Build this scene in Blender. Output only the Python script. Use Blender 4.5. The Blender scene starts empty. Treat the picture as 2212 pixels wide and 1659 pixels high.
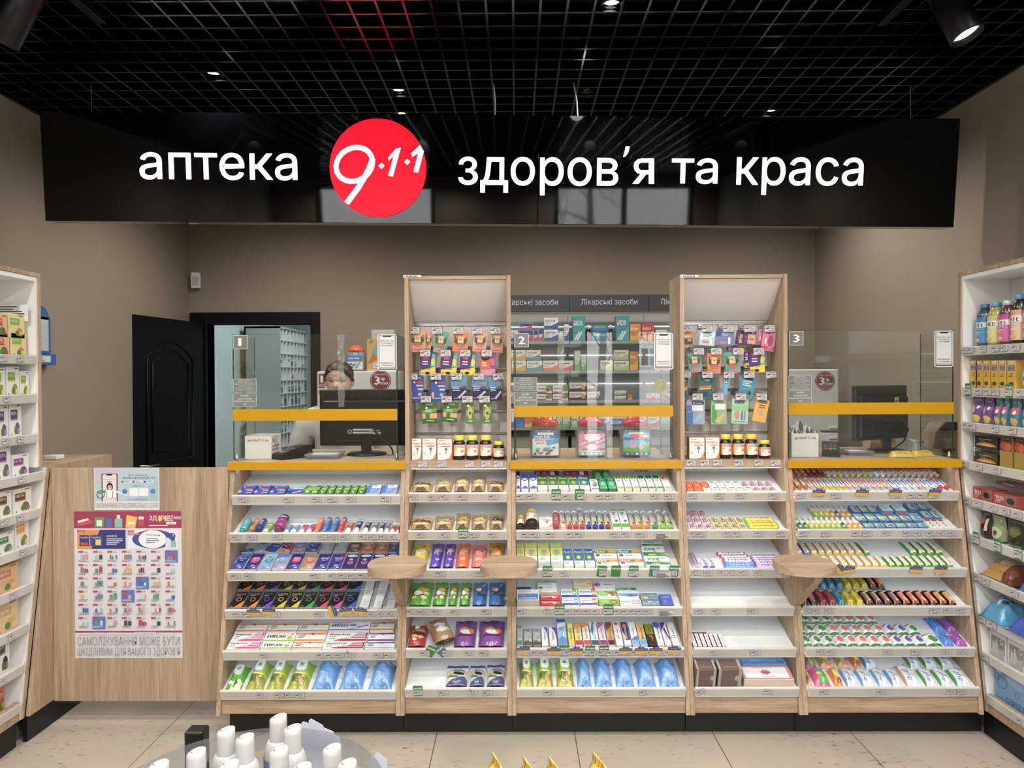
import bpy, math, random
from math import sin, cos, pi, radians, sqrt, atan
from mathutils import Vector, Matrix

# ---------------------------------------------------------------- camera, world, exposure
SC = bpy.context.scene
COL = SC.collection
FPX, IW, IH = 1560.0, 2212, 1659
CAM = Vector((0, 0, 1.55))
RCAM = (Matrix.Rotation(radians(0.33), 3, 'Z') @ Matrix.Rotation(radians(90 - 0.53), 3, 'X')
 @ Matrix.Rotation(radians(-0.25), 3, 'Z'))
cam_data = bpy.data.cameras.new('camera')
cam_data.sensor_width = 36
cam_data.lens = 36 * FPX / IW
cam_data.clip_start = 0.05
cam = bpy.data.objects.new('camera', cam_data)
COL.objects.link(cam)
cam.matrix_world = Matrix.Translation(CAM) @ RCAM.to_4x4()
SC.camera = cam
SC.view_settings.view_transform = 'Standard'
SC.view_settings.look = 'None'
SC.view_settings.exposure = 0.0
SC.view_settings.gamma = 1
SC.view_settings.use_curve_mapping = False

world = bpy.data.worlds.new('world')
SC.world = world
world.use_nodes = True
world.node_tree.nodes['Background'].inputs[0].default_value = (0.80, 0.90, 1.0, 1)
world.node_tree.nodes['Background'].inputs[1].default_value = 14.0

def ray(x, y):
 return RCAM @ Vector(((x - IW / 2) / FPX, -(y - IH / 2) / FPX, -1))

def at(x, y, Y):
 d = ray(x, y)
 return CAM + d * (Y / d.y)

def atz(x, y, z):
 d = ray(x, y)
 return CAM + d * ((z - CAM.z) / d.z)

def atx(x, y, X):
 d = ray(x, y)
 return CAM + d * (X / d.x)

def spot(name, loc, energy, target=None, ang=110, color=(1, .95, .88), r=.04):
 l = bpy.data.lights.new(name, 'SPOT')
 l.energy, l.spot_size, l.spot_blend, l.color, l.shadow_soft_size = energy, radians(ang), .7, color, r
 o = bpy.data.objects.new(name, l)
 COL.objects.link(o)
 o.location = loc
 d = Vector(target) - Vector(loc) if target else Vector((0, 0, -1))
 o.rotation_euler = d.to_track_quat('-Z', 'Y').to_euler()
 return o

# the shop's ceiling lamps (only visible ones have fittings) and added rear fill
LAMP_E = 56
for lx in (-1.75, -.6, .55, 1.6):
 for ly in (-.5, .6, 1.7):
  spot('downlight_and_fill', (lx, ly, 2.86), LAMP_E, ang=165)
SEEN_LAMPS = [(461, 160), (861, 196), (1267, 203), (1321, 8), (1666, 240), (515, 243), (866, 246)]
for lx, ly in SEEN_LAMPS:
 p = atz(lx, ly, 2.925)
 spot('downlight_and_fill', (p.x, p.y, 2.90), 24 if p.y > 3.4 else 32, ang=165)
for lx in (-1.5, .3, 1.6):  # unseen fill lamps added behind the sign to brighten the back wall
 spot('downlight_and_fill', (lx, 4.4, 2.86), 30, ang=165)

# ---------------------------------------------------------------- colours and materials

def lin(h):
 if not isinstance(h, str):
  return h
 if len(h) == 3:
  h = ''.join(c * 2 for c in h)
 o = []
 for i in (0, 2, 4):
  c = int(h[i:i + 2], 16) / 255
  o.append(c / 12.92 if c <= .04045 else ((c + .055) / 1.055) ** 2.4)
 return (*o, 1)

def nmat(name):
 m = bpy.data.materials.new(name)
 m.use_nodes = True
 nt = m.node_tree
 return m, nt, nt.nodes['Principled BSDF']

def pmat(name, col, rough=.5, metal=0, spec=.5, bump=0, bscale=60, coat=0, vary=0):
 m, nt, b = nmat(name)
 b.inputs['Base Color'].default_value = lin(col)
 b.inputs['Roughness'].default_value = rough
 b.inputs['Metallic'].default_value = metal
 b.inputs['Specular IOR Level'].default_value = spec
 b.inputs['Coat Weight'].default_value = coat
 b.inputs['Coat Roughness'].default_value = .08
 if bump or vary:
  tc = nt.nodes.new('ShaderNodeTexCoord')
  n = nt.nodes.new('ShaderNodeTexNoise')
  n.inputs['Scale'].default_value = bscale
  n.inputs['Detail'].default_value = 4
  nt.links.new(tc.outputs['Object'], n.inputs['Vector'])
  if bump:
   bp = nt.nodes.new('ShaderNodeBump')
   bp.inputs['Strength'].default_value = bump
   bp.inputs['Distance'].default_value = .002
   nt.links.new(n.outputs['Fac'], bp.inputs['Height'])
   nt.links.new(bp.outputs['Normal'], b.inputs['Normal'])
  if vary:
   mx = nt.nodes.new('ShaderNodeMix')
   mx.data_type = 'RGBA'
   c = lin(col)
   mx.inputs['A'].default_value = tuple(v * (1 - vary) for v in c[:3]) + (1,)
   mx.inputs['B'].default_value = tuple(min(1, v * (1 + vary)) for v in c[:3]) + (1,)
   nt.links.new(n.outputs['Fac'], mx.inputs['Factor'])
   nt.links.new(mx.outputs['Result'], b.inputs['Base Color'])
 return m

def printmat(name, rough, coat=0, spec=.5, bump=0, bscale=30):
 m, nt, b = nmat(name)
 a = nt.nodes.new('ShaderNodeAttribute')
 a.attribute_name = 'Col'
 hs = nt.nodes.new('ShaderNodeHueSaturation')             # tones every print colour down evenly
 hs.inputs['Saturation'].default_value = .9
 hs.inputs['Value'].default_value = .94
 nt.links.new(a.outputs['Color'], hs.inputs['Color'])
 nt.links.new(hs.outputs['Color'], b.inputs['Base Color'])
 b.inputs['Roughness'].default_value = rough
 b.inputs['Coat Weight'].default_value = coat
 b.inputs['Coat Roughness'].default_value = .12
 b.inputs['Specular IOR Level'].default_value = spec
 if bump:
  tc = nt.nodes.new('ShaderNodeTexCoord')
  n = nt.nodes.new('ShaderNodeTexNoise')
  n.inputs['Scale'].default_value = bscale
  n.inputs['Detail'].default_value = 2
  bp = nt.nodes.new('ShaderNodeBump')
  bp.inputs['Strength'].default_value = bump
  bp.inputs['Distance'].default_value = .01
  nt.links.new(tc.outputs['Object'], n.inputs['Vector'])
  nt.links.new(n.outputs['Fac'], bp.inputs['Height'])
  nt.links.new(bp.outputs['Normal'], b.inputs['Normal'])
 return m

def emat(name, col, strength):
 m, nt, b = nmat(name)
 b.inputs['Base Color'].default_value = lin(col)
 b.inputs['Emission Color'].default_value = lin(col)
 b.inputs['Emission Strength'].default_value = strength
 return m

def glassmat(name, tint=(1, 1, 1), ior=1.5, rough=0.0, haze=None):
 m = bpy.data.materials.new(name)
 m.use_nodes = True
 nt = m.node_tree
 nt.nodes.clear()
 out = nt.nodes.new('ShaderNodeOutputMaterial')
 mix = nt.nodes.new('ShaderNodeMixShader')
 tr = nt.nodes.new('ShaderNodeBsdfTransparent')
 tr.inputs[0].default_value = (*tint, 1)
 gl = nt.nodes.new('ShaderNodeBsdfGlossy')
 gl.inputs['Roughness'].default_value = rough
 # Schlick reflectance, the same from both sides of the sheet
 lw = nt.nodes.new('ShaderNodeLayerWeight')
 lw.inputs['Blend'].default_value = .5
 pw = nt.nodes.new('ShaderNodeMath')
 pw.operation = 'POWER'
 pw.inputs[1].default_value = 5
 ma = nt.nodes.new('ShaderNodeMath')
 ma.operation = 'MULTIPLY_ADD'
 f0 = ((ior - 1) / (ior + 1)) ** 2
 ma.inputs[1].default_value, ma.inputs[2].default_value = 1 - f0, f0
 nt.links.new(lw.outputs['Facing'], pw.inputs[0])
 nt.links.new(pw.outputs[0], ma.inputs[0])
 nt.links.new(ma.outputs[0], mix.inputs[0])
 nt.links.new(tr.outputs[0], mix.inputs[1])
 nt.links.new(gl.outputs[0], mix.inputs[2])
 if haze:
  df = nt.nodes.new('ShaderNodeBsdfDiffuse')
  df.inputs[0].default_value = lin(haze[0])
  m2 = nt.nodes.new('ShaderNodeMixShader')
  m2.inputs[0].default_value = haze[1]
  nt.links.new(mix.outputs[0], m2.inputs[1])
  nt.links.new(df.outputs[0], m2.inputs[2])
  nt.links.new(m2.outputs[0], out.inputs[0])
 else:
  nt.links.new(mix.outputs[0], out.inputs[0])
 return m

def woodmat(name, horiz, c0, c1, c2):
 """Sonoma oak laminate: stretched noise for the grain bands, fine dashes for the pores."""
 m, nt, b = nmat(name)
 N, L = nt.nodes.new, nt.links.new
 tc = N('ShaderNodeTexCoord')
 mp = N('ShaderNodeMapping')
 mp.inputs['Scale'].default_value = (1.2, 9, 14) if horiz else (13, 13, .9)
 L(tc.outputs['Object'], mp.inputs['Vector'])
 n1 = N('ShaderNodeTexNoise')
 n1.inputs['Scale'].default_value = 1.6
 n1.inputs['Detail'].default_value = 6
 n1.inputs['Roughness'].default_value = .62
 n1.inputs['Distortion'].default_value = 1.3
 L(mp.outputs['Vector'], n1.inputs['Vector'])
 mp2 = N('ShaderNodeMapping')
 mp2.inputs['Scale'].default_value = (8, 60, 260) if horiz else (230, 230, 7)
 L(tc.outputs['Object'], mp2.inputs['Vector'])
 n2 = N('ShaderNodeTexNoise')
 n2.inputs['Scale'].default_value = 1
 n2.inputs['Detail'].default_value = 3
 L(mp2.outputs['Vector'], n2.inputs['Vector'])
 r = N('ShaderNodeValToRGB')
 e = r.color_ramp.elements
 e[0].position, e[0].color = .30, lin(c0)
 e[1].position, e[1].color = .72, lin(c2)
 k = e.new(.5)
 k.color = lin(c1)
 L(n1.outputs['Fac'], r.inputs['Fac'])
 mx = N('ShaderNodeMix')
 mx.data_type = 'RGBA'
 mx.blend_type = 'MULTIPLY'
 mx.inputs['Factor'].default_value = .45
 r2 = N('ShaderNodeValToRGB')
 r2.color_ramp.elements[0].position, r2.color_ramp.elements[0].color = .35, (.55, .5, .45, 1)
 r2.color_ramp.elements[1].position, r2.color_ramp.elements[1].color = .55, (1, 1, 1, 1)
 L(n2.outputs['Fac'], r2.inputs['Fac'])
 L(r.outputs['Color'], mx.inputs['A'])
 L(r2.outputs['Color'], mx.inputs['B'])
 L(mx.outputs['Result'], b.inputs['Base Color'])
 b.inputs['Roughness'].default_value = .5
 bp = N('ShaderNodeBump')
 bp.inputs['Strength'].default_value = .15
 bp.inputs['Distance'].default_value = .001
 L(n2.outputs['Fac'], bp.inputs['Height'])
 L(bp.outputs['Normal'], b.inputs['Normal'])
 return m

M = {
 'wood': woodmat('oak_laminate', False, '97806a', 'ad967d', 'bba68d'),
 'woodh': woodmat('oak_laminate_across', True, '97806a', 'ad967d', 'bba68c'),
 'white': pmat('white_laminate', 'e3e1de', .42),
 'tray': pmat('white_tray', 'dfe1e1', .35),
 'lip': pmat('tray_lip', 'd8d2cb', .38),
 'black': pmat('black_plinth', '121110', .45),
 'blackgl': pmat('black_acrylic', '020203', .035, spec=.42),
 'blackpl': pmat('black_plastic', '070709', .38, spec=.4),
 'door': pmat('black_door_paint', '050506', .45, spec=.3),
 'grid': pmat('black_ceiling_grid', '010101', .2, spec=.36),
 'void': pmat('dark_ceiling_slab', '020202', .9),
 'wall': pmat('taupe_wall_paint', '8f8475', .85, bump=.08, bscale=220, vary=.03),
 'paleblue': pmat('pale_blue_wall', 'b9c8c8', .8),
 'yellow': pmat('yellow_edge', 'bb8c06', .38),
 'metal': pmat('steel', 'b8b8ba', .25, metal=1),
 'grey': pmat('grey_cabinet', '8b8982', .5),
 'dgrey': pmat('dark_grey_panel', '3a3a3e', .5),
 'backgrey': pmat('shelf_backing', 'b8b8b6', .5),
 'fridge': pmat('white_fridge', 'c9cac9', .35),
 'glass': glassmat('clear_glass', (.965, .985, .975), 1.52),
 'acryl': glassmat('clear_acrylic', (.95, .96, .96), 1.3, .03),
 'smoke': glassmat('worn_acrylic', (.86, .88, .9), 1.35, .08, ('aab0b8', .16)),
 'edge': pmat('green_glass_edge', '0f3a34', .15, spec=.8),
 'frost': glassmat('frosted_film', (.75, .75, .75), 1.2, .4, ('8d9290', .62)),
 'led': emat('led_strip', 'eef6ff', 5.6),
 'print': printmat('printed_carton', .42),
 'gloss': printmat('printed_gloss', .26, coat=.5),
 'foil': printmat('printed_foil', .28, coat=.6, bump=.25, bscale=28),
 'paper': printmat('printed_paper', .6),
 'clearjar': glassmat('clear_plastic', (.86, .86, .89), 1.5, .06, ('bdbdc4', .24)),
 'skin': pmat('skin', 'b98e78', .5, bump=.05, bscale=300),
 'hair': pmat('brown_hair', '2c1d17', .45, bump=.6, bscale=90),
 'coat': pmat('white_cotton', 'd3d0d0', .8, bump=.15, bscale=40),
 }

# ---------------------------------------------------------------- mesh builder
class MB:
 def __init__(s):
  s.v, s.f, s.c, s.sm = [], [], [], []

 def add(s, pts, faces, col, smooth=False):
  b = len(s.v)
  s.v += [tuple(p) for p in pts]
  c = lin(col)
  for f in faces:
   s.f.append([b + i for i in f])
   s.c.append(c)
   s.sm.append(smooth)

 def poly(s, pts, col='fff'):
  s.add(pts, [list(range(len(pts)))], col)

 def box(s, x0, y0, z0, x1, y1, z1, col='fff', c=.0012, cols=None):
  x0, x1 = min(x0, x1), max(x0, x1)
  y0, y1 = min(y0, y1), max(y0, y1)
  z0, z1 = min(z0, z1), max(z0, z1)
  c = min(c, .3 * (x1 - x0), .3 * (y1 - y0), .3 * (z1 - z0))
  lo, hi = (x0, y0, z0), (x1, y1, z1)
  ix, pts = {}, []
  for a in range(8):
   sg = (a & 1, a >> 1 & 1, a >> 2 & 1)
   p = [hi[i] if sg[i] else lo[i] for i in range(3)]
   for ax in range(3):
    q = [p[i] if i == ax else p[i] + (-c if sg[i] else c) for i in range(3)]
    ix[sg, ax] = len(pts)
    pts.append(q)
  mid = Vector([(lo[i] + hi[i]) / 2 for i in range(3)])
  def put(ids, cl):
   P = [Vector(pts[i]) for i in ids]
   n = (P[1] - P[0]).cross(P[2] - P[0])
   if n.dot(sum(P, Vector()) / len(P) - mid) < 0:
    ids = ids[::-1]
   fs.append((ids, cl))
  fs = []
  for ax in range(3):
   o1, o2 = [(1, 2), (0, 2), (0, 1)][ax]
   for sd in (0, 1):
    ids = []
    for a, b in ((0, 0), (1, 0), (1, 1), (0, 1)):
     sg = [0, 0, 0]
     sg[ax], sg[o1], sg[o2] = sd, a, b
     ids.append(ix[tuple(sg), ax])
    put(ids, (cols or {}).get('xyz'[ax] + '-+'[sd], col))
  for a1, a2, t in ((0, 1, 2), (0, 2, 1), (1, 2, 0)):
   for p in (0, 1):
    for q in (0, 1):
     k = []
     for tt in (0, 1):
      sg = [0, 0, 0]
      sg[a1], sg[a2], sg[t] = p, q, tt
      k.append(tuple(sg))
     put([ix[k[0], a1], ix[k[1], a1], ix[k[1], a2], ix[k[0], a2]], col)
  for a in range(8):
   sg = (a & 1, a >> 1 & 1, a >> 2 & 1)
   put([ix[sg, 0], ix[sg, 1], ix[sg, 2]], col)
  b = len(s.v)
  s.v += [tuple(p) for p in pts]
  for ids, cl in fs:
   s.f.append([b + i for i in ids])
   s.c.append(lin(cl))
   s.sm.append(False)
  return s

 def prism(s, poly, axis, a, b, col='fff'):
  """poly: 2-D outline; extruded along axis ('x','y','z') from a to b."""
  n = len(poly)
  def mk(t):
   return [{'x': (t, p[0], p[1]), 'y': (p[0], t, p[1]), 'z': (p[0], p[1], t)}[axis] for p in poly]
  s.add(mk(a) + mk(b), [list(range(n))[::-1], list(range(n, 2 * n))] + [[i, (i + 1) % n, n + (i + 1) % n, n + i] for i in range(n)], col)
  return s

 def lathe(s, prof, n=20, col='fff', axis='z', o=(0, 0, 0), smooth=True, closed=True):
  """prof: [(r, h[, colour])] around an axis through o."""
  base = len(s.v)
  for p in prof:
   for k in range(n):
    a = 2 * pi * k / n
    x, y, h = p[0] * cos(a), p[0] * sin(a), p[1]
    q = {'z': (x, y, h), 'y': (x, h, -y), 'x': (h, x, y)}[axis]
    s.v.append((q[0] + o[0], q[1] + o[1], q[2] + o[2]))
  for i in range(len(prof) - 1):
   cl = lin(prof[i][2] if len(prof[i]) > 2 else col)
   for k in range(n):
    k2 = (k + 1) % n
    s.f.append([base + i * n + k, base + i * n + k2, base + (i + 1) * n + k2, base + (i + 1) * n + k])
    s.c.append(cl)
    s.sm.append(smooth)
  if closed:
   for i, fl in ((0, True), (len(prof) - 1, False)):
    if prof[i][0] > 1e-5:
     ids = [base + i * n + k for k in range(n)]
     s.f.append(ids[::-1] if fl else ids)
     s.c.append(lin(prof[i][2] if len(prof[i]) > 2 else col))
     s.sm.append(False)
  return s

 def tube(s, pts, r, n=8, col='fff', closed=False):
  pts = [Vector(p) for p in pts]
  m = len(pts)
  base = len(s.v)
  up = Vector((.3, .2, 1)).normalized()
  for i, p in enumerate(pts):
   t = (pts[min(i + 1, m - 1)] - pts[max(i - 1, 0)])
   if closed:
    t = pts[(i + 1) % m] - pts[i - 1]
   t.normalize()
   a = t.cross(up)
   if a.length < 1e-3:
    a = t.cross(Vector((1, 0, 0)))
   a.normalize()
   b = t.cross(a)
   rr = r[i] if isinstance(r, (list, tuple)) else r
   for k in range(n):
    an = 2 * pi * k / n
    s.v.append(tuple(p + a * cos(an) * rr + b * sin(an) * rr))
  c = lin(col)
  for i in range(m if closed else m - 1):
   j = (i + 1) % m
   for k in range(n):
    k2 = (k + 1) % n
    s.f.append([base + i * n + k, base + i * n + k2, base + j * n + k2, base + j * n + k])
    s.c.append(c)
    s.sm.append(True)
  if not closed:
   for i in (0, m - 1):
    s.f.append([base + i * n + k for k in range(n)])
    s.c.append(c)
    s.sm.append(False)
  return s

 def xf(s, mat):
  s.v = [tuple(mat @ Vector(p)) for p in s.v]
  return s

 def join(s, o):
  b = len(s.v)
  s.v += o.v
  s.f += [[b + i for i in f] for f in o.f]
  s.c += o.c
  s.sm += o.sm
  return s

 def mesh(s, name, mat):
  me = bpy.data.meshes.new(name)
  me.from_pydata(s.v, [], s.f)
  at_ = me.color_attributes.new('Col', 'FLOAT_COLOR', 'CORNER')
  flat = []
  for f, c in zip(s.f, s.c):
   flat += list(c) * len(f)
  at_.data.foreach_set('color', flat)
  me.polygons.foreach_set('use_smooth', s.sm)
  me.materials.append(M[mat] if isinstance(mat, str) else mat)
  me.update()
  return me

def link(name, data, parent=None):
 o = bpy.data.objects.new(name, data)
 COL.objects.link(o)
 if parent:
  o.parent = parent
 return o

def tag(o, label=None, cat=None, group=None, kind=None):
 for k, v in (('label', label), ('category', cat), ('group', group), ('kind', kind)):
  if v:
   o[k] = v
 return o

def thing(name, label, cat, loc, group=None):
 o = link(name, None)
 o.location = loc
 o.empty_display_size = .05
 return tag(o, label, cat, group)

def part(name, mb, mat, root=None, label=None):
 """A mesh given in world coordinates, made local to its root."""
 base = Vector((0, 0, 0))
 r = root
 while r is not None:
  base += r.location
  r = r.parent
 mb.v = [(p[0] - base.x, p[1] - base.y, p[2] - base.z) for p in mb.v]
 o = link(name, mb.mesh(name, mat), root)
 if label:
  o['label'] = label
 return o

def solo(name, mb, mat, label, cat, group=None):
 """A top-level thing of one mesh: origin at the middle of its base."""
 xs, ys, zs = zip(*mb.v)
 b = Vector(((min(xs) + max(xs)) / 2, (min(ys) + max(ys)) / 2, min(zs)))
 mb.v = [(p[0] - b.x, p[1] - b.y, p[2] - b.z) for p in mb.v]
 o = link(name, mb.mesh(name, mat))
 o.location = b
 return tag(o, label, cat, group)

def struct(name, mb, mat):
 return tag(part(name, mb, mat), kind='structure')

# ---------------------------------------------------------------- lettering and print
_TX = {}

def tx(body, bold=0.0, res=1):
 """Flat glyph mesh of a text, normalised to its bounding box: points, faces, width/height."""
 key = (body, res)
 if key not in _TX:
  cu = bpy.data.curves.new('t', 'FONT')
  cu.body, cu.size, cu.resolution_u = body, 1, res
  o = bpy.data.objects.new('t', cu)
  COL.objects.link(o)
  dg = bpy.context.evaluated_depsgraph_get()
  me = bpy.data.meshes.new_from_object(o.evaluated_get(dg))
  P = [(v.co.x, v.co.y) for v in me.vertices]
  F = [list(p.vertices) for p in me.polygons]
  bpy.data.objects.remove(o)
  bpy.data.curves.remove(cu)
  bpy.data.meshes.remove(me)
  x0, x1 = min(p[0] for p in P), max(p[0] for p in P)
  y0, y1 = min(p[1] for p in P), max(p[1] for p in P)
  _TX[key] = ([((p[0] - x0) / (x1 - x0), (p[1] - y0) / (y1 - y0)) for p in P], F, (x1 - x0) / (y1 - y0))
 return _TX[key]

# print primitives in face coordinates (u across, v up, both 0..1)
def R(x0, y0, x1, y1, c): return ('p', [(x0, y0), (x1, y0), (x1, y1), (x0, y1)], c)
def P(c, *xy): return ('p', [(xy[i], xy[i + 1]) for i in range(0, len(xy), 2)], c)
def E(cx, cy, rx, ry, c, a0=0, a1=360, n=14):
 pts = [(cx + rx * cos(radians(a0 + (a1 - a0) * k / n)), cy + ry * sin(radians(a0 + (a1 - a0) * k / n))) for k in range(n if a1 - a0 >= 360 else n + 1)]
 return ('p', pts, c)
def O(cx, cy, rx, ry, c, th=.25, a0=0, a1=360, n=16): return ('o', cx, cy, rx, ry, c, th, a0, a1, n)
def T(s, x, y, w, h, c, rot=0, b=0): return ('t', s, x, y, w, h, c, rot, b)
def LN(x, y, w, n, dy, c, h=.02):
 """n thin lines of small print."""
 rr = random.Random(int(x * 997 + y * 613 + n))
 return [R(x, y - i * dy, x + w * rr.uniform(.6, 1), y - i * dy + h, c) for i in range(n)]

def flat(g):
 out = []
 for q in g:
  out += flat(q) if isinstance(q, list) else [q]
 return out

def draw(mb, S, gfx, fine=0, off=.0004, step=.00018):
 """Lay print on a surface S(u, v, lift). fine: longest triangle edge in face units (0 = flat face)."""
 for li, g in enumerate(flat(gfx)):
  lift = off + step * li
  if g[0] == 'p':
   polys, col = [g[1]], g[2]
  elif g[0] == 'o':
   _, cx, cy, rx, ry, col, th, a0, a1, n = g
   polys = []
   for k in range(n):
    q = []
    for kk, m in ((k, 1), (k + 1, 1), (k + 1, 1 - th), (k, 1 - th)):
     a = radians(a0 + (a1 - a0) * kk / n)
     q.append((cx + rx * m * cos(a), cy + ry * m * sin(a)))
    polys.append(q)
  else:
   _, s, x, y, w, h, col, rot, b = g
   Pn, F, _a = tx(s)
   def mp(p):
    if rot == 90:
     return (x + w - p[1] * w, y + p[0] * h)
    if rot == -90:
     return (x + p[1] * w, y + h - p[0] * h)
    if rot == 180:
     return (x + w - p[0] * w, y + h - p[1] * h)
    return (x + p[0] * w, y + p[1] * h)
   mb.add([S(*mp(p), lift) for p in Pn], F, col)
   if b:                                            # heavier strokes: the same glyphs again, a hair aside
    mb.add([S(*mp((p[0] + b * h / w if not rot else p[0], p[1])), lift + .00008) for p in Pn], F, col)
   continue
  for pl in polys:
   if not fine:
    mb.add([S(u, v, lift) for u, v in pl], [list(range(len(pl)))], col)
    continue
   cx, cy = sum(p[0] for p in pl) / len(pl), sum(p[1] for p in pl) / len(pl)
   st = [((cx, cy), pl[i], pl[(i + 1) % len(pl)]) for i in range(len(pl))]
   vid, pts, fs = {}, [], []
   def vi(p):
    k = (round(p[0], 4), round(p[1], 4))
    if k not in vid:
     vid[k] = len(pts)
     pts.append(S(p[0], p[1], lift))
    return vid[k]
   while st:
    a, b_, c = st.pop()
    e = [(abs(p[0] - q[0]) + abs(p[1] - q[1]), i) for i, (p, q) in enumerate(((a, b_), (b_, c), (c, a)))]
    L_, i = max(e)
    if L_ > fine:
     t = (a, b_, c)
     p, q, r = t[i], t[(i + 1) % 3], t[(i + 2) % 3]
     m = ((p[0] + q[0]) / 2, (p[1] + q[1]) / 2)
     st += [(p, m, r), (m, q, r)]
    else:
     fs.append([vi(a), vi(b_), vi(c)])
   mb.add(pts, fs, col, True)

def planeS(o, ux, uy):
 """Flat print surface: origin corner, edge vectors."""
 o, ux, uy = Vector(o), Vector(ux), Vector(uy)
 n = ux.cross(uy).normalized()
 return lambda u, v, l: o + ux * u + uy * v + n * l

ORD = ['leftmost', 'second', 'third', 'fourth', 'fifth', 'sixth', 'seventh', 'eighth', 'ninth', 'tenth', 'eleventh', 'twelfth', 'thirteenth',
 'fourteenth', 'fifteenth', 'sixteenth', 'seventeenth', 'eighteenth', 'nineteenth', 'twentieth', 'twenty-first', 'twenty-second', 'twenty-third', 'twenty-fourth', 'twenty-fifth', 'twenty-sixth']

def nth(i, n):
 if n == 1:
  return ''
 return 'leftmost' if i == 0 else 'rightmost' if i == n - 1 else ORD[i] + ' from left'
# ---------------------------------------------------------------- the room
XL, XR, YB, YF, ZC = -2.44, 2.22, 5.38, -.9, 2.912

def floormat():
 m, nt, b = nmat('beige_floor_tile')
 N, L = nt.nodes.new, nt.links.new
 tc = N('ShaderNodeTexCoord')
 mp = N('ShaderNodeMapping')
 mp.inputs['Location'].default_value = (.352, 1.0, 0)
 L(tc.outputs['Object'], mp.inputs['Vector'])
 br = N('ShaderNodeTexBrick')
 br.offset, br.squash = 0, 1
 br.inputs['Scale'].default_value = 1
 br.inputs['Brick Width'].default_value = .6
 br.inputs['Row Height'].default_value = 1.2
 br.inputs['Mortar Size'].default_value = .0022
 br.inputs['Mortar Smooth'].default_value = .3
 br.inputs['Color1'].default_value = lin('c6bbac')
 br.inputs['Color2'].default_value = lin('c0b5a6')
 br.inputs['Mortar'].default_value = lin('5f564b')
 L(mp.outputs['Vector'], br.inputs['Vector'])
 def noise(sc, det, lo, hi, vec=None):
  n = N('ShaderNodeTexNoise')
  n.inputs['Scale'].default_value = sc
  n.inputs['Detail'].default_value = det
  L(vec or tc.outputs['Object'], n.inputs['Vector'])
  r = N('ShaderNodeMapRange')
  r.inputs['From Min'].default_value, r.inputs['From Max'].default_value = lo, hi
  L(n.outputs['Fac'], r.inputs['Value'])
  return r.outputs['Result']
 mp2 = N('ShaderNodeMapping')
 mp2.inputs['Scale'].default_value = (1, 2.6, 1)
 mp2.inputs['Rotation'].default_value = (0, 0, .5)
 L(tc.outputs['Object'], mp2.inputs['Vector'])
 spk = noise(21, 7, .58, .68, mp2.outputs['Vector'])
 area = noise(1.7, 3, .46, .62)
 mul = N('ShaderNodeMath')
 mul.operation = 'MULTIPLY'
 L(spk, mul.inputs[0])
 L(area, mul.inputs[1])
 mx = N('ShaderNodeMix')
 mx.data_type = 'RGBA'
 mx.inputs['B'].default_value = lin('6b5642')
 L(mul.outputs[0], mx.inputs['Factor'])
 L(br.outputs['Color'], mx.inputs['A'])
 mx2 = N('ShaderNodeMix')
 mx2.data_type = 'RGBA'
 mx2.blend_type = 'MULTIPLY'
 mx2.inputs['Factor'].default_value = .25
 v = N('ShaderNodeTexNoise')
 v.inputs['Scale'].default_value = 3
 v.inputs['Detail'].default_value = 5
 L(mp2.outputs['Vector'], v.inputs['Vector'])
 L(mx.outputs['Result'], mx2.inputs['A'])
 L(v.outputs['Color'], mx2.inputs['B'])
 L(mx2.outputs['Result'], b.inputs['Base Color'])
 b.inputs['Roughness'].default_value = .38
 return m

m_ = MB()
m_.box(XL - 1, YF - .1, -.06, XR + .6, 8.2, 0)
struct('floor', m_, floormat())
m_ = MB()
for a in ((XL - .1, YF, 0, XL, YB + .12, ZC + .01),):
 m_.box(*a)
struct('wall_left', m_, 'wall')
m_ = MB()
m_.box(XR, YF, 0, XR + .1, YB + .12, ZC + .01)
struct('wall_right', m_, 'wall')
DX0, DX1, DZ = -2.304, -1.528, 1.957
m_ = MB()
m_.prism([(XL, 0), (DX0, 0), (DX0, DZ), (DX1, DZ), (DX1, 0), (XR, 0), (XR, ZC + .01), (XL, ZC + .01)], 'y', YB, YB + .12)
struct('wall_back', m_, 'wall')
m_ = MB()                                                    # dark void over the open ceiling grid
m_.box(XL - .1, YF - .1, 3.5, XR + .1, YB + .2, 3.56)
for a in ((XL - .1, YF - .1, XL, YB + .2), (XR, YF - .1, XR + .1, YB + .2), (XL, YF - .1, XR, YF), (XL, YB, XR, YB + .2)):
 m_.box(a[0], a[1], ZC + .01, a[2], a[3], 3.5)
struct('ceiling', m_, 'void')
m_ = MB()
k = 0
for i in range(int((XR - XL) / .1) + 1):
 x = -.005 + .1 * (i - 24)
 if XL + .01 < x < XR - .01:
  m_.box(x - .005, YF, ZC, x + .005, YB, ZC + .038, c=.0008)
for j in range(int((YB - YF) / .1) + 1):
 y = 2.615 + .1 * (j - 42)
 if YF < y < YB:
  m_.box(XL, y - .005, ZC + .0003, XR, y + .005, ZC + .0375, c=.0008)
struct('ceiling_grid', m_, 'grid')
m_ = MB()
m_.box(XL, YF, ZC - .012, XL + .018, YB, ZC + .03)
struct('trim_1', m_, 'grid')
m_ = MB()
m_.box(XR - .018, YF, ZC - .012, XR, YB, ZC + .03)
struct('trim_2', m_, 'grid')

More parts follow.
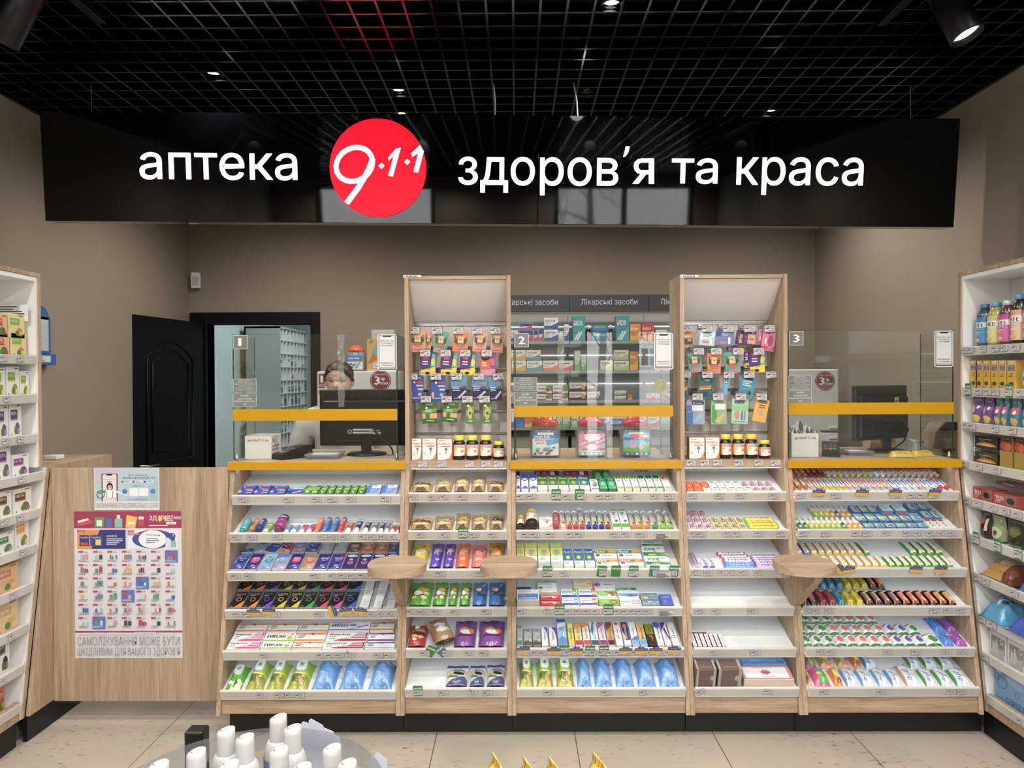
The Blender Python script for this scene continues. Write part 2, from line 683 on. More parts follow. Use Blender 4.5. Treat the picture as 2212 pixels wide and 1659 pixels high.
# shop front behind the viewer, with the street beyond
m_ = MB()
WIN = [(-2.0, -.75, 2.25, 2.86), (.5, 1.98, .06, 2.86)]
xs = [XL - .1, WIN[0][0], WIN[0][1], WIN[1][0], WIN[1][1], XR + .1]
for a in ((xs[0], xs[1], 0, ZC), (xs[2], xs[3], 0, ZC), (xs[4], xs[5], 0, ZC), (xs[1], xs[2], 0, 2.25), (xs[1], xs[2], 2.86, ZC), (xs[3], xs[4], 0, .06), (xs[3], xs[4], 2.86, ZC)):
 m_.box(a[0], YF - .15, a[2], a[1], YF, a[3])
struct('wall_front', m_, 'wall')
for k, (x0, x1, z0, z1) in enumerate(WIN):
 m_ = MB()
 for a in ((x0, x0 + .05, z0, z1), (x1 - .05, x1, z0, z1), (x0, x1, z0, z0 + .05), (x0, x1, z1 - .05, z1)):
  m_.box(a[0], YF - .12, a[2], a[1], YF - .04, a[3])
 if k:
  m_.box(1.22, YF - .12, z0, 1.27, YF - .04, z1)
 w = struct('window_%d' % (k + 1), m_, 'blackpl')
 m_ = MB()
 m_.box(x0 + .04, YF - .085, z0 + .04, x1 - .04, YF - .08, z1 - .04)
 part('pane', m_, 'glass', w)
m_ = MB()                                                    # opaque film on the lower part of the shop window
for x0, x1 in ((.55, .735), (.995, 1.22), (1.59, 1.93)):
 m_.box(x0, YF - .075, .1, x1, YF - .072, 2.15)
struct('window_2_film', m_, pmat('window_film', '4a4644', .6))
m_ = MB()
m_.box(-9, -14, -.2, 9, YF - .16, -.1)
struct('ground_outside', m_, pmat('street_asphalt', '9a9a9c', .8))
m_ = MB()
m_.box(-9, -11.4, -.1, 9, -11, 7, col='ecd8d0')
for x in (-4.4, -1.9, .2, 2.98, 5.4):
 for z in (1.78, 4.4):
  m_.box(x, -11.02, z, x + .46, -10.96, z + .5, col='f2f2f2')
  m_.box(x + .05, -10.97, z + .05, x + .21, -10.95, z + .45, col='7c5a50')
  m_.box(x + .25, -10.97, z + .05, x + .41, -10.95, z + .45, col='a4aab0')
struct('exterior_facade', m_, 'paper')

Pn, F, _ = tx('АПТЕКА')
m_ = MB()
m_.add([(1.26 + p[0] * .5, YF - .087, 1.92 + p[1] * .08) for p in Pn], F, '6a1c24')
part('window_lettering', m_, 'paper', w)
t = thing('street_tree', 'bare tree standing outside behind the shop window', 'tree', (1.5, -6, -.1))
m_ = MB()
m_.tube([(1.5, -6, -.1), (1.46, -6, 1.2), (1.52, -6, 2.4), (1.45, -6, 4.6)], [.09, .07, .06, .03], 10, '5a4c42')
part('trunk', m_, 'paper', t)
m_ = MB()
r_ = random.Random(4)
def twig(p, d, L_, r, n):
 q = p + d * L_
 m_.tube([p, (p + q) / 2 + Vector((r_.uniform(-.05, .05), 0, .03)), q], [r, r * .8, r * .5], 5, '4c4038')
 if n:
  for _ in range(3):
   twig(p + (q - p) * r_.uniform(.4, 1), (d + Vector((r_.uniform(-.9, .9), r_.uniform(-.5, .5), r_.uniform(-.4, .6)))).normalized(), L_ * .62, r * .5, n - 1)
for k in range(9):
 twig(Vector((1.5, -6, 1.3 + .35 * k)), Vector((r_.uniform(-1, 1), r_.uniform(-.5, .5), r_.uniform(.1, .8))).normalized(), .9, .016, 3)
part('branches', m_, 'paper', t)

# ---------------------------------------------------------------- door, storeroom
m_ = MB()
m_.box(DX0 - .12, YB - .02, 0, DX0, YB + .13, DZ + .085)
m_.box(DX1, YB - .02, 0, DX1 + .07, YB + .13, DZ + .085)
m_.box(DX0, YB - .02, DZ, DX1, YB + .13, DZ + .085)
d1 = struct('door_1', m_, 'door')
H = Vector((-2.318, YB - .045, 0))
d = Vector((-.115, -.755, 0)).normalized()
nrm = Vector((-d.y, d.x, 0))
if nrm.x < 0:
 nrm = -nrm
S_ = lambda u, v, l: H + d * (u * .765) + Vector((0, 0, .01 + v * 1.952)) + nrm * l
m_ = MB()
def slab(u0, v0, u1, v1, l0, l1):
 q = [S_(u, v, l) for l in (l0, l1) for u, v in ((u0, v0), (u1, v0), (u1, v1), (u0, v1))]
 m_.add(q, [(0, 3, 2, 1), (4, 5, 6, 7), (0, 1, 5, 4), (1, 2, 6, 5), (2, 3, 7, 6), (3, 0, 4, 7)], '111')
slab(0, 0, 1, 1, -.04, 0)
def molding(pts):
 m_.tube([S_(u, v, .001) for u, v in pts], .009, 6, closed=True)
arch = [(.17, .5), (.83, .5), (.83, .86)] + [(.5 + .33 * cos(a), .86 + .06 * sin(a) ** 2.2) for a in [pi * k / 12 for k in range(1, 12)]] + [(.17, .86)]
molding(arch)
molding([(.24, .54), (.76, .54), (.76, .84)] + [(.5 + .26 * cos(a), .84 + .05 * sin(a) ** 2.2) for a in [pi * k / 10 for k in range(1, 10)]] + [(.24, .84)])
molding([(.17, .08), (.83, .08), (.83, .42), (.17, .42)])
part('door_leaf', m_, 'door', d1)
m_ = MB()
h0 = S_(.92, .5, .001)
m_.tube([h0, h0 + nrm * .05, h0 + nrm * .05 - d * .11], .008, 8)
part('door_handle', m_, 'metal', d1)

m_ = MB()
m_.box(-2.54, YB + .12, 0, -2.42, 8.1, 2.9)
m_.box(-2.54, 8.05, 0, -.9, 8.1, 2.9)
m_.box(-.95, YB + .12, 0, -.9, 8.1, 2.9)
m_.box(-2.54, YB + .12, 2.85, -.9, 8.1, 2.9)
struct('wall_storeroom', m_, 'paleblue')
l = bpy.data.lights.new('storeroom_lamp', 'AREA')
l.energy, l.size, l.color = 20, .5, (.92, .98, 1)
lo = link('storeroom_lamp', l)
lo.location = (-1.3, 5.85, 2.78)
# pigeonhole cabinet
t = thing('pigeonhole_cabinet', 'tall pale cabinet of pigeonholes seen through the open black door', 'cabinet', (-2.21, 6.7, 0))
m_ = MB()
cx0, cx1, cy0, cy1, cz = -2.375, -2.06, 6.3, 7.13, 2.006
m_.box(cx0, cy0, 0, cx1, cy0 + .018, cz)
m_.box(cx0, cy1 - .018, 0, cx1, cy1, cz)
m_.box(cx0, cy0, 0, cx0 + .015, cy1, cz)
m_.box(cx0, cy0, cz - .018, cx1, cy1, cz)
part('carcass', m_, pmat('cabinet_white', 'a6aeac', .5), t)
rows, colsn = 17, 8
m_ = MB()
for i in range(1, rows):
 m_.box(cx0 + .02, cy0 + .018, i * cz / rows - .006, cx1 - .002, cy1 - .018, i * cz / rows + .006)
for j in range(1, colsn):
 y = cy0 + j * (cy1 - cy0) / colsn
 m_.box(cx0 + .02, y - .004, .02, cx1 - .004, y + .004, cz - .02)
part('divider_grid', m_, M['tray'], t)
rr = random.Random(5)
for i in range(6, 15):
 for j in range(colsn):
  if rr.random() < .38 or i in (12, 11, 10) and rr.random() < .5:
   y0 = cy0 + (j + .2) * (cy1 - cy0) / colsn
   z0 = i * cz / rows + .0065
   w, h = rr.uniform(.04, .065), rr.uniform(.03, .085)
   m_ = MB()
   c1 = rr.choice(['dfe4e6', 'dfe4e6', '2b4c9a', 'cfd6d8', 'b03a36', '7ba7a0', 'e8e6dc', '3d6ea8'])
   m_.box(cx1 - .12, y0, z0, cx1 - .006, y0 + w, z0 + h, col=c1)
   draw(m_, planeS((cx1 - .006, y0, z0), (0, w, 0), (0, 0, h)), [R(.05, .1, .95, .45, rr.choice(['2f5fa5', 'ffffff', 'a02f3c', '4a8f6b'])), R(.15, .6, .8, .75, '445566')])
   solo('medicine_carton', m_, 'print', 'small medicine carton in pigeonhole row %s, compartment %s, behind the doorway' % (ORD[rows - 1 - i].replace('leftmost', 'first'), ORD[j].replace('leftmost', 'first')), 'medicine box', 'cartons in the pigeonhole cabinet')

# ---------------------------------------------------------------- counters
BX = [-1.280, -.497, -.023, .731, 1.208, 1.966]
BAYS = ['left counter', 'left tower', 'middle counter', 'right tower', 'right counter']
TRAYS = ['top shelf', 'second shelf', 'third shelf', 'fourth shelf', 'fifth shelf', 'bottom shelf']
TANG = atan(.335)
ZT = [1.0457, .885, .7228, .5655, .399, .2415]
DZB = [-.008, 0, 0, 0, 0]
PH = 1.142

def prof(z):
 return 3.04 + (z - .12) / 1.022 * .18

TU, TV, TW = Vector((1, 0, 0)), Vector((0, cos(TANG), sin(TANG))), Vector((0, -sin(TANG), cos(TANG)))

def tray_o(b, i):
 """Front inner edge of a tray's floor, at its middle."""
 z = ZT[i] + DZB[b]
 return Vector(((BX[b] + BX[b + 1]) / 2, prof(z) - .012, z - .020))

def tray_pt(b, i, x, y, w=0.0):
 """Where the sight line through a pixel meets the tray's floor lifted by w: (X, distance up the slope)."""
 o = tray_o(b, i) + TW * w
 dr = ray(x, y)
 t = (o - CAM).dot(TW) / dr.dot(TW)
 p = CAM + dr * t
 return p.x, (p - o).dot(TV)

def trayM(b, i, x, v, rot=0.0, lift=0.0):
 o = tray_o(b, i)
 o = Vector((x, o.y, o.z)) + TV * v + TW * lift
 m = Matrix((TU, TV, TW)).transposed().to_4x4()
 m.translation = o
 return m @ Matrix.Rotation(rot, 4, 'Z')

for b in range(5):
 x0, x1 = BX[b], BX[b + 1]
 tower = b in (1, 3)
 lab = ['wide oak sales counter with yellow ledge, beside the poster flap door', 'narrow oak display tower between the first and second cash desks',
 'wide oak sales counter with yellow ledge, under the candy jars', 'narrow oak display tower between the second and third cash desks',
 'wide oak sales counter with yellow ledge, stocked with sweets and bars'][b]
 t = thing('display_tower' if tower else 'sales_counter', lab, 'display tower' if tower else 'counter', ((x0 + x1) / 2, 3.4, 0), 'oak units of the sales front')
 T0 = .018
 pr = [(prof(.12), .12), (3.75, .12), (3.75, PH), (prof(PH), PH)]
 if tower:
  pr = [(prof(.12), .12), (3.75, .12), (3.75, PH), (3.445, PH + .04), (3.445, 2.005), (3.22, 2.005), (prof(PH), PH)]
 for k, x in enumerate((x0 + .0006, x1 - T0 - .0006)):
  m_ = MB()
  m_.prism(pr, 'x', x, x + T0)
  part('side_panel', m_, 'wood', t)
 xi0, xi1 = x0 + T0 + .001, x1 - T0 - .001
 m_ = MB()
 m_.box(xi0, 3.42, .125, xi1, 3.43, PH)
 part('back_panel', m_, 'tray', t)
 m_ = MB()
 m_.box(xi0, prof(.15) + .012, .121, xi1, prof(.15) + .03, .196)
 part('base_board', m_, 'woodh', t)
 m_ = MB()
 m_.box(x0 + (.02 if b == 0 else .001), 3.14, .001, x1 + (.05 if b == 4 else -.001), 3.16, .1195)
 part('plinth', m_, 'black', t)
 if not tower:
  m_ = MB()
  m_.box(x0 + (.0008 if b else -.006), 3.2035, PH + .0005, x1 - .0008, 3.80, PH + .035, c=.001)
  wt = part('worktop', m_, 'woodh', t)
  m_ = MB()
  m_.box(x0 - .006, 3.2, PH, x1 + .004, 3.2032, PH + .0355, c=.0005)
  part('yellow_edge', m_, 'yellow', wt)
 else:
  m_ = MB()
  m_.box(xi0, 3.222, PH + .0005, xi1, 3.43, PH + .035)
  part('display_shelf', m_, 'woodh', t)
  m_ = MB()
  m_.box(xi0, 3.224, 1.987, xi1, 3.44, 2.004)
  part('top_board', m_, 'woodh', t)
  m_ = MB()
  m_.add([(xi0, 3.236, 1.986), (xi1, 3.236, 1.986), (xi1, 3.415, 1.815), (xi0, 3.415, 1.815), (xi0, 3.246, 1.986), (xi1, 3.246, 1.986), (xi1, 3.425, 1.815), (xi0, 3.425, 1.815)],
 [(0, 1, 2, 3), (7, 6, 5, 4), (0, 3, 7, 4), (1, 5, 6, 2), (3, 2, 6, 7), (0, 4, 5, 1)], 'fff')
  part('header_board', m_, 'white', t)
  m_ = MB()
  m_.box(xi0, 3.424, PH + .035, xi1, 3.438, 1.83)
  slat = part('slat_panel', m_, pmat('slat_white', 'cfcbc6', .4), t)
  for z in (1.80, 1.692, 1.592, 1.488, 1.39, 1.285):
   m_ = MB()
   m_.box(xi0, 3.419, z - .006, xi1, 3.4235, z + .006)
   part('slat_profile', m_, 'metal', slat)
  m_ = MB()
  o_ = at(871 if b == 1 else 1470, 597, 3.219)
  m_.box(o_.x, 3.2185, o_.z - .005, o_.x + .08, 3.2205, o_.z + .006, col='ddd')
  for q in range(9):
   m_.box(o_.x + .012 + q * .006, 3.218, o_.z - .003, o_.x + .015 + q * .006, 3.2187, o_.z + .004, col='333')
  part('barcode_strip', m_, 'paper', t)
 for i in range(6):
  o = tray_o(b, i)
  L_ = (3.419 - o.y) / cos(TANG)
  def tm(mb):
   return mb.xf(Matrix.Translation((0, o.y, o.z)) @ Matrix.Rotation(TANG, 4, 'X'))
  ov = .006 if i < 6 else 0
  m_ = MB()
  m_.box(xi0, .004, -.012, xi1, L_, 0)
  tr = part('tray', tm(m_), 'tray', t)
  m_ = MB()
  m_.box(xi0 + .001, -.012, -.026, xi1 - .001, .0035, .018, c=.002)
  m_.box(xi0 + .001, -.010, -.026, xi1 - .001, .02, -.021)
  part('lip', tm(m_), 'lip', tr)
  m_ = MB()
  m_.box(xi0 + .002, -.0135, -.018, xi1 - .002, -.0125, .023, c=.0003)
  part('price_rail', tm(m_), 'acryl', tr)
  if i < 5:
   m_ = MB()
   m_.box(xi0 + .004, .012, -.018, xi1 - .004, .026, -.0125)
   part('led_strip', tm(m_), 'led', tr)
 m_ = MB()
 m_.box(xi0 + .004, 3.25, PH - .0045, xi1 - .004, 3.264, PH - .0005)
 part('led_strip', m_, 'led', t)

# round bag shelves on brackets
for k, (px, ax, lab) in enumerate(((858, -.499, 'round oak bag shelf on a bracket below the computer monitor desk'), (1099, -.025, 'round oak bag shelf on a bracket below the left end of the candy jar desk'),
 (1736.5, 1.2078, 'round oak bag shelf on a bracket beside the sweets and bars counter'))):
 c = at(px, 1217, 2.93)
 t = thing('bag_shelf', lab, 'bag shelf', (c.x, c.y, .56), 'round bag shelves on the sales front')
 z1 = .797
 out = []
 for q in range(48):
  a = 2 * pi * q / 48
  e = 2 / 2.35
  out.append((c.x + .117 * math.copysign(abs(cos(a)) ** e, cos(a)), c.y + .118 * math.copysign(abs(sin(a)) ** e, sin(a))))
 m_ = MB()
 m_.prism(out, 'z', z1 - .032, z1)
 part('shelf_top', m_, 'woodh', t)
 m_ = MB()
 m_.prism([(2.885, z1 - .033), (prof(z1 - .033) - .002, z1 - .033), (prof(.56) - .002, .56), (prof(.6) - .03, .575), (2.885, z1 - .06)], 'x', ax - .016, ax + .016)
 part('bracket', m_, 'wood', t)

# flap door with posters, low cabinet behind it
t = thing('flap_door', 'oak flap door with two posters closing the gap by the first counter', 'flap door', (-1.676, 3.21, .112))
m_ = MB()
m_.box(-2.069, 3.2, .112, -1.284, 3.218, 1.154)
part('door_panel', m_, 'wood', t)
m_ = MB()
m_.box(-2.071, 3.219, .5, -2.055, 3.225, .58)
part('hinge', m_, 'metal', t)
t = thing('side_cabinet', 'low oak cabinet against the wall by the flap door', 'cabinet', (-2.25, 3.4, 0))
m_ = MB()
m_.prism([(prof(.12), .12), (3.68, .12), (3.68, 1.165), (prof(1.15), 1.165)], 'x', -2.088, -2.0705)
part('side_panel', m_, 'wood', t)
m_ = MB()
m_.box(XL + .003, 3.225, 1.147, -2.0885, 3.68, 1.165)
part('cabinet_top', m_, 'woodh', t)
m_ = MB()
m_.box(XL + .003, 3.66, .12, -2.0885, 3.678, 1.147)
part('back_panel', m_, 'wood', t)
m_ = MB()
m_.box(-2.115, 3.06, .001, -2.095, 3.68, .1195)
part('plinth', m_, 'black', t)
m_ = MB()
p = atz(118, 992, 1.166)
m_.box(p.x - .035, p.y - .03, 1.1655, p.x + .03, p.y + .03, 1.187, col='d8d6d2', c=.004)
t = thing('power_adapter', 'small white power adapter with cable lying on the low oak cabinet', 'adapter', (p.x, p.y, 1.1655))
part('casing', m_, 'print', t)
m_ = MB()
m_.tube([(p.x - .03, p.y - .01, 1.172), (p.x - .07, p.y - .03, 1.169), (p.x - .09, p.y - .1, 1.169)], .003, 6, 'e0e0e0')
part('cable', m_, 'print', t)

# ---------------------------------------------------------------- shop sign
C4 = {'TL': at(85, 240, 3.335), 'TR': at(2075, 256, 3.385), 'BL': at(95, 473, 3.376), 'BR': at(2067, 487, 3.426)}
SU = (C4['TR'] - C4['TL'])
SW = SU.length
SU.normalize()
SVv = (C4['BL'] - C4['TL'])
SN = SU.cross(-SVv).normalized()
if SN.y > 0:
 SN = -SN
SVv = SN.cross(SU).normalized()
if SVv.z < 0:
 SVv = -SVv
SO = C4['TL'].copy()

def sg(x, y, l=0.0):
 """Point on the sign's face under a pixel, lifted off it by l."""
 dr = ray(x, y)
 t_ = (SO - CAM).dot(SN) / dr.dot(SN)
 return CAM + dr * t_ + SN * l

def sgp(x, y):
 q = sg(x, y) - SO
 return q.dot(SU), q.dot(SVv)

SH = -sgp(1090, 484)[1]
t = thing('shop_sign', 'long glossy black hanging fascia sign with glowing white lettering and a red disc', 'sign', tuple(SO + SU * SW / 2 - SVv * SH))
def sgm(mb):
 m = Matrix((SU, SVv, SN)).transposed().to_4x4()
 m.translation = SO
 return mb.xf(m)
m_ = MB()
m_.box(0, -SH, -.09, SW * .5398, 0, 0, c=.002)
part('fascia_panel', sgm(m_), 'blackgl', t)
m_ = MB()
m_.box(SW * .5402, -SH, -.09, SW, 0, 0, c=.002)
part('fascia_panel', sgm(m_), 'blackgl', t)
M['signwhite'] = emat('sign_white', 'f4f8ff', 1.5)
M['signred'] = emat('sign_red', 'ff0222', 1.25)
def lettering(body, x0, y0, x1, y1):
 """Raised letters filling the pixel box x0..x1, y0 (top) .. y1 (bottom) on the fascia."""
 Pn, F, _ = tx(body, 0, 4)
 a, bq = sgp(x0, y1), sgp(x1, y0)
 m = MB()
 g = .0013
 pts = [(a[0] + g + p[0] * (bq[0] - a[0] - 2 * g), a[1] + g + p[1] * (bq[1] - a[1] - 2 * g)) for p in Pn]
 for k in range(8):                                       # thicken the strokes
  ox, oy = g * cos(k * pi / 4), g * sin(k * pi / 4)
  m.add([(p[0] + ox, p[1] + oy, .004 - .00002 * k) for p in pts], F, 'fff')
 ed = {}
 for f in F:
  for i in range(len(f)):
   e = (f[i], f[(i + 1) % len(f)])
   ed[e] = 1
 for e in ed:
  if (e[1], e[0]) not in ed:
   p, q = pts[e[0]], pts[e[1]]
   m.add([(p[0], p[1], .0005), (q[0], q[1], .0005), (q[0], q[1], .004), (p[0], p[1], .004)], [(0, 1, 2, 3)], 'fff')
 part('lettering', sgm(m), 'signwhite', t)
lettering('аптека', 303, 331.5, 642, 388)
lettering('здоров', 990, 341, 1336, 421)
lettering('та', 1450, 342.5, 1551, 397.5)
lettering('краса', 1589, 341, 1866, 421)
m_ = MB()
def px_(pts):
 m_.add([(*sgp(*p), .004) for p in pts], [list(range(len(pts)))], 'fff')
px_([(1353, 317), (1360, 317), (1357, 330), (1350, 339), (1345.5, 339), (1349, 329), (1351, 317)])
px_([(1401, 342.5), (1412.5, 342.5), (1412.5, 397.5), (1401, 397.5)])
px_([(1384, 375), (1397, 375), (1379, 397.5), (1365.5, 397.5)])
bo = [(1402, 342.5), (1386, 342.5), (1378, 344.5), (1371, 350), (1368.5, 359), (1371, 369), (1377, 374.5), (1386, 377), (1402, 377)]
bi = [(1402, 351.5), (1387, 351.5), (1383, 352), (1379.5, 355), (1378.5, 359.5), (1379.5, 364), (1383, 367.3), (1387, 368), (1402, 368)]
for k in range(8):
 px_([bo[k], bo[k + 1], bi[k + 1], bi[k]])
part('lettering', sgm(m_), 'signwhite', t)
m_ = MB()
c0, e0 = sgp(817, 364), sgp(921, 364)
rad = e0[0] - c0[0]
disc = [(c0[0] + rad * cos(2 * pi * k / 64), c0[1] + rad * sin(2 * pi * k / 64)) for k in range(64)]
m_.prism(disc, 'z', .0006, .008)
dd = part('logo_disc', sgm(m_), 'signred', t)
m_ = MB()
def q7(x, y):
 return sgp(x / 2.011, y / 2.011)
loop = []
for k in range(37):
 a = radians(-60 + 10 * k)
 ex, ey = 82 * cos(a), 70 * sin(a)
 rt = radians(-32)
 loop.append((1541 + ex * cos(rt) - ey * sin(rt), 716 + ex * sin(rt) + ey * cos(rt)))
def ribbon(pts, w):
 q = [Vector((*q7(*p), 0)) for p in pts]
 for i in range(len(q)):
  tt = q[min(i + 1, len(q) - 1)] - q[max(i - 1, 0)]
  nn = Vector((-tt.y, tt.x, 0)).normalized() * w
  for s in (-1, 1):
   V_.append((q[i].x + nn.x * s, q[i].y + nn.y * s, .0098))
 for i in range(len(q) - 1):
  b = len(V_) - 2 * len(q) + 2 * i
  F_.append((b, b + 1, b + 3, b + 2))
V_, F_ = [], []
ribbon(loop[:37], .0115)
ribbon([(1622, 690), (1600, 745), (1560, 815), (1508, 884)], .0125)
m_.add(V_, F_, 'fff')
for c in ([(1645, 722), (1659, 709), (1672, 722), (1659, 736)], [(1757, 705), (1770, 692), (1783, 705), (1770, 719)],
 [(1688, 686), (1722, 648), (1743, 643), (1708, 769), (1688, 765), (1711, 680), (1690, 700)],
 [(1788, 668), (1826, 632), (1842, 660), (1818, 752), (1797, 748), (1818, 668), (1792, 684)]):
 m_.add([(*q7(*p), .0098) for p in c], [list(range(len(c)))], 'fff')
part('logo_numerals', sgm(m_), 'signwhite', dd)
for k, (x, y0, y1, col, r) in enumerate(((185, 183, 240, '888', .0012), (1979, 188, 254, '888', .0012), (1069, 172, 249, 'ddd', .0035), (1250, 192, 250, 'ddd', .0035))):
 a, b = sg(x, y1, -.045), at(x + (2 if k < 2 else -4), y0, 3.38)
 b = Vector((a.x + (0 if k < 2 else -.006 - .012 * (k == 3)), a.y, ZC + .02))
 m_ = MB()
 mid = (a + b) / 2 + Vector((.004 if k > 1 else 0, 0, 0))
 m_.tube([a + Vector((0, 0, -.012)), mid, b], r, 6, col)
 part('hanging_wire' if k < 2 else 'power_cable', m_, 'print', t)

# ---------------------------------------------------------------- ceiling fittings
for k, (x, y) in enumerate(SEEN_LAMPS):
 p = atz(x, y, 2.925)
 t = thing('downlight', ['round recessed downlight in the black grid above the word at the sign start', 'round recessed downlight in the grid above the red disc', 'bare bulb downlight in the grid beside the white cable',
 'round recessed downlight at the top edge of the view, middle', 'round recessed downlight above the far end of the long word pair', 'downlight half hidden by the top edge of the black sign, near the storeroom side',
 'downlight half hidden by the sign edge just above the red disc'][k], 'downlight', (p.x, p.y, 2.915), 'recessed ceiling downlights')
 m_ = MB()
 m_.lathe([(.030, 2.9), (.042, 2.9), (.043, 2.93), (.032, 2.96)], 20, '222', o=(p.x, p.y, .022), closed=False)
 part('trim_ring', m_, 'grid', t)
 m_ = MB()
 m_.lathe([(.0305, 2.935), (.02, 2.931), (.001, 2.929)], 20, 'fff', o=(p.x, p.y, 0))
 part('bulb', m_, emat('bulb', 'fff6ea', 8), t)

def spotlamp(lab, base, tip, r, tr0, tr1):
 b, e = Vector(base), Vector(tip)
 t = thing('track_spotlight', lab, 'spotlight', tuple(b))
 ax = (e - b)
 L_ = ax.length
 R3 = ax.to_track_quat('Z', 'Y').to_matrix().to_4x4()
 R3.translation = b
 m_ = MB()
 m_.lathe([(r * .9, 0), (r, .01), (r, L_ - .004), (r * .97, L_), (r * .86, L_), (r * .84, L_ - .02)], 32, '111', closed=False)
 m_.lathe([(r * .9, 0), (.001, -.002)], 32, '111', closed=False)
 m_.xf(R3)
 body = part('lamp_body', m_, 'blackpl', t)
 m_ = MB()
 m_.lathe([(r * .84, L_ - .02), (.001, L_ - .018)], 32, 'fff', closed=False)
 part('lens', m_.xf(R3), emat('spot_lens', 'fff2e0', 1.4), t)
 m_ = MB()
 a = (b + e) / 2
 m_.tube([a, (a.x, a.y, ZC - .03)], .012, 8)
 m_.box(a.x - .02, a.y - .05, ZC - .06, a.x + .02, a.y + .05, ZC - .025)
 part('stem', m_, 'blackpl', t)
 m_ = MB()
 m_.box(tr0[0] - .017, tr0[1], ZC - .027, tr0[0] + .017, tr1[1], ZC - .001)
 part('track', m_, 'blackpl', t)

p0, p1 = at(2032, -30, 2.47), at(2090, 78, 2.415)
spotlamp('black cylinder track spotlight near the ceiling above the drinks shelf side', p0, p1, .052, (p0.x - .045, 1.9), (0, 2.78))
p0, p1 = at(70, -40, 2.42), at(2, 88, 2.45)
spotlamp('black cylinder track spotlight near the ceiling on the herbal tea shelf side', p0, p1, .056, (p0.x + .06, 1.9), (0, 2.72))

# wall fixtures
p = at(415, 607, YB - .01)
t = thing('motion_sensor', 'white motion sensor high in the wall corner above the open door', 'motion sensor', (XL + .05, YB - .04, p.z - .06))
m_ = MB()
m_.prism([(-.032, -.055), (.032, -.055), (.034, .02), (.03, .058), (-.03, .058), (-.034, .02)], 'y', -.045, 0, 'ddd9d4')
Rz = Matrix.Translation((XL + .06, YB - .005, p.z)) @ Matrix.Rotation(radians(18), 4, 'Z')
part('casing', m_.xf(Rz), 'print', t)
m_ = MB()
m_.prism([(-.022, -.035), (.022, -.035), (.022, .025), (-.022, .025)], 'y', -.050, -.0455, 'bcb8b4')
part('lens_window', m_.xf(Rz), 'print', t)
t = thing('information_board', 'blue framed notice board with pocket on the wall beside the herbal tea shelf', 'notice board', (XL + .01, 3.4, 1.6))
ya, yb = 2.425 * FPX / 1035 * 1.0, 2.425 * FPX / 1015
z0, z1 = at(95, 762, 3.62).z, at(95, 668, 3.62).z
m_ = MB()
m_.box(XL + .002, 3.38, z0, XL + .014, 3.755, z1 - .03, col='1d5f9e')
m_.lathe([(.06, 0), (.06, .012)], 24, '1d5f9e', axis='x', o=(XL + .002, 3.68, z1 - .035))
part('board', m_, 'print', t)
m_ = MB()
m_.box(XL + .0145, 3.40, z0 + .012, XL + .0155, 3.735, z1 - .045, col='b9bcc4')
draw(m_, planeS((XL + .0155, 3.41, z0 + .02), (0, .31, 0), (0, 0, z1 - z0 - .08)), [LN(.08, .88, .8, 14, .05, '6b6f7a', .018)])
part('notice_sheet', m_, 'paper', t)
m_ = MB()
m_.box(XL + .002, 3.42, z0 - .06, XL + .05, 3.74, z0 - .004, col='1d5f9e')
draw(m_, planeS((XL + .05, 3.43, z0 - .05), (0, .28, 0), (0, 0, .04)), [R(.2, .1, .95, .9, 'd5d8dc'), LN(.3, .7, .5, 3, .25, '556', .08)])
part('leaflet_pocket', m_, 'print', t)
# ---------------------------------------------------------------- goods: shapes
def interp(tab, v):
 for (a, p), (b, q) in zip(tab, tab[1:]):
  if v <= b:
   return p + (q - p) * (v - a) / (b - a)
 return tab[-1][1]

PIL = {
 'pouch': [(0, .55), (.06, .85), (.2, 1), (.5, .85), (.75, .3), (.86, .04), (1, .02)],
 'bar': [(0, .05), (.08, .10), (.15, .9), (.22, 1), (.8, 1), (.86, .9), (.92, .1), (1, .05)],
 'wipes': [(0, .05), (.07, .12), (.16, .62), (.3, .92), (.55, 1), (.88, .9), (.95, .3), (1, .1)],
 'sachet': [(0, .15), (.08, .3), (.2, 1), (.8, 1), (.93, .3), (1, .1)],
 }
ST = {}

def st(key, name, cat, look, kind, t, base, g=(), side=None, mat=None, **kw):
 ST[key] = dict(n=name, c=cat, k=look, kind=kind, t=t, b=base, g=list(g), side=side, mat=mat, **kw)

_MC = {}

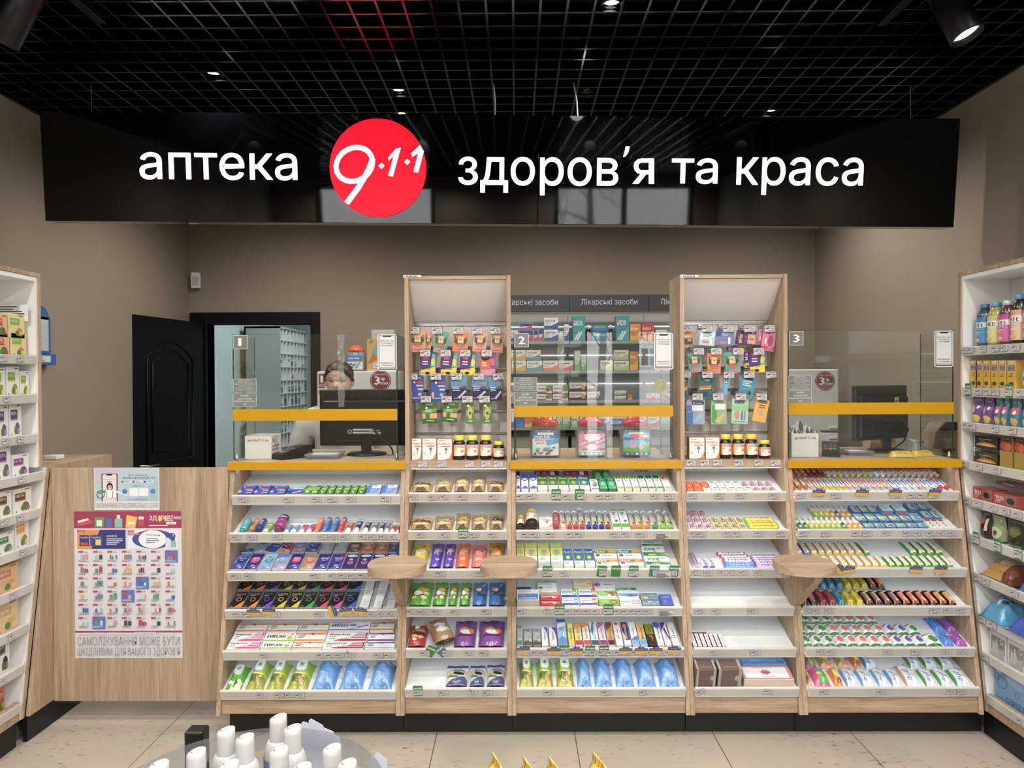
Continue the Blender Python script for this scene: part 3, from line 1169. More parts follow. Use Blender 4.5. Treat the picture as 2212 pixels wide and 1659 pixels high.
def shape(key, w, l):
 """Meshes of a style at a size: [(part name or None, mesh)], shared by every copy of that size."""
 s = ST[key]
 w, l = max(.006, math.floor(w / .0025) * .0025), max(.006, math.floor(l / .0025) * .0025)
 ck = (key, round(w, 4), round(l, 4))
 if ck in _MC:
  return _MC[ck]
 kind, t = s['kind'], s['t']
 out = []
 m = MB()
 if kind == 'box':
  sd = s['side'] or s['b']
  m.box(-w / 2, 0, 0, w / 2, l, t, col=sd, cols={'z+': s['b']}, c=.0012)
  e = .0013
  draw(m, lambda u, v, h: ((-.5 + u) * (w - 2 * e), e + v * (l - 2 * e), t + h), s['g'])
  if s.get('fg'):
   draw(m, lambda u, v, h: ((-.5 + u) * (w - 2 * e), -h, e + v * (t - 2 * e)), s['fg'])
  if s.get('xg'):
   draw(m, lambda u, v, h: (w / 2 + h, e + v * (l - 2 * e), t - e - u * (t - 2 * e)), s['xg'])
   draw(m, lambda u, v, h: (-w / 2 - h, e + v * (l - 2 * e), e + u * (t - 2 * e)), s['xg'])
  out.append((s['n'], m.mesh(s['n'], s['mat'] or 'print')))
 elif kind in PIL:
  tab = PIL[kind]
  ph = (sum(map(ord, key)) % 17)
  wr = s.get('wr', .05)

  def S(u, v, h):
   e = interp(tab, min(1, max(0, v)))
   q = abs(2 * u - 1)
   f = (1 - q ** 2.6) ** .6 if q < 1 else 0
   z = t * e * f
   z += t * wr * (sin(9 * u + ph + 5 * v) * sin(11 * v + ph) + .5 * sin(23 * u + 3 * v) * (1 if v < .25 or v > .8 else .3)) * (.3 + f)
   x = (u - .5) * w * (1 + (.05 * (v < .12 or v > .9) - .03 * e if kind != 'pouch' else -.02 * e))
   if kind == 'wipes' and v < .12:
    x *= 1 + .1 * (1 - v / .12)
   y = v * l
   if kind == 'pouch':
    y += .012 * sin(pi * u) * (1 - v) * -1 + .012 * (1 - v)
    z += .012 * v * v
   return (x, y, max(.0012, z + .0012) + h)
  nu, nv = 12, 16
  pts = [S(i / nu, j / nv, 0) for j in range(nv + 1) for i in range(nu + 1)]
  m.add(pts, [(j * (nu + 1) + i, j * (nu + 1) + i + 1, (j + 1) * (nu + 1) + i + 1, (j + 1) * (nu + 1) + i) for j in range(nv) for i in range(nu)], s['b'], True)
  rim = [j * 0 + i for i in range(nu + 1)] + [(j + 1) * (nu + 1) + nu for j in range(nv)] + [nv * (nu + 1) + nu - 1 - i for i in range(nu)] + [(nv - 1 - j) * (nu + 1) for j in range(nv - 1)]
  top = [pts[i] for i in rim]
  n = len(top)
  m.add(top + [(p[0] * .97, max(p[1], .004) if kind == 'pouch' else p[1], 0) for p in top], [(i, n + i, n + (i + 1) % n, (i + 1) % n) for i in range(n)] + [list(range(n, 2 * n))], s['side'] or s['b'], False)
  draw(m, S, s['g'], fine=.16, off=.0010, step=.00035)
  out.append((s['n'], m.mesh(s['n'], s['mat'] or 'foil')))
  if kind == 'wipes' and s.get('lid'):
   q = MB()
   lw, ll, ly = w * .52, l * .38, l * .68
   ring = []
   for k in range(28):
    a = 2 * pi * k / 28
    ring.append((lw / 2 * math.copysign(abs(cos(a)) ** .55, cos(a)), ly + ll / 2 * math.copysign(abs(sin(a)) ** .55, sin(a))))
   q.prism(ring, 'z', t * .8, t + .007, 'f2f4f2')
   q.prism([(p[0] * .88, ly + (p[1] - ly) * .9) for p in ring], 'z', t + .0072, t + .010, 'f8faf8')
   draw(q, lambda u, v, h: ((u - .5) * lw, ly - ll / 2 + v * ll, t + .0101 + h), s['lid'])
   out.append(('lid', q.mesh('lid', 'gloss')))
 elif kind == 'lathe':
  r, zc = w / 2, (0 if s.get('stand') else w / 2)
  segs = {}
  for a in s['prof']:
   segs.setdefault(a[3], []).append(a)
  first = True
  for pn, rows in segs.items():
   q = MB()
   q.lathe([(a[1] * r, a[0] * l, a[2]) for a in rows], s.get('nn', 20), axis='y', o=(0, 0, zc))
   if pn == s.get('lab', 'body') and s['g']:
    y0, y1, rl = s['zone']
    an = s.get('ang', 180)
    def S(u, v, h):
     a = radians(90 + an / 2 - an * u)
     return ((rl * r + h) * cos(a), (y0 + (y1 - y0) * v) * l, zc + (rl * r + h) * sin(a))
    draw(q, S, s['g'], fine=.12, off=.0009, step=.00025)
   mt = s.get('mats', {}).get(pn, s['mat'] or 'gloss')
   out.append((pn, q.mesh(pn, mt)))
  if s.get('sleeve'):                                  # a printed label of its own around a clear body
   q = MB()
   y0, y1, rl = s['zone']
   q.lathe([(rl * r + .0004, y0 * l, s['sleeve']), (rl * r + .0004, y1 * l, s['sleeve'])], 28, axis='y', o=(0, 0, zc), closed=False)
   def S2(u, v, h):
    a = radians(180 - 180 * u)
    return ((rl * r + .0004 + h) * cos(a), (y0 + (y1 - y0) * v) * l, zc + (rl * r + .0004 + h) * sin(a))
   draw(q, S2, s['sg'], fine=.12, off=.0007, step=.00025)
   out.append(('label', q.mesh('label', 'gloss')))
 elif kind == 'tube':
  cl = s.get('cl', .2) * l
  nb, nt = 14, 8

  def S(u, v, h):
   a = pi * (1 - u)
   hw = w / 2 * (.86 + .14 * v)
   ht = (t / 2) * (1 - v) ** .75 + .0012
   zc = t / 2 * (1 - .85 * v)
   return ((hw + h * .3) * cos(a), cl + v * (l - cl), max(0.0004, zc + (ht + h) * sin(a)))
  pts = [S(2 * i / nb, j / nt, 0) for j in range(nt + 1) for i in range(nb)]
  m.add(pts, [(j * nb + i, j * nb + (i + 1) % nb, (j + 1) * nb + (i + 1) % nb, (j + 1) * nb + i) for j in range(nt) for i in range(nb)], s['b'], True)
  m.add([S(2 * i / nb, 0, 0) for i in range(nb)], [list(range(nb))], s['b'])
  draw(m, S, s['g'], fine=.14, off=.0008, step=.0002)
  q = MB()
  cr = min(w * .4, t * .5)
  q.lathe([(cr * .94, 0), (cr, .004), (cr, cl - .003), (cr * .9, cl + .001)], 18, s.get('cap', 'f4f4f4'), axis='y', o=(0, 0, max(cr, t / 2)))
  out.append(('tube_body', m.mesh('tube_body', s['mat'] or 'gloss')))
  out.append(('cap', q.mesh('cap', 'gloss')))
 elif kind == 'candy':
  r = w / 2 * .9
  c2 = s.get('c2', s['b'])
  pf = [(r * .9, 0, c2), (r * .75, .03 * l, c2), (r * .32, .10 * l, c2), (r, .16 * l, s['b']), (r, .84 * l, s['b']), (r * .32, .90 * l, c2), (r * .75, .97 * l, c2), (r * .9, l, c2)]
  m.lathe(pf, 10, axis='y', o=(0, 0, r))
  def S(u, v, h):
   a = pi * (1 - u)
   return ((r + h) * cos(a), (.17 + .66 * v) * l, r + (r + h) * sin(a))
  draw(m, S, s['g'], fine=.3, off=.0006)
  out.append((s['n'], m.mesh(s['n'], 'foil')))
 _MC[ck] = out
 return out

GOODS = []

def put(key, w, l, mat, where, row=None, order=0.0):
 """Place one article; its label gets its place in the row once the row is complete."""
 s = ST[key]
 sh = shape(key, w, l)
 if len(sh) == 1:
  o = link(s['n'], sh[0][1])
 else:
  o = link(s['n'], None)
  o.empty_display_size = .03
  for pn, me in sh:
   link(pn, me, o)
 o.matrix_world = mat
 tag(o, None, s['c'])
 GOODS.append((o, s, where, row, order))
 return o

def label_goods():
 rows = {}
 for g in GOODS:
  rows.setdefault((g[2], g[3]), []).append(g)
 for (where, row), gs in rows.items():
  gs.sort(key=lambda g: g[4])
  for i, (o, s, *_r) in enumerate(gs):
   n = nth(i, len(gs))
   o['label'] = ', '.join(q for q in (s['k'], n, row or '', where) if q)
   o['group'] = '%s articles, %s' % (s['c'], where)

def pxrow(b, i, cx, cy, sc, yf, yb, items, row=None, lift=0.0, v_min=.0062):
 """A row of articles on a tray. Crop origin (cx, cy), scale sc; yf/yb: crop y of the near and far end of the top face.
 items: (x0, x1, style[, {yb/yf/rot/lift/dv}]) with x0..x1 the crop x of the near end."""
 for it in items:
  x0, x1, key = it[:3]
  k = it[3] if len(it) > 3 else {}
  s = ST[key]
  t = s['t'] if s['kind'] != 'lathe' else None
  a_f, a_b = k.get('yf', yf), k.get('yb', yb)
  w_est = abs(x1 - x0) / sc * 3.15 / FPX
  if s.get('across') and t is None:
   w_est = abs(a_f - a_b) / sc * 3.1 / FPX * 1.25
  th = (t if t is not None else w_est) * (1 if s['kind'] in ('box',) else .6) + k.get('lift', lift)
  X0, v0 = tray_pt(b, i, cx + x0 / sc, cy + a_f / sc, th)
  X1, _ = tray_pt(b, i, cx + x1 / sc, cy + a_f / sc, th)
  _, v1 = tray_pt(b, i, cx + (x0 + x1) / 2 / sc, cy + a_b / sc, th)
  v0 = max(v0, v_min)
  mg = .0075 if s['kind'] == 'wipes' else .0018
  X0, X1 = max(X0, BX[b] + .0186 + mg), min(X1, BX[b + 1] - .0186 - mg)
  w = (X1 - X0) - (.0012 if s['kind'] not in ('wipes', 'pouch') else .006)
  l = max(.012, v1 - v0)
  xm = (X0 + X1) / 2
  lo, hi = BX[b] + .0195, BX[b + 1] - .0195
  w = min(w, hi - lo) * (.92 if s['kind'] == 'wipes' else 1)
  xm = min(max(xm, lo + w / 2 + .0008), hi - w / 2 - .0008)
  vmax = (3.418 - tray_o(b, i).y) / cos(TANG)
  if v0 + l > vmax:
   l = vmax - v0
  wl, ll = (w, l)
  M_ = trayM(b, i, xm, v0, k.get('rot', 0), k.get('lift', lift) + .0006)
  if s.get('across'):
   M_ = trayM(b, i, xm - w / 2, v0 + l / 2, 0, k.get('lift', lift) + .0006) @ Matrix.Rotation(-pi / 2, 4, 'Z')
   wl, ll = l, w
  put(key, wl, ll, M_, BAYS[b] + "'s " + TRAYS[i], row, X0)

def ring(c, a, b, w=.12):
 return O(a, b, .26, .15, c, .22)

WH = 'f4f4f2'
# --- left counter
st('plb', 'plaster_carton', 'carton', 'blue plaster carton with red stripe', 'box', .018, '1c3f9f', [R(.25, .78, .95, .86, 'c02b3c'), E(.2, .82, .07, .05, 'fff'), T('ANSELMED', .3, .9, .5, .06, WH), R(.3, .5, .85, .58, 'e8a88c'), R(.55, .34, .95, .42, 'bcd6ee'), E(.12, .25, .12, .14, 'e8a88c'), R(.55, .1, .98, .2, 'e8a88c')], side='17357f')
st('plv', 'plaster_carton', 'carton', 'sky blue and violet plaster carton', 'box', .018, '6fa6dc', [R(0, .0, 1, .45, '2b2c63'), P('4c5fae', 0, .45, 1, .45, 1, .62, 0, .75), R(.25, .66, .95, .71, 'fff'), P('d8cfe6', .45, .05, .95, .3, .9, .42, .4, .17), T('ANSELMED', .35, .86, .4, .07, WH)])
GRB = [P('6db24a', 0, .3, 1, .5, 1, .8, 0, .6), R(.3, .88, .7, .94, WH)]
st('plg', 'plaster_carton', 'carton', 'wide green plaster carton', 'box', .018, '2c7a35', GRB + [R(.15, .1, .9, .36, 'e3b06c'), R(.38, .1, .62, .36, '2c7a35'), T('ANSELMED', .3, .86, .4, .07, WH), E(.27, .68, .05, .06, 'fff'), R(.36, .64, .9, .7, 'c3d9b0')])
st('plgn', 'plaster_carton', 'carton', 'narrow green plaster carton', 'box', .018, '2c7a35', GRB + [E(.5, .38, .24, .32, 'e3b06c'), R(.33, .28, .67, .48, '2c7a35'), E(.25, .85, .09, .05, 'fff')])
st('plgy', 'plaster_carton', 'carton', 'grey-blue plaster carton', 'box', .02, '8fa9c8', [R(0, 0, .28, .8, '3d6fc0'), R(.3, .55, .95, .85, 'e9eef4'), T('Mrs.Home', .2, .88, .5, .08, '1c2f66'), P('5c8fd8', .3, .05, .8, .5, .95, .5, .7, .08), LN(.36, .78, .5, 3, .07, '456', .02)])
LPROF = [(0, .62, 'c', 'cap'), (.02, .68, 'c', 'cap'), (.17, .68, 'c', 'cap'), (.18, .5, 'c', 'cap'), (.16, .6, 'b', 'body'), (.22, .95, 'b', 'body'), (.3, 1, 'b', 'body'), (.86, 1, 'b', 'body'), (.95, .8, 'b', 'body'), (.99, .4, 'b', 'body'), (1, .05, 'b', 'body')]
def bott(key, look, b, c, g):
 st(key, 'gel_bottle', 'bottle', look, 'lathe', 0, b, g, prof=[(a, r, {'c': c, 'b': b}[k], pn) for a, r, k, pn in LPROF], zone=(.28, .86, 1.0), name2='b')
bott('bteal', 'teal gel bottle', '3fb3bd', '2d97a3', [T('Durex', .3, .25, .3, .6, 'e8fafa', 90)])
bott('btan', 'tan and coral gel bottle', 'c08a58', 'a8713f', [R(0, .6, 1, 1, 'ef7f66'), T('durex', .3, .2, .28, .5, '7a4a26', 90)])
bott('bnavy', 'dark blue gel bottle', '24318f', '1a1a55', [T('durex', .3, .25, .34, .6, 'e8ecff', 90)])
bott('bmag', 'large magenta gel bottle', '9c2f7d', '7d2a66', [R(0, .55, 1, .8, '3a1d46'), E(.5, .68, .3, .06, 'e9d8ec'), P('c46aa9', .3, .15, .6, .35, .7, .3, .45, .1)])
for kk, nm, b, c in (('borg', 'orange', 'e0672c', 'e38a78'), ('bblu', 'bright blue', '2b6fb8', '5e8fcf'), ('bred', 'red', 'c3263a', 'd05a66')):
 bott(kk, nm + ' gel bottle', b, c, [O(.5, .82, .2, .1, 'f3e6e0', .25), LN(.3, .6, .4, 5, .1, 'f3e6e0', .03), T('Contex', .3, .62, .4, .08, WH)])
def tubst(key, look, b, cap, g, nm='gel_tube'):
 st(key, nm, 'tube', look, 'tube', .024, b, g, cap=cap)
tubst('tgrn', 'lime green gel tube', '84c03c', 'd9e6da', [R(0, .88, 1, 1, 'e6efe0'), E(.5, .55, .2, .16, 'eaf4d8'), LN(.3, .3, .4, 3, .1, 'eef', .03)])
tubst('tsky', 'small sky blue gel tube', '5aa5d8', 'f2f4f4', [R(0, .8, 1, .92, '1f2d4e'), R(0, .92, 1, 1, 'dfeaf0'), E(.5, .45, .16, .2, 'd8ecf8')])
tubst('tpnk', 'small pink gel tube', 'd65fae', 'f2f4f4', [R(0, .82, 1, .93, '3a2748'), R(0, .93, 1, 1, 'efdde8'), E(.55, .4, .2, .12, 'a3246f')])
for kk, nm, b in (('twr', 'red', 'c22a33'), ('twp', 'violet', '35296f'), ('twg', 'grey', '7b7f80')):
 tubst(kk, 'white topped %s gel tube' % nm, b, 'f4f4f4', [R(0, .62, 1, 1, 'eceeee'), T('contex', .25, .78, .5, .1, '445'), LN(.25, .45, .5, 3, .12, 'eee', .05)])
def dur(key, look, b, acc, txt='durex', tc='eef2ff', g=(), extra=()):
 st(key, 'condom_carton', 'carton', look, 'box', .022, b, list(extra) + [E(.5, .6, .36, .2, acc), T(txt, .22, .66, .56, .12, tc, b=.04), R(.35, .56, .65, .6, tc), LN(.4, .24, .4, 2, .07, 'cdd6ea', .03), R(.62, .05, .85, .12, 'e4e6f2')] + list(g), mat='gloss', side='c9c4bf')
dur('dblu', 'blue condom carton', '1f48a8', '16296a', extra=[P('3f78d8', 0, .9, .5, 1, 1, 1, 0, .3)])
dur('dnp', 'navy condom carton with pink swoosh', '2a2a78', 'd42a78', extra=[P('3c44a8', 0, .2, .6, 0, 1, 0, 1, .3)])
dur('dnv', 'navy condom carton with purple arrow', '2a2d80', '3c2a86', g=[P('c83c98', .8, .85, .95, .7, .8, .52, .7, .6, .82, .7, .7, .8)], extra=[P('4a55b8', 0, .0, .7, 0, 1, .4)])
dur('dht', 'silver teal holographic condom carton', '8fb6cc', '2f98a6', extra=[P('b9d2f0', 0, .5, 1, .8, 1, 1, 0, 1), P('7aa0d8', 0, 0, .5, 0, 1, .5, 1, .7)])
dur('dhs', 'silver lilac holographic condom carton', '9aa0c8', '8b9ac4', extra=[P('6f86d4', 0, .6, 1, .9, 1, 1, 0, 1), P('c9b9e0', 0, 0, 1, 0, 1, .3), P('e6e2b0', 0, .5, .3, .6, 0, .7)])
dur('dtan', 'tan gold condom carton', 'b08a62', 'd4604e', extra=[P('c9a67e', 0, 0, 1, 0, 1, .45)], g=[P('7bb0b8', .6, .75, .86, .7, .7, .55)])
dur('dro', 'red and orange condom carton', 'b02a4c', '55205c', extra=[P('ef9a3c', 0, 0, 1, 0, 1, .2, 0, .45)])
dur('dhr', 'lilac rainbow condom carton', '8c86c4', '8090c8', extra=[P('e6cf5a', 0, .1, 1, .3, 1, .38, 0, .2), P('e08a9a', 0, .2, 1, .38, 1, .45, 0, .3)])
dur('dbr', 'brown condom carton', '6a5238', 'd8685c', extra=[])
def con(key, look, b, acc, tc='2a2f66', top='f4f4f6'):
 st(key, 'condom_carton', 'carton', look, 'box', .022, b, [E(.5, .86, .42, .085, 'f2f4f6'), T('Contex', .2, .82, .6, .09, tc, b=.04), O(.5, .42, .24, .13, acc, .35), P(acc, .3, .36, .6, .5, .7, .44, .4, .3), R(.35, .6, .62, .65, 'e9e4ee')], mat='gloss', side='b9b4b4')
con('cpur', 'purple condom carton with white name oval', '38285f', 'b86ab0')
con('cgry', 'pale grey condom carton', 'a6b2b8', 'd8c878')
con('corg', 'orange condom carton', 'c8731c', 'f4dca0')
con('cblu', 'blue condom carton with white oval', '2a5fae', '9cc4ea')
for kk, nm, c in (('o', 'orange', 'e07a2c'), ('p', 'purple', '6a3fb0'), ('y', 'yellow', 'd8c52c'), ('g', 'green', '3f9a4a'), ('r', 'red', 'cf3350'), ('k', 'pink', 'c8408a'), ('b', 'blue', '2f58c8')):
 st('do' + kk, 'condom_carton', 'carton', 'black condom carton with %s ring' % nm, 'box', .022, '1c1c20', [P(c, 1, 0, 1, .45, .45, 0), P('2e2e34', 0, 1, 1, 1, .2, .5, 0, .4), O(.5, .5, .2, .13, c, .25), T('DOLPHI', .12, .78, .72, .12, c, b=.04), R(.15, .72, .5, .75, 'b8b8b8'), R(.08, .05, .3, .08, '999')], mat='gloss', side='8d8a86')
st('lex', 'condom_carton', 'carton', 'white and silver condom carton', 'box', .022, 'e6e8ea', [R(0, 0, .3, 1, '9aa0a4'), T('LEX', .38, .8, .5, .13, '7b8288', b=.03), O(.68, .25, .14, .09, 'b0b4b8', .3), R(.5, .08, .8, .11, 'b0b4b8')], side='d9dcde')
st('tilted', 'condom_carton', 'carton', 'tilted blue carton with white end', 'box', .024, '27509c', [R(.2, .7, .8, .8, '9cb6e4')], side='e6e6ea', fg=[LN(.1, .8, .8, 4, .2, '556', .05)])
def test(key, look, top, c2, body, txt=None, tc='333', extra=()):
 st(key, 'test_carton', 'carton', look, 'box', .02, 'f1f1ef', [R(0, .8, 1, 1, top), R(0, 0, 1, .2, c2), R(.4, .42, .97, .45, 'e3c9a8'), LN(.08, .68, .28, 2, .14, '666', .05), LN(.05, .38, .25, 1, .1, '334', .07), T(body, .06, .83, .3, .13, 'f8e8d0') if txt is None else T(txt, .06, .52, .6, .36, tc, b=.05), E(.55, .82, .05, .12, '7a5a8a')] + list(extra))
test('tor', 'white test carton with orange bands', 'e08a22', 'e08a22', 'DIAGNOST')
test('tpu', 'white test carton with purple bands', '7a3a86', '7a3a86', 'DIAGNOST')
test('tbl', 'white test carton with blue bands', '2f4aa8', '8fb8e4', 'DIAGNOST')
def htest(key, look, c):
 st(key, 'test_carton', 'carton', look, 'box', .02, 'f3f2f0', [P(c, .72, 1, 1, 1, 1, 0, .25, 0, .62, .45), T('HomeTest', .06, .68, .5, .22, '1d3f33', b=.05), R(.68, .78, .95, .9, 'fff'), R(.64, .52, .97, .64, 'f8e8ee'), R(.52, .26, .97, .36, 'f8e8ee'), P('d8d8dc', .22, .08, .3, .05, .7, .6, .64, .66), P(c, .18, .05, .4, .26, .43, .2, .24, .02), LN(.06, .48, .2, 2, .2, '667', .05)])
htest('thp', 'white test carton with pink corner', 'd8408c')
htest('thm', 'white test carton with maroon corner', 'a8244c')
st('tev', 'test_carton', 'carton', 'white test carton with green stripe', 'box', .02, 'f3f3f0', [R(0, 0, 1, .16, '8cc152'), T('EVIPLAN', .08, .36, .6, .36, '33373a', b=.04), E(.85, .4, .09, .2, '9cc65a'), E(.86, .36, .05, .12, 'e39a4a'), E(.9, .82, .04, .1, 'c49a7a'), P('cfe6b0', .6, .62, .86, .7, .8, .56)])
st('tet', 'test_carton', 'carton', 'white test carton with violet stripe', 'box', .02, 'f3f3f2', [R(0, 0, 1, .16, '8a76b8'), R(0, .9, .55, 1, 'b9add6'), T('EVITEST', .04, .4, .42, .4, '44406a', b=.04), E(.58, .6, .09, .14, '8a76b8'), P('8a76b8', .5, .2, .56, .1, .96, .56, .94, .68), P('e4e0ee', .45, .22, .5, .12, .7, .3, .68, .4)])
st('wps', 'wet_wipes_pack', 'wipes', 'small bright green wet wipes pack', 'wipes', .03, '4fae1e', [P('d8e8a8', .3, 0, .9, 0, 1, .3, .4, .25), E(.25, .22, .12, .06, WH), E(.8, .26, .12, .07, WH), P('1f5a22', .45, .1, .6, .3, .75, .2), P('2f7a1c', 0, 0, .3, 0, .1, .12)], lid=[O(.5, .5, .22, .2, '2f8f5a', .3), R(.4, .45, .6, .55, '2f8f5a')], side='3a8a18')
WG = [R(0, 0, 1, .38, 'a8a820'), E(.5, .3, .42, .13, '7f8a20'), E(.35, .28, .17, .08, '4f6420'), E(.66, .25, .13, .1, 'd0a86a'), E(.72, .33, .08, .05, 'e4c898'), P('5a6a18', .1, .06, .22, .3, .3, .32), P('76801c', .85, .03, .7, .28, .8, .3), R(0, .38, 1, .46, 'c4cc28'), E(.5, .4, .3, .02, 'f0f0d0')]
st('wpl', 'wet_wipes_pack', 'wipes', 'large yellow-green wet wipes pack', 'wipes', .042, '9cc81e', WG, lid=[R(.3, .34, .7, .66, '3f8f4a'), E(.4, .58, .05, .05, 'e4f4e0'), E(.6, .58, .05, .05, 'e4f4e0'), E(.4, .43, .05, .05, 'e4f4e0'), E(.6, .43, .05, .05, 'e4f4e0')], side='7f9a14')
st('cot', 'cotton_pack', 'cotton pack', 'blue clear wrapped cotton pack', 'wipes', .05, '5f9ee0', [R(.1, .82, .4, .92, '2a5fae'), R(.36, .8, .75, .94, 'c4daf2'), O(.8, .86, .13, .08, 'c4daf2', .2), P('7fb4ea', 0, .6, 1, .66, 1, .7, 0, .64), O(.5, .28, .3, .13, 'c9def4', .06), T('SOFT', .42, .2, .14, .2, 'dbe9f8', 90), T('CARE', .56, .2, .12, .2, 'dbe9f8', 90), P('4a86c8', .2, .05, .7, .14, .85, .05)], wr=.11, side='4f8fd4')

a = (470, 1000, 5.395)
pxrow(0, 0, *a, 368, 262, [(215, 395, 'plb'), (398, 580, 'plb'), (583, 775, 'plb'), (780, 970, 'plv', {'yb': 275}), (975, 1163, 'plg')] + [(1166 + 90 * k, 1250 + 90 * k, 'plgn', {'yb': 258}) for k in range(6)] + [(1712, 1885, 'plgy', {'yb': 240}), (1893, 2080, 'plgy', {'yb': 236})])
pxrow(0, 1, *a, 812, 650, [(218, 312, 'bteal'), (328, 402, 'btan'), (408, 490, 'bnavy'), (496, 600, 'tgrn', {'yb': 668}), (605, 738, 'bmag', {'yb': 610}), (760, 828, 'tsky', {'yb': 700}), (832, 918, 'tsky', {'yb': 700}), (930, 1012, 'tpnk', {'yb': 694}), (1018, 1096, 'tpnk', {'yb': 690}),
 (1098, 1180, 'borg', {'yb': 645}), (1186, 1270, 'bblu', {'yb': 640}), (1280, 1366, 'bblu', {'yb': 640}), (1372, 1450, 'bred', {'yb': 638}), (1462, 1556, 'twr', {'yb': 636}), (1562, 1650, 'twp', {'yb': 620}), (1668, 1758, 'twp', {'yb': 630}), (1768, 1852, 'twg', {'yb': 630}), (1860, 1928, 'twp', {'yb': 640}), (1934, 1992, 'twg', {'yb': 640}), (1998, 2064, 'twr', {'yb': 690}), (2070, 2112, 'twr', {'yb': 690})])
f = ['dblu', 'dnp', 'dht', 'dhs', 'dnp', 'dtan', 'dnv', 'dnv', 'cpur', 'cpur', 'cpur', 'cpur']
pxrow(0, 2, *a, 1248, 1058, [(130 + 163 * k, 288 + 163 * k, s_) for k, s_ in enumerate(f)], 'front row')
pxrow(0, 2, *a, 1040, 925, [(268, 408, 'dblu', {'yb': 992}), (414, 534, 'dhs'), (690, 842, 'dro'), (850, 1006, 'dhr'), (1012, 1168, 'dblu'), (1176, 1332, 'cgry'), (1338, 1494, 'cgry'), (1500, 1656, 'dbr'), (1662, 1816, 'corg'), (1822, 1980, 'corg'), (1986, 2090, 'cblu')], 'back row')
pxrow(0, 2, *a, 1040, 940, [(530, 682, 'tilted', {'rot': -.25})], 'back row')
a = (470, 1240, 5.395)
f = 'oopyygrkb'
pxrow(0, 3, *a, 408, 208, [(105 + 166 * k, 266 + 166 * k, 'do' + c) for k, c in enumerate(f)] + [(1596, 1750, 'lex', {'yb': 190}), (1756, 1908, 'lex', {'yb': 190}), (1915, 2055, 'lex', {'yb': 280})], 'front row')
pxrow(0, 3, *a, 182, 60, [(215 + 161 * k, 374 + 161 * k, 'do' + c) for k, c in enumerate(f)] + [(1660, 1812, 'lex'), (1822, 1976, 'lex')], 'back row')
pxrow(0, 4, *a, 888, 790, [(90, 474, 'thp'), (480, 842, 'tev'), (850, 1202, 'tor'), (1206, 1694, 'thm'), (1702, 2052, 'tbl')], 'front row')
pxrow(0, 4, *a, 785, 682, [(145, 512, 'thp'), (522, 880, 'tev'), (886, 1240, 'tor'), (1250, 1730, 'thm'), (1738, 2052, 'tpu')], 'middle row')
pxrow(0, 4, *a, 676, 572, [(194, 552, 'tor'), (560, 914, 'tor'), (920, 1272, 'tor'), (1286, 1764, 'tet', {'yf': 660, 'yb': 558}), (1768, 2052, 'tor', {'yf': 660, 'yb': 558})], 'back row')
pxrow(0, 5, *a, 1345, 1010, [(48, 268, 'wps', {'yb': 1060}), (272, 520, 'wpl'), (522, 752, 'wpl'), (754, 1036, 'wpl', {'yf': 1360}), (1046, 1362, 'cot'), (1366, 1690, 'cot'), (1716, 2030, 'cot')])

# --- left tower: snack pouches
def kraft(key, look, c, oval):
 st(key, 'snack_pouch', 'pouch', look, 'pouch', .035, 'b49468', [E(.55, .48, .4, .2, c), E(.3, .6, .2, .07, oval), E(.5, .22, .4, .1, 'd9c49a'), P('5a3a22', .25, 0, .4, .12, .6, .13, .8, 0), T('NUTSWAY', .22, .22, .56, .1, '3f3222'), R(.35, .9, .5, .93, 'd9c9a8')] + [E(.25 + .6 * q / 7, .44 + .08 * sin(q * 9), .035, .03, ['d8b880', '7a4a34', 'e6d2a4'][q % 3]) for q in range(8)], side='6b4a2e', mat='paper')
kraft('kr1', 'kraft pouch of mixed nuts', '6a4438', '6a3a3a')
kraft('kr2', 'kraft pouch of pale seeds', 'b0a888', '6f8a5a')
kraft('kr3', 'kraft pouch of cashews', 'd8c490', 'c9b070')
kraft('kr4', 'kraft pouch of pumpkin seeds', 'c4b088', '8c8a5a')
kraft('kr5', 'kraft pouch with dark seeds', '44464a', '9cb84a')
kraft('kr6', 'kraft pouch of orange fruit pieces', 'd89a3c', 'd8a22c')
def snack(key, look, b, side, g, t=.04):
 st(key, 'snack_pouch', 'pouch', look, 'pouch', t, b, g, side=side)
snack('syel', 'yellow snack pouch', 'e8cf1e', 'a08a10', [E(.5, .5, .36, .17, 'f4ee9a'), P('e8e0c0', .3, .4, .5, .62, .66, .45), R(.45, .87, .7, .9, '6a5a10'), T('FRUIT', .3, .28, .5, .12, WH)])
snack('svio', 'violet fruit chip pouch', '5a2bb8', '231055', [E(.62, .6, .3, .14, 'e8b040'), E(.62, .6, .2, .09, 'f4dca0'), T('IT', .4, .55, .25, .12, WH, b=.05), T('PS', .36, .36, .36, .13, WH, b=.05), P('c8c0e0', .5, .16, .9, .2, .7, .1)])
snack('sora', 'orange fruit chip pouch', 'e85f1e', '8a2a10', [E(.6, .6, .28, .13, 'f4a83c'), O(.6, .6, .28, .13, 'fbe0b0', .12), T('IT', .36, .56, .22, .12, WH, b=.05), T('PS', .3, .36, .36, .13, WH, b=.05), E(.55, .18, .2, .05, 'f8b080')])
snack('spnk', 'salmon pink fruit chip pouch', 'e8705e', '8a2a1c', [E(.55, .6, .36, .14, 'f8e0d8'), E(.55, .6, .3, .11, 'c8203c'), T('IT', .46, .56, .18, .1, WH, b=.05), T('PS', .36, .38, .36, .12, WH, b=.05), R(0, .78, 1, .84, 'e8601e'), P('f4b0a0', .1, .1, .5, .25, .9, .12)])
snack('sgold', 'amber fruit snack pouch', 'd8981c', '8a5a10', [T('BUTEX', .25, .78, .6, .12, '2a1a0a', b=.04), E(.55, .42, .3, .14, 'ef8030'), P('f8d070', .35, .35, .75, .5, .7, .3)])
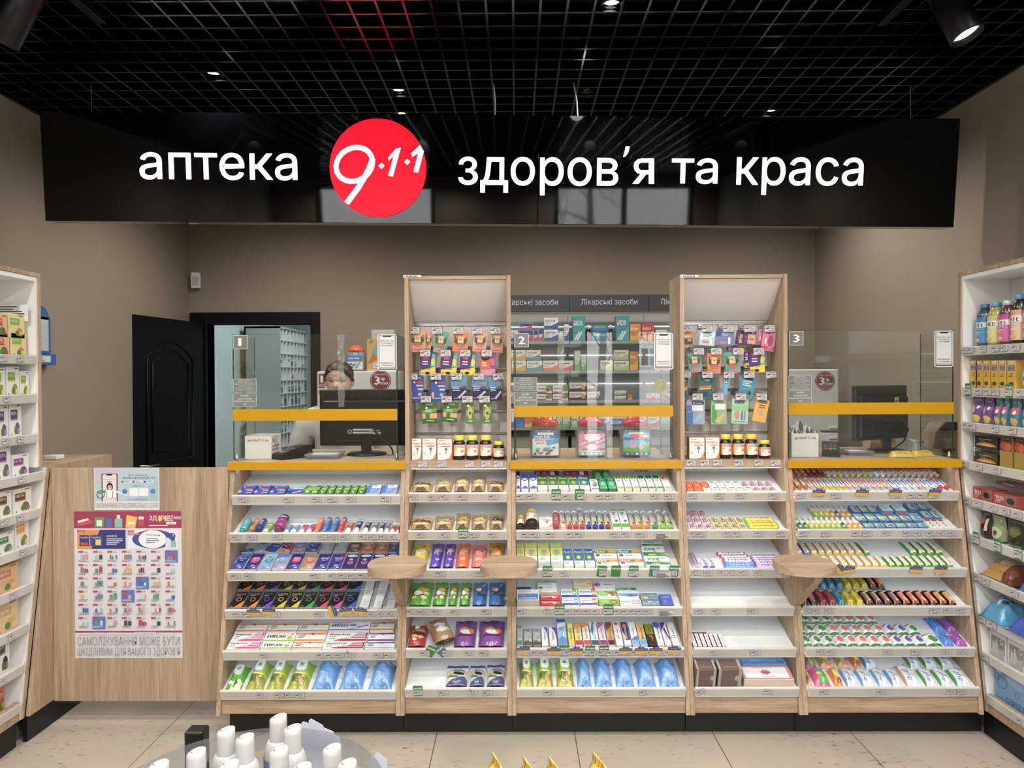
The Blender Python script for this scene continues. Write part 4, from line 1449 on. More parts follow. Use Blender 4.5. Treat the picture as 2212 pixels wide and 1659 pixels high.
snack('sgrn', 'green pouch with mango and coconut', '5fae2a', '2f6a14', [E(.6, .56, .3, .15, 'e8c02c'), O(.6, .56, .3, .15, '8a6a10', .06), E(.42, .34, .24, .12, '6b4a2e'), E(.42, .34, .21, .1, 'e8ecec'), E(.75, .34, .13, .07, 'e8d8a0'), E(.25, .17, .12, .06, 'e8d8a0'), E(.7, .16, .14, .06, 'e8d8a0'), R(.75, .72, 1, .8, 'b8202c'), T('№1', .8, .725, .16, .07, WH), T('HEALTHY', .2, .75, .5, .09, WH), R(.45, .92, .65, .945, '2f5a1c')])
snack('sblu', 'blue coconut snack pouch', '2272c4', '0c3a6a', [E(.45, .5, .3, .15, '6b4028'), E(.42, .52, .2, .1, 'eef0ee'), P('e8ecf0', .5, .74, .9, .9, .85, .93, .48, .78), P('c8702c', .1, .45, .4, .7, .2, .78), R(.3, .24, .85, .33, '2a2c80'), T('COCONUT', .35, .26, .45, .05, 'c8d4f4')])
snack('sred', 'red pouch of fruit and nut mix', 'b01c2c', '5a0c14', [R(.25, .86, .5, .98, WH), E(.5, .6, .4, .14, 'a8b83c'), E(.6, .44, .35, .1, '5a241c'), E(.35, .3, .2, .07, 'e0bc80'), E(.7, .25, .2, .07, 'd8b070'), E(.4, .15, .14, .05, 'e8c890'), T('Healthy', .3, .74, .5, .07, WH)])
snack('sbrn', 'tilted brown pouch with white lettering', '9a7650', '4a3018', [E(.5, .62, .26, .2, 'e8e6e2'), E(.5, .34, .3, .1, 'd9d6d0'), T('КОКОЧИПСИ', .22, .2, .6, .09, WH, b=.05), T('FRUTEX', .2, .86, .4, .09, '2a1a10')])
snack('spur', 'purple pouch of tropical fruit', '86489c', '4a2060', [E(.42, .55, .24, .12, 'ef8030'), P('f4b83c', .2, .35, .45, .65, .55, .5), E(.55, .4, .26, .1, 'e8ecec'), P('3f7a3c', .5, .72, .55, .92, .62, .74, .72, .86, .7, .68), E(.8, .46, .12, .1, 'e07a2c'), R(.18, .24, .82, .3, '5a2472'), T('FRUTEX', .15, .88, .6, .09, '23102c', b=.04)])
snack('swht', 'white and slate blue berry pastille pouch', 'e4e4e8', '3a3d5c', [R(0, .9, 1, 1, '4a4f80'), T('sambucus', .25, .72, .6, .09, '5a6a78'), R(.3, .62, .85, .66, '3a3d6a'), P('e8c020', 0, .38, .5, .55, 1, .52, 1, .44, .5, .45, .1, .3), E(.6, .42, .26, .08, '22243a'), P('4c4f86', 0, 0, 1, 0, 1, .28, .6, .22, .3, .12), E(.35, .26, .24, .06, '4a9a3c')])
a = (860, 1000, 6.38)
pxrow(1, 0, *a, 388, 215, [(145, 470, 'kr1', {'yb': 232}), (472, 742, 'kr2', {'yb': 200}), (746, 978, 'kr3', {'yb': 170}), (986, 1208, 'kr4', {'yb': 165}), (1212, 1466, 'kr5', {'yb': 210})])
pxrow(1, 1, *a, 912, 700, [(132, 465, 'kr1', {'yb': 740}), (468, 760, 'kr2', {'yb': 712}), (768, 984, 'kr6', {'yb': 675}), (990, 1230, 'kr3', {'yb': 690}), (1236, 1466, 'kr5', {'yb': 690})])
pxrow(1, 2, *a, 1440, 1090, [(150, 400, 'syel', {'yf': 1400}), (402, 590, 'svio'), (592, 762, 'svio'), (766, 980, 'sora'), (984, 1222, 'spnk', {'yf': 1435, 'yb': 1100}), (1226, 1466, 'sgold', {'yb': 1075})])
a = (860, 1240, 5.528)
pxrow(1, 3, *a, 394, 80, [(76, 384, 'sgrn'), (388, 570, 'sgrn'), (572, 706, 'sgrn'), (708, 862, 'sgrn'), (866, 1062, 'sblu'), (1066, 1278, 'sblu')])
pxrow(1, 4, *a, 888, 560, [(56, 322, 'sred', {'yb': 590}), (640, 930, 'spur', {'yb': 540}), (936, 1274, 'spur', {'yb': 540})])
pxrow(1, 4, *a, 790, 500, [(430, 720, 'sbrn', {'rot': .42, 'lift': .035, 'yb': 500})])
pxrow(1, 5, *a, 1358, 1075, [(545, 828, 'swht'), (832, 1036, 'swht'), (1042, 1280, 'swht', {'yb': 1065})])

# --- middle counter
def flu(key, look, b, mid, t=.03, bot=WH, acc='e0b84a', wide=False):
 if wide:
  g = [R(0, .5, .62, .92, b), R(.62, .5, 1, .92, mid), T('Fluout', .06, .58, .42, .28, WH, b=.05), E(.78, .7, .1, .12, acc), E(.14, .28, .1, .14, '6a6a3c'), LN(.3, .36, .5, 2, .14, '8aa', .05)]
 else:
  g = [R(0, .82, 1, 1, b), R(0, .72, 1, .82, mid), R(0, .26, 1, .72, b), T('Fluout', .1, .74, .8, .16, WH, b=.05), E(.5, .46, .34, .18, mid), E(.5, .46, .2, .1, acc), LN(.12, .18, .7, 3, .06, '9ab', .02)]
 st(key, 'supplement_carton', 'carton', look, 'box', t, bot, g, side='dfe4e2')
flu('fgr', 'green fish oil carton', '2c7a2c', '4a9a3a', acc='e8803c')
flu('fbl', 'blue and green supplement carton', '2a5fae', '3f9a5a', acc='e8d84a')
flu('fyg', 'yellow-green supplement carton with rainbow', 'd8d83c', '8cc45a', t=.045, acc='d86a5a')
flu('fol', 'olive and amber long supplement carton', '8a9a2c', 'd09a3c', wide=True)
flu('fte', 'teal and amber long supplement carton', '2c98a0', 'd09a3c', wide=True)
flu('frd', 'red long supplement carton', 'c83c34', 'd8583c', wide=True)
ST['fyg']['g'] += [O(.5, .38, .4, .22, 'e8a040', .15, 0, 180), O(.5, .38, .32, .18, '5ab0d8', .2, 0, 180), P('5a9ad0', .42, .36, .58, .36, .5, .6)]
def tp(key, look, b, c):
 st(key, 'toothpaste_carton', 'carton', look, 'box', .03, 'e9edf2', [R(0, .72, 1, 1, b), E(.5, .68, .44, .12, c), E(.5, .68, .36, .07, 'e8eef6'), P(c, 0, 0, 1, 0, 1, .08, .55, .22, 0, .06), LN(.3, .44, .4, 3, .08, '89a', .02)], side='dde0e4')
tp('tpk', 'black topped white and navy carton', '14182c', '1c2f6a')
tp('tpb', 'blue topped white carton', '2f5fb4', '2a4fa4')
st('mar', 'supplement_carton', 'carton', 'maroon long carton', 'box', .03, '7a1436', [R(.22, .1, .62, .8, 'a01c4a'), E(.4, .45, .07, .3, 'd8608a'), R(.64, .1, .82, .9, 'e8dcdc'), T('BALM', .04, .2, .14, .6, 'f0d0dc', 90)], side='5a0f28')
st('vio', 'supplement_carton', 'carton', 'small white and violet carton', 'box', .025, 'f0eef0', [E(.55, .5, .35, .25, '8a6ab0'), E(.35, .6, .2, .14, 'e0b85a'), R(0, 0, 1, .08, '6a1c34'), R(.2, .84, .8, .9, 'c8a8b8')])
st('mint', 'supplement_carton', 'carton', 'mid green carton with pale disc', 'box', .03, '2f9a62', [R(0, .84, 1, 1, '1f7a4a'), O(.5, .5, .28, .22, 'a8dcc0', .3), E(.5, .5, .14, .11, '8ac8a8'), R(.2, .9, .8, .94, 'c8ecd8'), P('7ac09a', 0, 0, 1, 0, 1, .16, .5, .05)], side='27844f')
def herb(key, look, leaf, foot):
 st(key, 'syrup_carton', 'carton', look, 'box', .03, 'f0f0ec', [R(0, .8, 1, 1, leaf), P(leaf, .1, .8, .3, .68, .4, .8), P(leaf, .5, .8, .75, .7, .9, .8), LN(.25, .62, .6, 3, .07, '9a9', .025), R(.6, .3, .85, .33, '9a9'), R(.0, 0, 1, .1, foot), R(.12, .12, .9, .16, 'c8d8b8')], side='e4e4de')
herb('hb1', 'white syrup carton with bright leaves', '6f9c2c', '9cb83c')
herb('hb2', 'white syrup carton with dark leaves', '1f6a44', '2f8a6a')
herb('hb3', 'white syrup carton with red berry top', 'c8a04a', 'd8b03c')
ST['hb3']['g'].append(E(.3, .9, .2, .09, 'b8283c'))
JY = [(0, .82, '1a120e', 'body'), (.03, .95, '1a120e', 'body'), (.14, 1, '1a120e', 'body'), (.66, 1, '1a120e', 'body'), (.74, .9, '1a120e', 'body'), (.79, .74, '1a120e', 'body'), (.79, .8, 'e8d420', 'cap'), (.81, .84, 'e8d420', 'cap'), (.97, .84, 'e8d420', 'cap'), (1, .78, 'd8c418', 'cap')]
VG = [R(0, 0, 1, 1, 'efe6da'), R(0, 0, .26, 1, 'd87a2c'), P('d8702c', .5, 0, 1, 0, 1, .4, .8, .12), T('VITAMIN D3', .3, .72, .6, .14, 'b0402c', b=.03), E(.32, .6, .1, .12, 'e8c060'), E(.66, .42, .08, .13, 'c89a80'), P('e8e8ec', .52, .05, .8, .05, .76, .3, .56, .3), LN(.3, .9, .5, 1, .1, '765', .03)]
st('jar', 'vitamin_jar', 'jar', 'brown vitamin jar with yellow cap', 'lathe', 0, '1a120e', VG, prof=JY, zone=(.16, .62, 1.0), ang=200, stand=1)
st('jarl', 'vitamin_jar', 'jar', 'brown vitamin jar with yellow cap lying down', 'lathe', 0, '1a120e', VG, prof=JY, zone=(.2, .66, 1.0), ang=200)
VB = [P('e0702c', .55, 0, 1, 0, 1, .35, .82, .1), T('VITAMIN D3', .06, .72, .86, .11, 'b8342c', b=.03), R(.3, .63, .9, .67, 'c84a3c'), R(.08, .92, .5, .95, '998'), E(.6, .48, .1, .09, 'c89a80'), E(.6, .53, .11, .06, '777'), P('eceef0', .4, .04, .78, .04, .8, .3, .66, .39, .54, .39, .42, .28), P('889', .55, .38, .6, .2, .65, .38), P('d8d8dc', .36, .04, .46, .3, .42, .04), LN(.08, .3, .2, 2, .04, '887', .012)]
st('vbox', 'vitamin_carton', 'carton', 'white and orange vitamin carton', 'box', .045, 'efeae4', VB, side='c98a4a')
st('vlie', 'vitamin_carton', 'carton', 'white and orange vitamin carton lying down', 'box', .028, 'efeae4', VB, side='d8d0c4')
def eff(key, look, cap, c1, c2, foot):
 P_ = [(0, .8, foot, 'body'), (.01, .92, foot, 'body'), (.1, .92, foot, 'body'), (.1, .92, 'f2f0ec', 'body'), (.86, .92, 'f2f0ec', 'body'), (.86, 1, cap, 'cap'), (.97, 1, cap, 'cap'), (1, .85, cap, 'cap')]
 st(key, 'effervescent_tube', 'tube', look, 'lathe', 0, WH, [R(.0, 0, 1, .13, foot), E(.5, .3, .34, .16, c1), E(.6, .22, .2, .08, c2), T('Плюс', .42, .5, .17, .3, c2 if c2 != WH else '558', 90), O(.5, .9, .3, .07, c2, .3, 0, 180)], prof=P_, zone=(.03, .84, .92), ang=150, nn=16)
eff('efr', 'red effervescent vitamin tube', 'f4f4f2', 'c82438', 'a81c2c', 'b8203c')
ST['efr']['g'] = [R(0, 0, 1, 1, 'b8203a'), LN(.1, .8, .8, 6, .13, 'e8a0a8', .04)]
eff('efw', 'white effervescent tube with red print', 'f4f4f2', 'e8a890', 'c83c44', 'e8d8c0')
eff('efo', 'white effervescent tube with red foot', 'f4f4f2', 'e8b040', '4a6aa8', 'c8302c')
eff('efn', 'white effervescent tube with blue foot', 'f4f4f2', 'd8c884', '2c3f78', '2c3f98')
eff('efb', 'white effervescent tube with brown foot', 'f4f4f2', 'd8b06a', '2c4f98', '9a4a2c')
eff('efy', 'white effervescent tube with orange foot', 'f4f4f2', 'e8b83c', '4a70b0', 'e08a2c')
eff('efg', 'white effervescent tube with green foot', 'f4f4f2', 'e8a080', '4a8a5a', '3fa06a')
eff('efl', 'white effervescent tube with green fruit print', 'eef2ea', '8cb83c', '7a4a2c', '9cc44a')
st('eye', 'drops_carton', 'carton', 'white eye drops carton with green foot', 'box', .025, 'f0f2f0', [R(0, 0, 1, .2, '5aa83c'), R(0, .93, 1, 1, '7fb84a'), LN(.2, .82, .6, 3, .06, '456a9a', .035), E(.6, .34, .28, .08, '9ab0b8'), E(.6, .34, .1, .06, '3a4a5a'), LN(.2, .58, .6, 3, .05, 'c8a8a8', .02)])
st('isl', 'pastille_carton', 'carton', 'white and green herbal pastille carton', 'box', .03, 'eef0ee', [R(0, 0, 1, .42, '3f9a5a'), P('2f7a6a', 0, .42, .5, .42, .3, .1, 0, .2), E(.4, .16, .2, .1, 'b8d83c'), P('7ac08a', .5, .42, 1, .42, 1, .1), T('ІСЛОР', .1, .62, .48, .26, '24343a', b=.04), LN(.66, .84, .25, 1, .1, '678', .05), P('345', .46, .48, .54, .55, .62, .48)])
st('enu', 'medicine_carton', 'carton', 'white and blue medicine carton', 'box', .045, 'e8eef4', [R(.04, .06, .96, .6, '4a80c8'), E(.25, .46, .16, .07, 'd8865a'), R(.1, .12, .9, .26, '9cc0ec'), T('ЕНКОЛАКТІЯ', .06, .76, .56, .12, '3f62a8', b=.03), LN(.75, .9, .2, 1, .1, '78a', .03)], side='c4bcb4')
st('navs', 'medicine_carton', 'carton', 'dark blue flat medicine carton', 'box', .03, '2b4a80', [T('NEO', .1, .3, .3, .4, 'c8d4e8')])
st('pen', 'medicine_carton', 'carton', 'red tablet carton', 'box', .02, 'c8242c', [T('Ренгалин', .06, .55, .6, .3, WH, b=.04), E(.8, .6, .14, .3, 'e85a5a'), E(.68, .4, .09, .16, WH), LN(.06, .4, .4, 2, .16, 'f0b0b0', .06)])
st('art', 'medicine_carton', 'carton', 'white carton with pink and green top', 'box', .035, 'eef2ee', [R(0, .78, 1, 1, '7fb88a'), P('c86ab0', .4, 1, .65, 1, .55, .76), T('АРТИШОК', .06, .6, .7, .12, '345'), O(.5, .2, .48, .34, '9cc8a4', .08, 180, 330), E(.14, .32, .12, .1, '6a7a5a'), LN(.5, .4, .3, 2, .1, '9aa', .03)], side='c8d8c8')
def prob(key, look, c):
 st(key, 'probiotic_carton', 'carton', look, 'box', .02, 'f0f2f4', [P('2a3fa0', 0, 0, 1, 0, 1, .2, .5, .3, 0, .28), R(.7, .2, .95, 1, c), E(.82, .55, .1, .16, WH), T('ПРОБІОТИК', .06, .6, .58, .16, '445a98', b=.03), LN(.06, .46, .35, 1, .1, '89a', .04)])
prob('pbg', 'white probiotic carton, green tab', '5ac03c')
prob('pbl', 'white probiotic carton, light blue tab', '6ab0e8')
prob('pbo', 'white probiotic carton, orange tab', 'e8702c')
st('sun', 'medicine_carton', 'carton', 'cream carton with yellow sun', 'box', .02, 'f0e8c8', [E(.85, .3, .16, .28, 'e8b82c', 0, 180), R(0, .0, 1, .16, 'e8b04a'), T('Вітамін сонця', .08, .74, .7, .14, '6a6a5a'), T('для імунітету', .08, .52, .5, .12, '8a8a6a')])
st('app', 'medicine_carton', 'carton', 'green and white fruit medicine carton', 'box', .02, 'eef4e6', [R(0, .0, 1, .74, '8cc45a'), E(.78, .36, .16, .22, 'c83c5a'), E(.66, .22, .1, .14, 'f0e8c0'), LN(.08, .6, .45, 3, .13, 'f0f8e8', .05), R(0, 0, 1, .1, 'f0f4ea')])
st('comf', 'medicine_carton', 'carton', 'green carton with olive pattern', 'box', .02, '86bc4e', [T('Comfort', .1, .48, .4, .22, WH, b=.04), E(.75, .4, .18, .34, 'c8a83c'), O(.75, .4, .18, .34, '5a7a2c', .3), R(0, .86, 1, 1, 'eef4e6')])
st('pnkf', 'medicine_carton', 'carton', 'white carton with pink flower', 'box', .02, 'f0e4ee', [E(.14, .5, .18, .46, 'c86ab8'), E(.12, .5, .07, .2, '7a2c6a'), T('Edelica', .48, .38, .42, .26, '5a3a6a', b=.03)])
st('cell', 'medicine_carton', 'carton', 'green and white medicine carton', 'box', .018, 'eaf0ec', [P('3f9a72', 0, 1, 1, 1, 1, .4, .5, .55, 0, .4), T('Cefrot', .04, .62, .3, .24, WH, b=.03), E(.65, .68, .1, .2, '6ac08a'), E(.82, .7, .1, .2, '2f7a52')])
st('rest', 'medicine_carton', 'carton', 'blue and white wave medicine carton', 'box', .018, 'e4ecf4', [P('5a8ad0', 0, 1, 1, 1, 1, .5, .6, .36, 0, .6), E(.6, .72, .1, .18, '2f5fae'), E(.8, .6, .08, .14, '2f5fae'), T('Весткум', .04, .64, .3, .2, WH, b=.03)])
st('kol', 'medicine_carton', 'carton', 'white and mauve medicine carton', 'box', .018, 'ecdfe6', [T('КОЛАГЕН', .06, .52, .42, .2, '5a4a5a', b=.03)] + [E(.6 + .33 * (q % 4) / 3, .3 + .4 * (q // 4), .05, .12, 'c890a4') for q in range(8)])
st('fish', 'medicine_carton', 'carton', 'grey-blue fish oil carton', 'box', .02, '7a929c', [R(0, 0, .4, .4, 'c8a85a'), E(.3, .26, .12, .18, 'e0c890'), T('Омега', .5, .5, .34, .26, 'b8c8d0'), R(0, .94, 1, 1, '5a7a8a')])
st('kidb', 'medicine_carton', 'carton', 'blue children carton with bubbles', 'box', .02, '5a9ac8', [E(.1 + .8 * q / 9, .3 + .2 * sin(q * 5), .05, .16, ['e0c8a0', '8cc8e0', 'e0a080'][q % 3]) for q in range(10)] + [T('Малюк', .34, .6, .34, .28, 'f0e8d0', b=.03)])
st('bnar', 'medicine_carton', 'carton', 'narrow deep blue carton', 'box', .02, '3a5cc0', [T('Qixd', .2, .6, .6, .24, 'a8c8f0'), LN(.2, .4, .4, 4, .08, '8aa8e8', .03)])
a = (1095, 1000, 5.6)
pxrow(2, 0, *a, 155, 95, [(335, 636, 'mar'), (690, 996, 'mar')], 'back row', v_min=.09)
pxrow(2, 0, *a, 190, 85, [(1062, 1160, 'mint'), (1164, 1264, 'mint')], 'back row', v_min=.09)
pxrow(2, 0, *a, 325, 155, [(70, 164, 'tpk', {'yb': 100}), (170, 268, 'tpb', {'yb': 142}), (272, 372, 'tpb', {'yb': 140}), (376, 498, 'fgr'), (502, 626, 'fgr'), (630, 754, 'fgr'), (758, 880, 'fgr'), (886, 1012, 'fbl'), (1020, 1122, 'vio', {'yb': 194}), (1128, 1228, 'mint', {'yb': 196}), (1232, 1334, 'mint', {'yb': 196})] +
 [(1340 + 95 * k, 1430 + 95 * k, 'hb1' if k < 3 else 'hb2', {'yb': 150}) for k in range(6)] + [(1912, 2010, 'hb3', {'yb': 170})], 'front row')
pxrow(2, 1, *a, 785, 590, [(74, 214, 'jarl', {'yb': 625}), (220, 380, 'jarl', {'yb': 575}), (386, 562, 'vlie', {'yb': 655})] +
 [(566 + 78 * k, 642 + 78 * k, s_, {'yb': y_}) for k, (s_, y_) in enumerate((('efr', 585), ('efw', 588), ('efo', 588), ('efo', 588), ('efo', 550), ('efn', 585), ('efn', 572), ('efn', 588), ('efb', 588)))] +
 [(1284, 1390, 'eye', {'yb': 565}), (1394, 1496, 'eye', {'yb': 565})] + [(1500, 1570, 'efy', {'yb': 588}), (1574, 1654, 'efy', {'yb': 588}), (1664, 1748, 'efy', {'yb': 588}), (1756, 1842, 'efg', {'yb': 590}), (1850, 1938, 'efl', {'yb': 578}), (1944, 2030, 'efl', {'yb': 588})])
pxrow(2, 2, *a, 1190, 965, [(70, 216, 'fyg'), (220, 372, 'fyg'), (376, 530, 'fyg'), (534, 684, 'fyg')], 'front row')
pxrow(2, 2, *a, 1248, 1040, [(690, 814, 'fbl', {}), (820, 946, 'fbl'), (950, 1076, 'fbl'), (1082, 1360, 'fol', {'yb': 1158}), (1366, 1666, 'frd', {'yb': 1158}), (1690, 1996, 'isl', {'yb': 1142})], 'front row')
pxrow(2, 2, *a, 1150, 1042, [(1062, 1340, 'fol'), (1344, 1640, 'fte'), (1650, 1935, 'isl', {'yf': 1130, 'yb': 1018})], 'middle row')
pxrow(2, 2, *a, 1010, 945, [(1636, 1900, 'isl')], 'back row')
a = (1095, 1240, 5.529)
pxrow(2, 3, *a, 318, 182, [(76, 392, 'enu', {}), ], 'front row')
pxrow(2, 3, *a, 378, 290, [(398, 656, 'pen', {'yb': 315}), (662, 876, 'pbl'), (882, 1096, 'pbo'), (1102, 1350, 'comf'), (1356, 1618, 'kol', {'yb': 302}), (1622, 1836, 'kidb', {'yb': 312}), (1850, 2005, 'bnar', {'yb': 240})], 'front row')
pxrow(2, 3, *a, 308, 245, [(396, 644, 'pen')], 'middle row')
pxrow(2, 3, *a, 280, 182, [(648, 852, 'pbg'), (858, 1090, 'pbo'), (1076, 1312, 'app', {'yb': 170}), (1336, 1592, 'rest', {'yf': 298, 'yb': 234}), (1600, 1812, 'fish', {'yf': 304, 'yb': 226})], 'middle row')
pxrow(2, 3, *a, 160, 60, [(84, 288, 'navs', {'yf': 174, 'yb': 150}), (366, 602, 'art', {'yf': 212, 'yb': 75}), (800, 1028, 'sun'), (1038, 1300, 'pnkf', {'yb': 95}), (1314, 1562, 'cell', {'yf': 226, 'yb': 160})], 'back row')
def oint(key, look, b, foot, txt, tc, extra=()):
 st(key, 'ointment_carton', 'carton', look, 'box', .025, b, list(extra) + [R(0, 0, 1, .2, foot), T(txt, .3, .25, .42, .5, tc, 90, b=.03)], side='ddd')
oint('og1', 'grey ointment carton with teal foot', 'b0b6b6', '2f8a72', '', '', ) if 0 else None
st('ogt', 'ointment_carton', 'carton', 'silver grey carton with teal foot', 'box', .025, 'b4baba', [R(0, 0, 1, .22, '2f8a72'), R(.05, .55, .2, .75, WH), T('TURBO', .1, .82, .8, .08, '3a4044', b=.03), LN(.5, .5, .4, 4, .05, '7a8284', .015)], side='c4c4c0')
st('ogg', 'ointment_carton', 'carton', 'silver grey carton with dark foot', 'box', .025, 'a8aeae', [R(0, 0, 1, .18, '55585a'), T('TURBO', .1, .8, .8, .1, '3a4044', b=.03), LN(.5, .5, .4, 4, .06, '7a8284', .015), R(.7, .24, .9, .32, 'e0e0e0'), R(.1, .18, .6, .24, '7a4a44')], side='8a8884')
WAVE = lambda c: [P(c, .35, 1, 1, 1, 1, .2, .95, .45, .8, .75)]
oint('owb', 'white and blue wave ointment carton', 'eceef4', 'eceef4', 'Тераміст', '3a4a7a', WAVE('2a4fae'))
oint('owp', 'white and purple wave ointment carton', 'efeaf0', 'efeaf0', 'Гераміст', '6a4a7a', WAVE('7a3a8a'))
st('olb', 'ointment_carton', 'carton', 'tall light blue ointment carton', 'box', .03, '9cc0e4', [R(0, .88, 1, 1, '2f5fae'), P('e8f0f8', 0, .6, 1, .75, 1, .86, 0, .8), P('5a8ad0', 0, 0, 1, 0, 1, .2, .5, .3, 0, .16), R(.62, .28, .76, .46, 'eef'), LN(.2, .62, .6, 2, .06, '5a7a9a', .03)], side='8ab0d8')
oint('oyl', 'yellow ointment carton', 'e8d020', 'e8c018', 'БезПРАВ', '4a6a1c', [R(.1, .75, .9, .95, 'f4ec9c')])
oint('oyr', 'yellow ointment carton with red foot', 'ecd890', 'b83034', 'БезТРАВ', 'a8243c', [P('e89a2c', 0, .7, 1, .8, 1, 1, 0, 1)])
oint('oyf', 'orange and white ointment carton with red foot', 'f0e8d8', 'c8404a', 'БезРАН опік', 'a83a2c', [P('e88a1c', 0, .75, 1, .85, 1, 1, 0, 1)])
oint('obs', 'white and steel blue ointment carton', 'e4ecf2', '2f5f7c', 'БезСУСТАВ', '2f5f8c', [P('5a90b8', 0, .6, .4, 1, .7, 1, .3, .4)])
oint('omg', 'white and magenta ointment carton', 'ead4e4', '9c2a78', 'БезБОЛЮ', 'a8307c', [P('b86aa0', 0, .7, 1, .9, 1, 1, 0, 1)])
oint('odr', 'dark red and amber ointment carton', 'c8a060', '6a2034', 'БезТРАВМ', 'c8501c', [P('7a4a1c', 0, .6, 1, .85, 1, 1, 0, 1)])
oint('opk', 'pink white ointment carton', 'f2dfe0', 'f2e8ec', 'ДИП рилиф', 'b05a80', [E(.5, .92, .4, .06, 'e0702c'), E(.5, .92, .2, .03, '8a2c1c')])
oint('oob', 'navy ointment carton with orange disc', '22357c', 'e8e4dc', 'Долобене', 'e8d8c8', [E(.5, .82, .34, .11, 'e8602c'), P('e0b07a', 0, .6, .5, .3, 0, .1)])
oint('owc', 'white and sky blue carton', 'e8f0f6', '7aa8dc', 'Вольтар', '3a5aa0', [P('4a78c8', 0, .25, 1, .4, 1, .15, 0, .1)])
oint('oyb', 'yellow to blue faded carton', 'e0b84a', '5aa0d0', 'Фіналгон', '3a4a7a', [P('9cb89a', 0, .2, 1, .4, 1, .2, 0, .2)])
st('ope', 'ointment_carton', 'carton', 'dark carton with red pepper', 'box', .025, '3a3626', [R(0, .5, 1, 1, '8a8a22'), P('c83428', .2, .42, .7, .45, .8, .3, .5, .12, .6, .3), P('4a6a2c', .3, .44, .5, .6, .4, .42), LN(.4, .78, .3, 4, .05, '3a3a14', .02)], side='2a281c')
oint('ovo', 'white and blue topped long carton', 'f0f2f4', 'f0f2f4', 'Апісон', '3a3a4a', [R(0, .76, 1, 1, '2f5fb4'), O(.5, .1, .2, .05, '8a3', .3)])
oint('opu', 'purple wave ointment carton', 'efeaf2', 'efeaf2', 'Долгіт', '5a3a8a', [P('5a2c8a', 0, .6, 1, 1, 0, 1), P('5a2c8a', .3, .7, .6, .75, 1, .3, 1, .15)])
oint('oac', 'white rounded ointment carton', 'eeeeec', 'eeeeec', 'Акавіт', '4a4a5a', [O(.5, .2, .6, .2, 'b88a4a', .1, 20, 160)])
M5 = [(86, 190, 'ogt', 600), (204, 306, 'ogg', 640), (310, 412, 'ogg', 640), (416, 502, 'owb', 632), (508, 608, 'owp', 632), (612, 732, 'olb', 535), (740, 818, 'oyl', 574), (822, 916, 'oyr', 574), (920, 1012, 'oyf', 574), (1016, 1112, 'obs', 572), (1116, 1208, 'omg', 572), (1212, 1306, 'odr', 572), (1310, 1402, 'opk', 572), (1406, 1500, 'oob', 570), (1504, 1596, 'owc', 572), (1600, 1692, 'oyb', 572), (1698, 1800, 'ope', 592), (1806, 1892, 'ovo', 572), (1896, 1980, 'opu', 572), (1986, 2080, 'oac', 575)]
pxrow(2, 4, *a, 866, 600, [(x0, x1, k, {'yb': y}) for x0, x1, k, y in M5])
pxrow(2, 5, *a, 1345, 1005, [(88, 338, 'wpl', {'yb': 1018}), (340, 580, 'wpl'), (584, 832, 'wpl'), (836, 1040, 'cot'), (1044, 1298, 'cot'), (1302, 1560, 'cot'), (1564, 1826, 'cot'), (1830, 2115, 'cot')])

# --- right tower
def tic(key, look, b, cap, g):
 st(key, 'mint_box', 'mint box', look, 'box', .016, b, [R(0, .72, 1, 1, cap), R(.22, .76, .82, .94, '3a5a3a'), T('tic tac', .28, .79, .48, .12, 'f4f4f0')] + g, mat='gloss')
tic('ttor', 'orange mint box', 'e8560c', 'ef8a3c', [P('f07a2c', .2, 0, .8, 0, 1, .4, .4, .5)])
tic('ttwh', 'white and green mint box', 'e2ece4', 'dfeae0', [R(.1, .2, .6, .26, '7aa890'), E(.7, .4, .14, .1, 'b8d0c0')])
tic('ttpk', 'pink berry mint box', 'eadbe4', 'eee4e8', [E(.2 + .3 * (q % 3), .15 + .2 * (q // 3), .13, .09, ['a82c6a', 'c85a98', 'd890b8'][q % 3]) for q in range(9)])
tic('ttfr', 'fruit pattern mint box', 'e8dcb0', 'e4e8d4', [E(.2 + .3 * (q % 3), .15 + .2 * (q // 3), .13, .09, ['e0a02c', 'a85a4a', '9ab04a'][q % 3]) for q in range(9)])
def rollst(key, look, b, ends, txt, tc, across=True, g=()):
 P_ = [(0, .7, ends, 'candy_roll'), (.01, .95, ends, 'candy_roll'), (.06, 1, ends, 'candy_roll'), (.06, 1, b, 'candy_roll'), (.94, 1, b, 'candy_roll'), (.94, 1, ends, 'candy_roll'), (.99, .95, ends, 'candy_roll'), (1, .7, ends, 'candy_roll')]
 st(key, 'candy_roll', 'candy', look, 'lathe', 0, b, [T(txt, .25, .1, .6, .8, tc, -90 if across else 90, b=.04)] + list(g), prof=P_, zone=(.08, .92, 1.0), ang=140, nn=14, across=across, lab='candy_roll')
rollst('mrd', 'red and white candy roll', 'e6d8de', 'c02038', 'mentos', '2f2f8a')
rollst('mbl', 'blue candy roll', '4a90d8', '2f6fc0', 'mentos', 'f0f4ff')
rollst('mvi', 'lilac candy roll', 'd4c0e4', 'b0a0c8', 'mentos', '2a2a6a')
rollst('mdg', 'lilac candy roll with fruit end', 'cdb6dc', 'e0c08a', 'mentos', '2a2a7a', False)
rollst('mbs', 'blue and white candy stick', 'e0e4ee', '3a62c0', 'mint', '2f5fc0', False)
rollst('fru', 'yellow fruit candy roll', 'e8cf3c', '7fc02c', 'Fruit-tella', '8a1c3c', True)
st('twx', 'chew_carton', 'carton', 'narrow white carton with blue script', 'box', .016, 'eeecec', [T('Max po', .25, .4, .5, .5, '2f7ac0', 90, b=.04), T('Eno', .25, .08, .5, .24, 'c8302c', 90, b=.04)], side='8a3a3c')
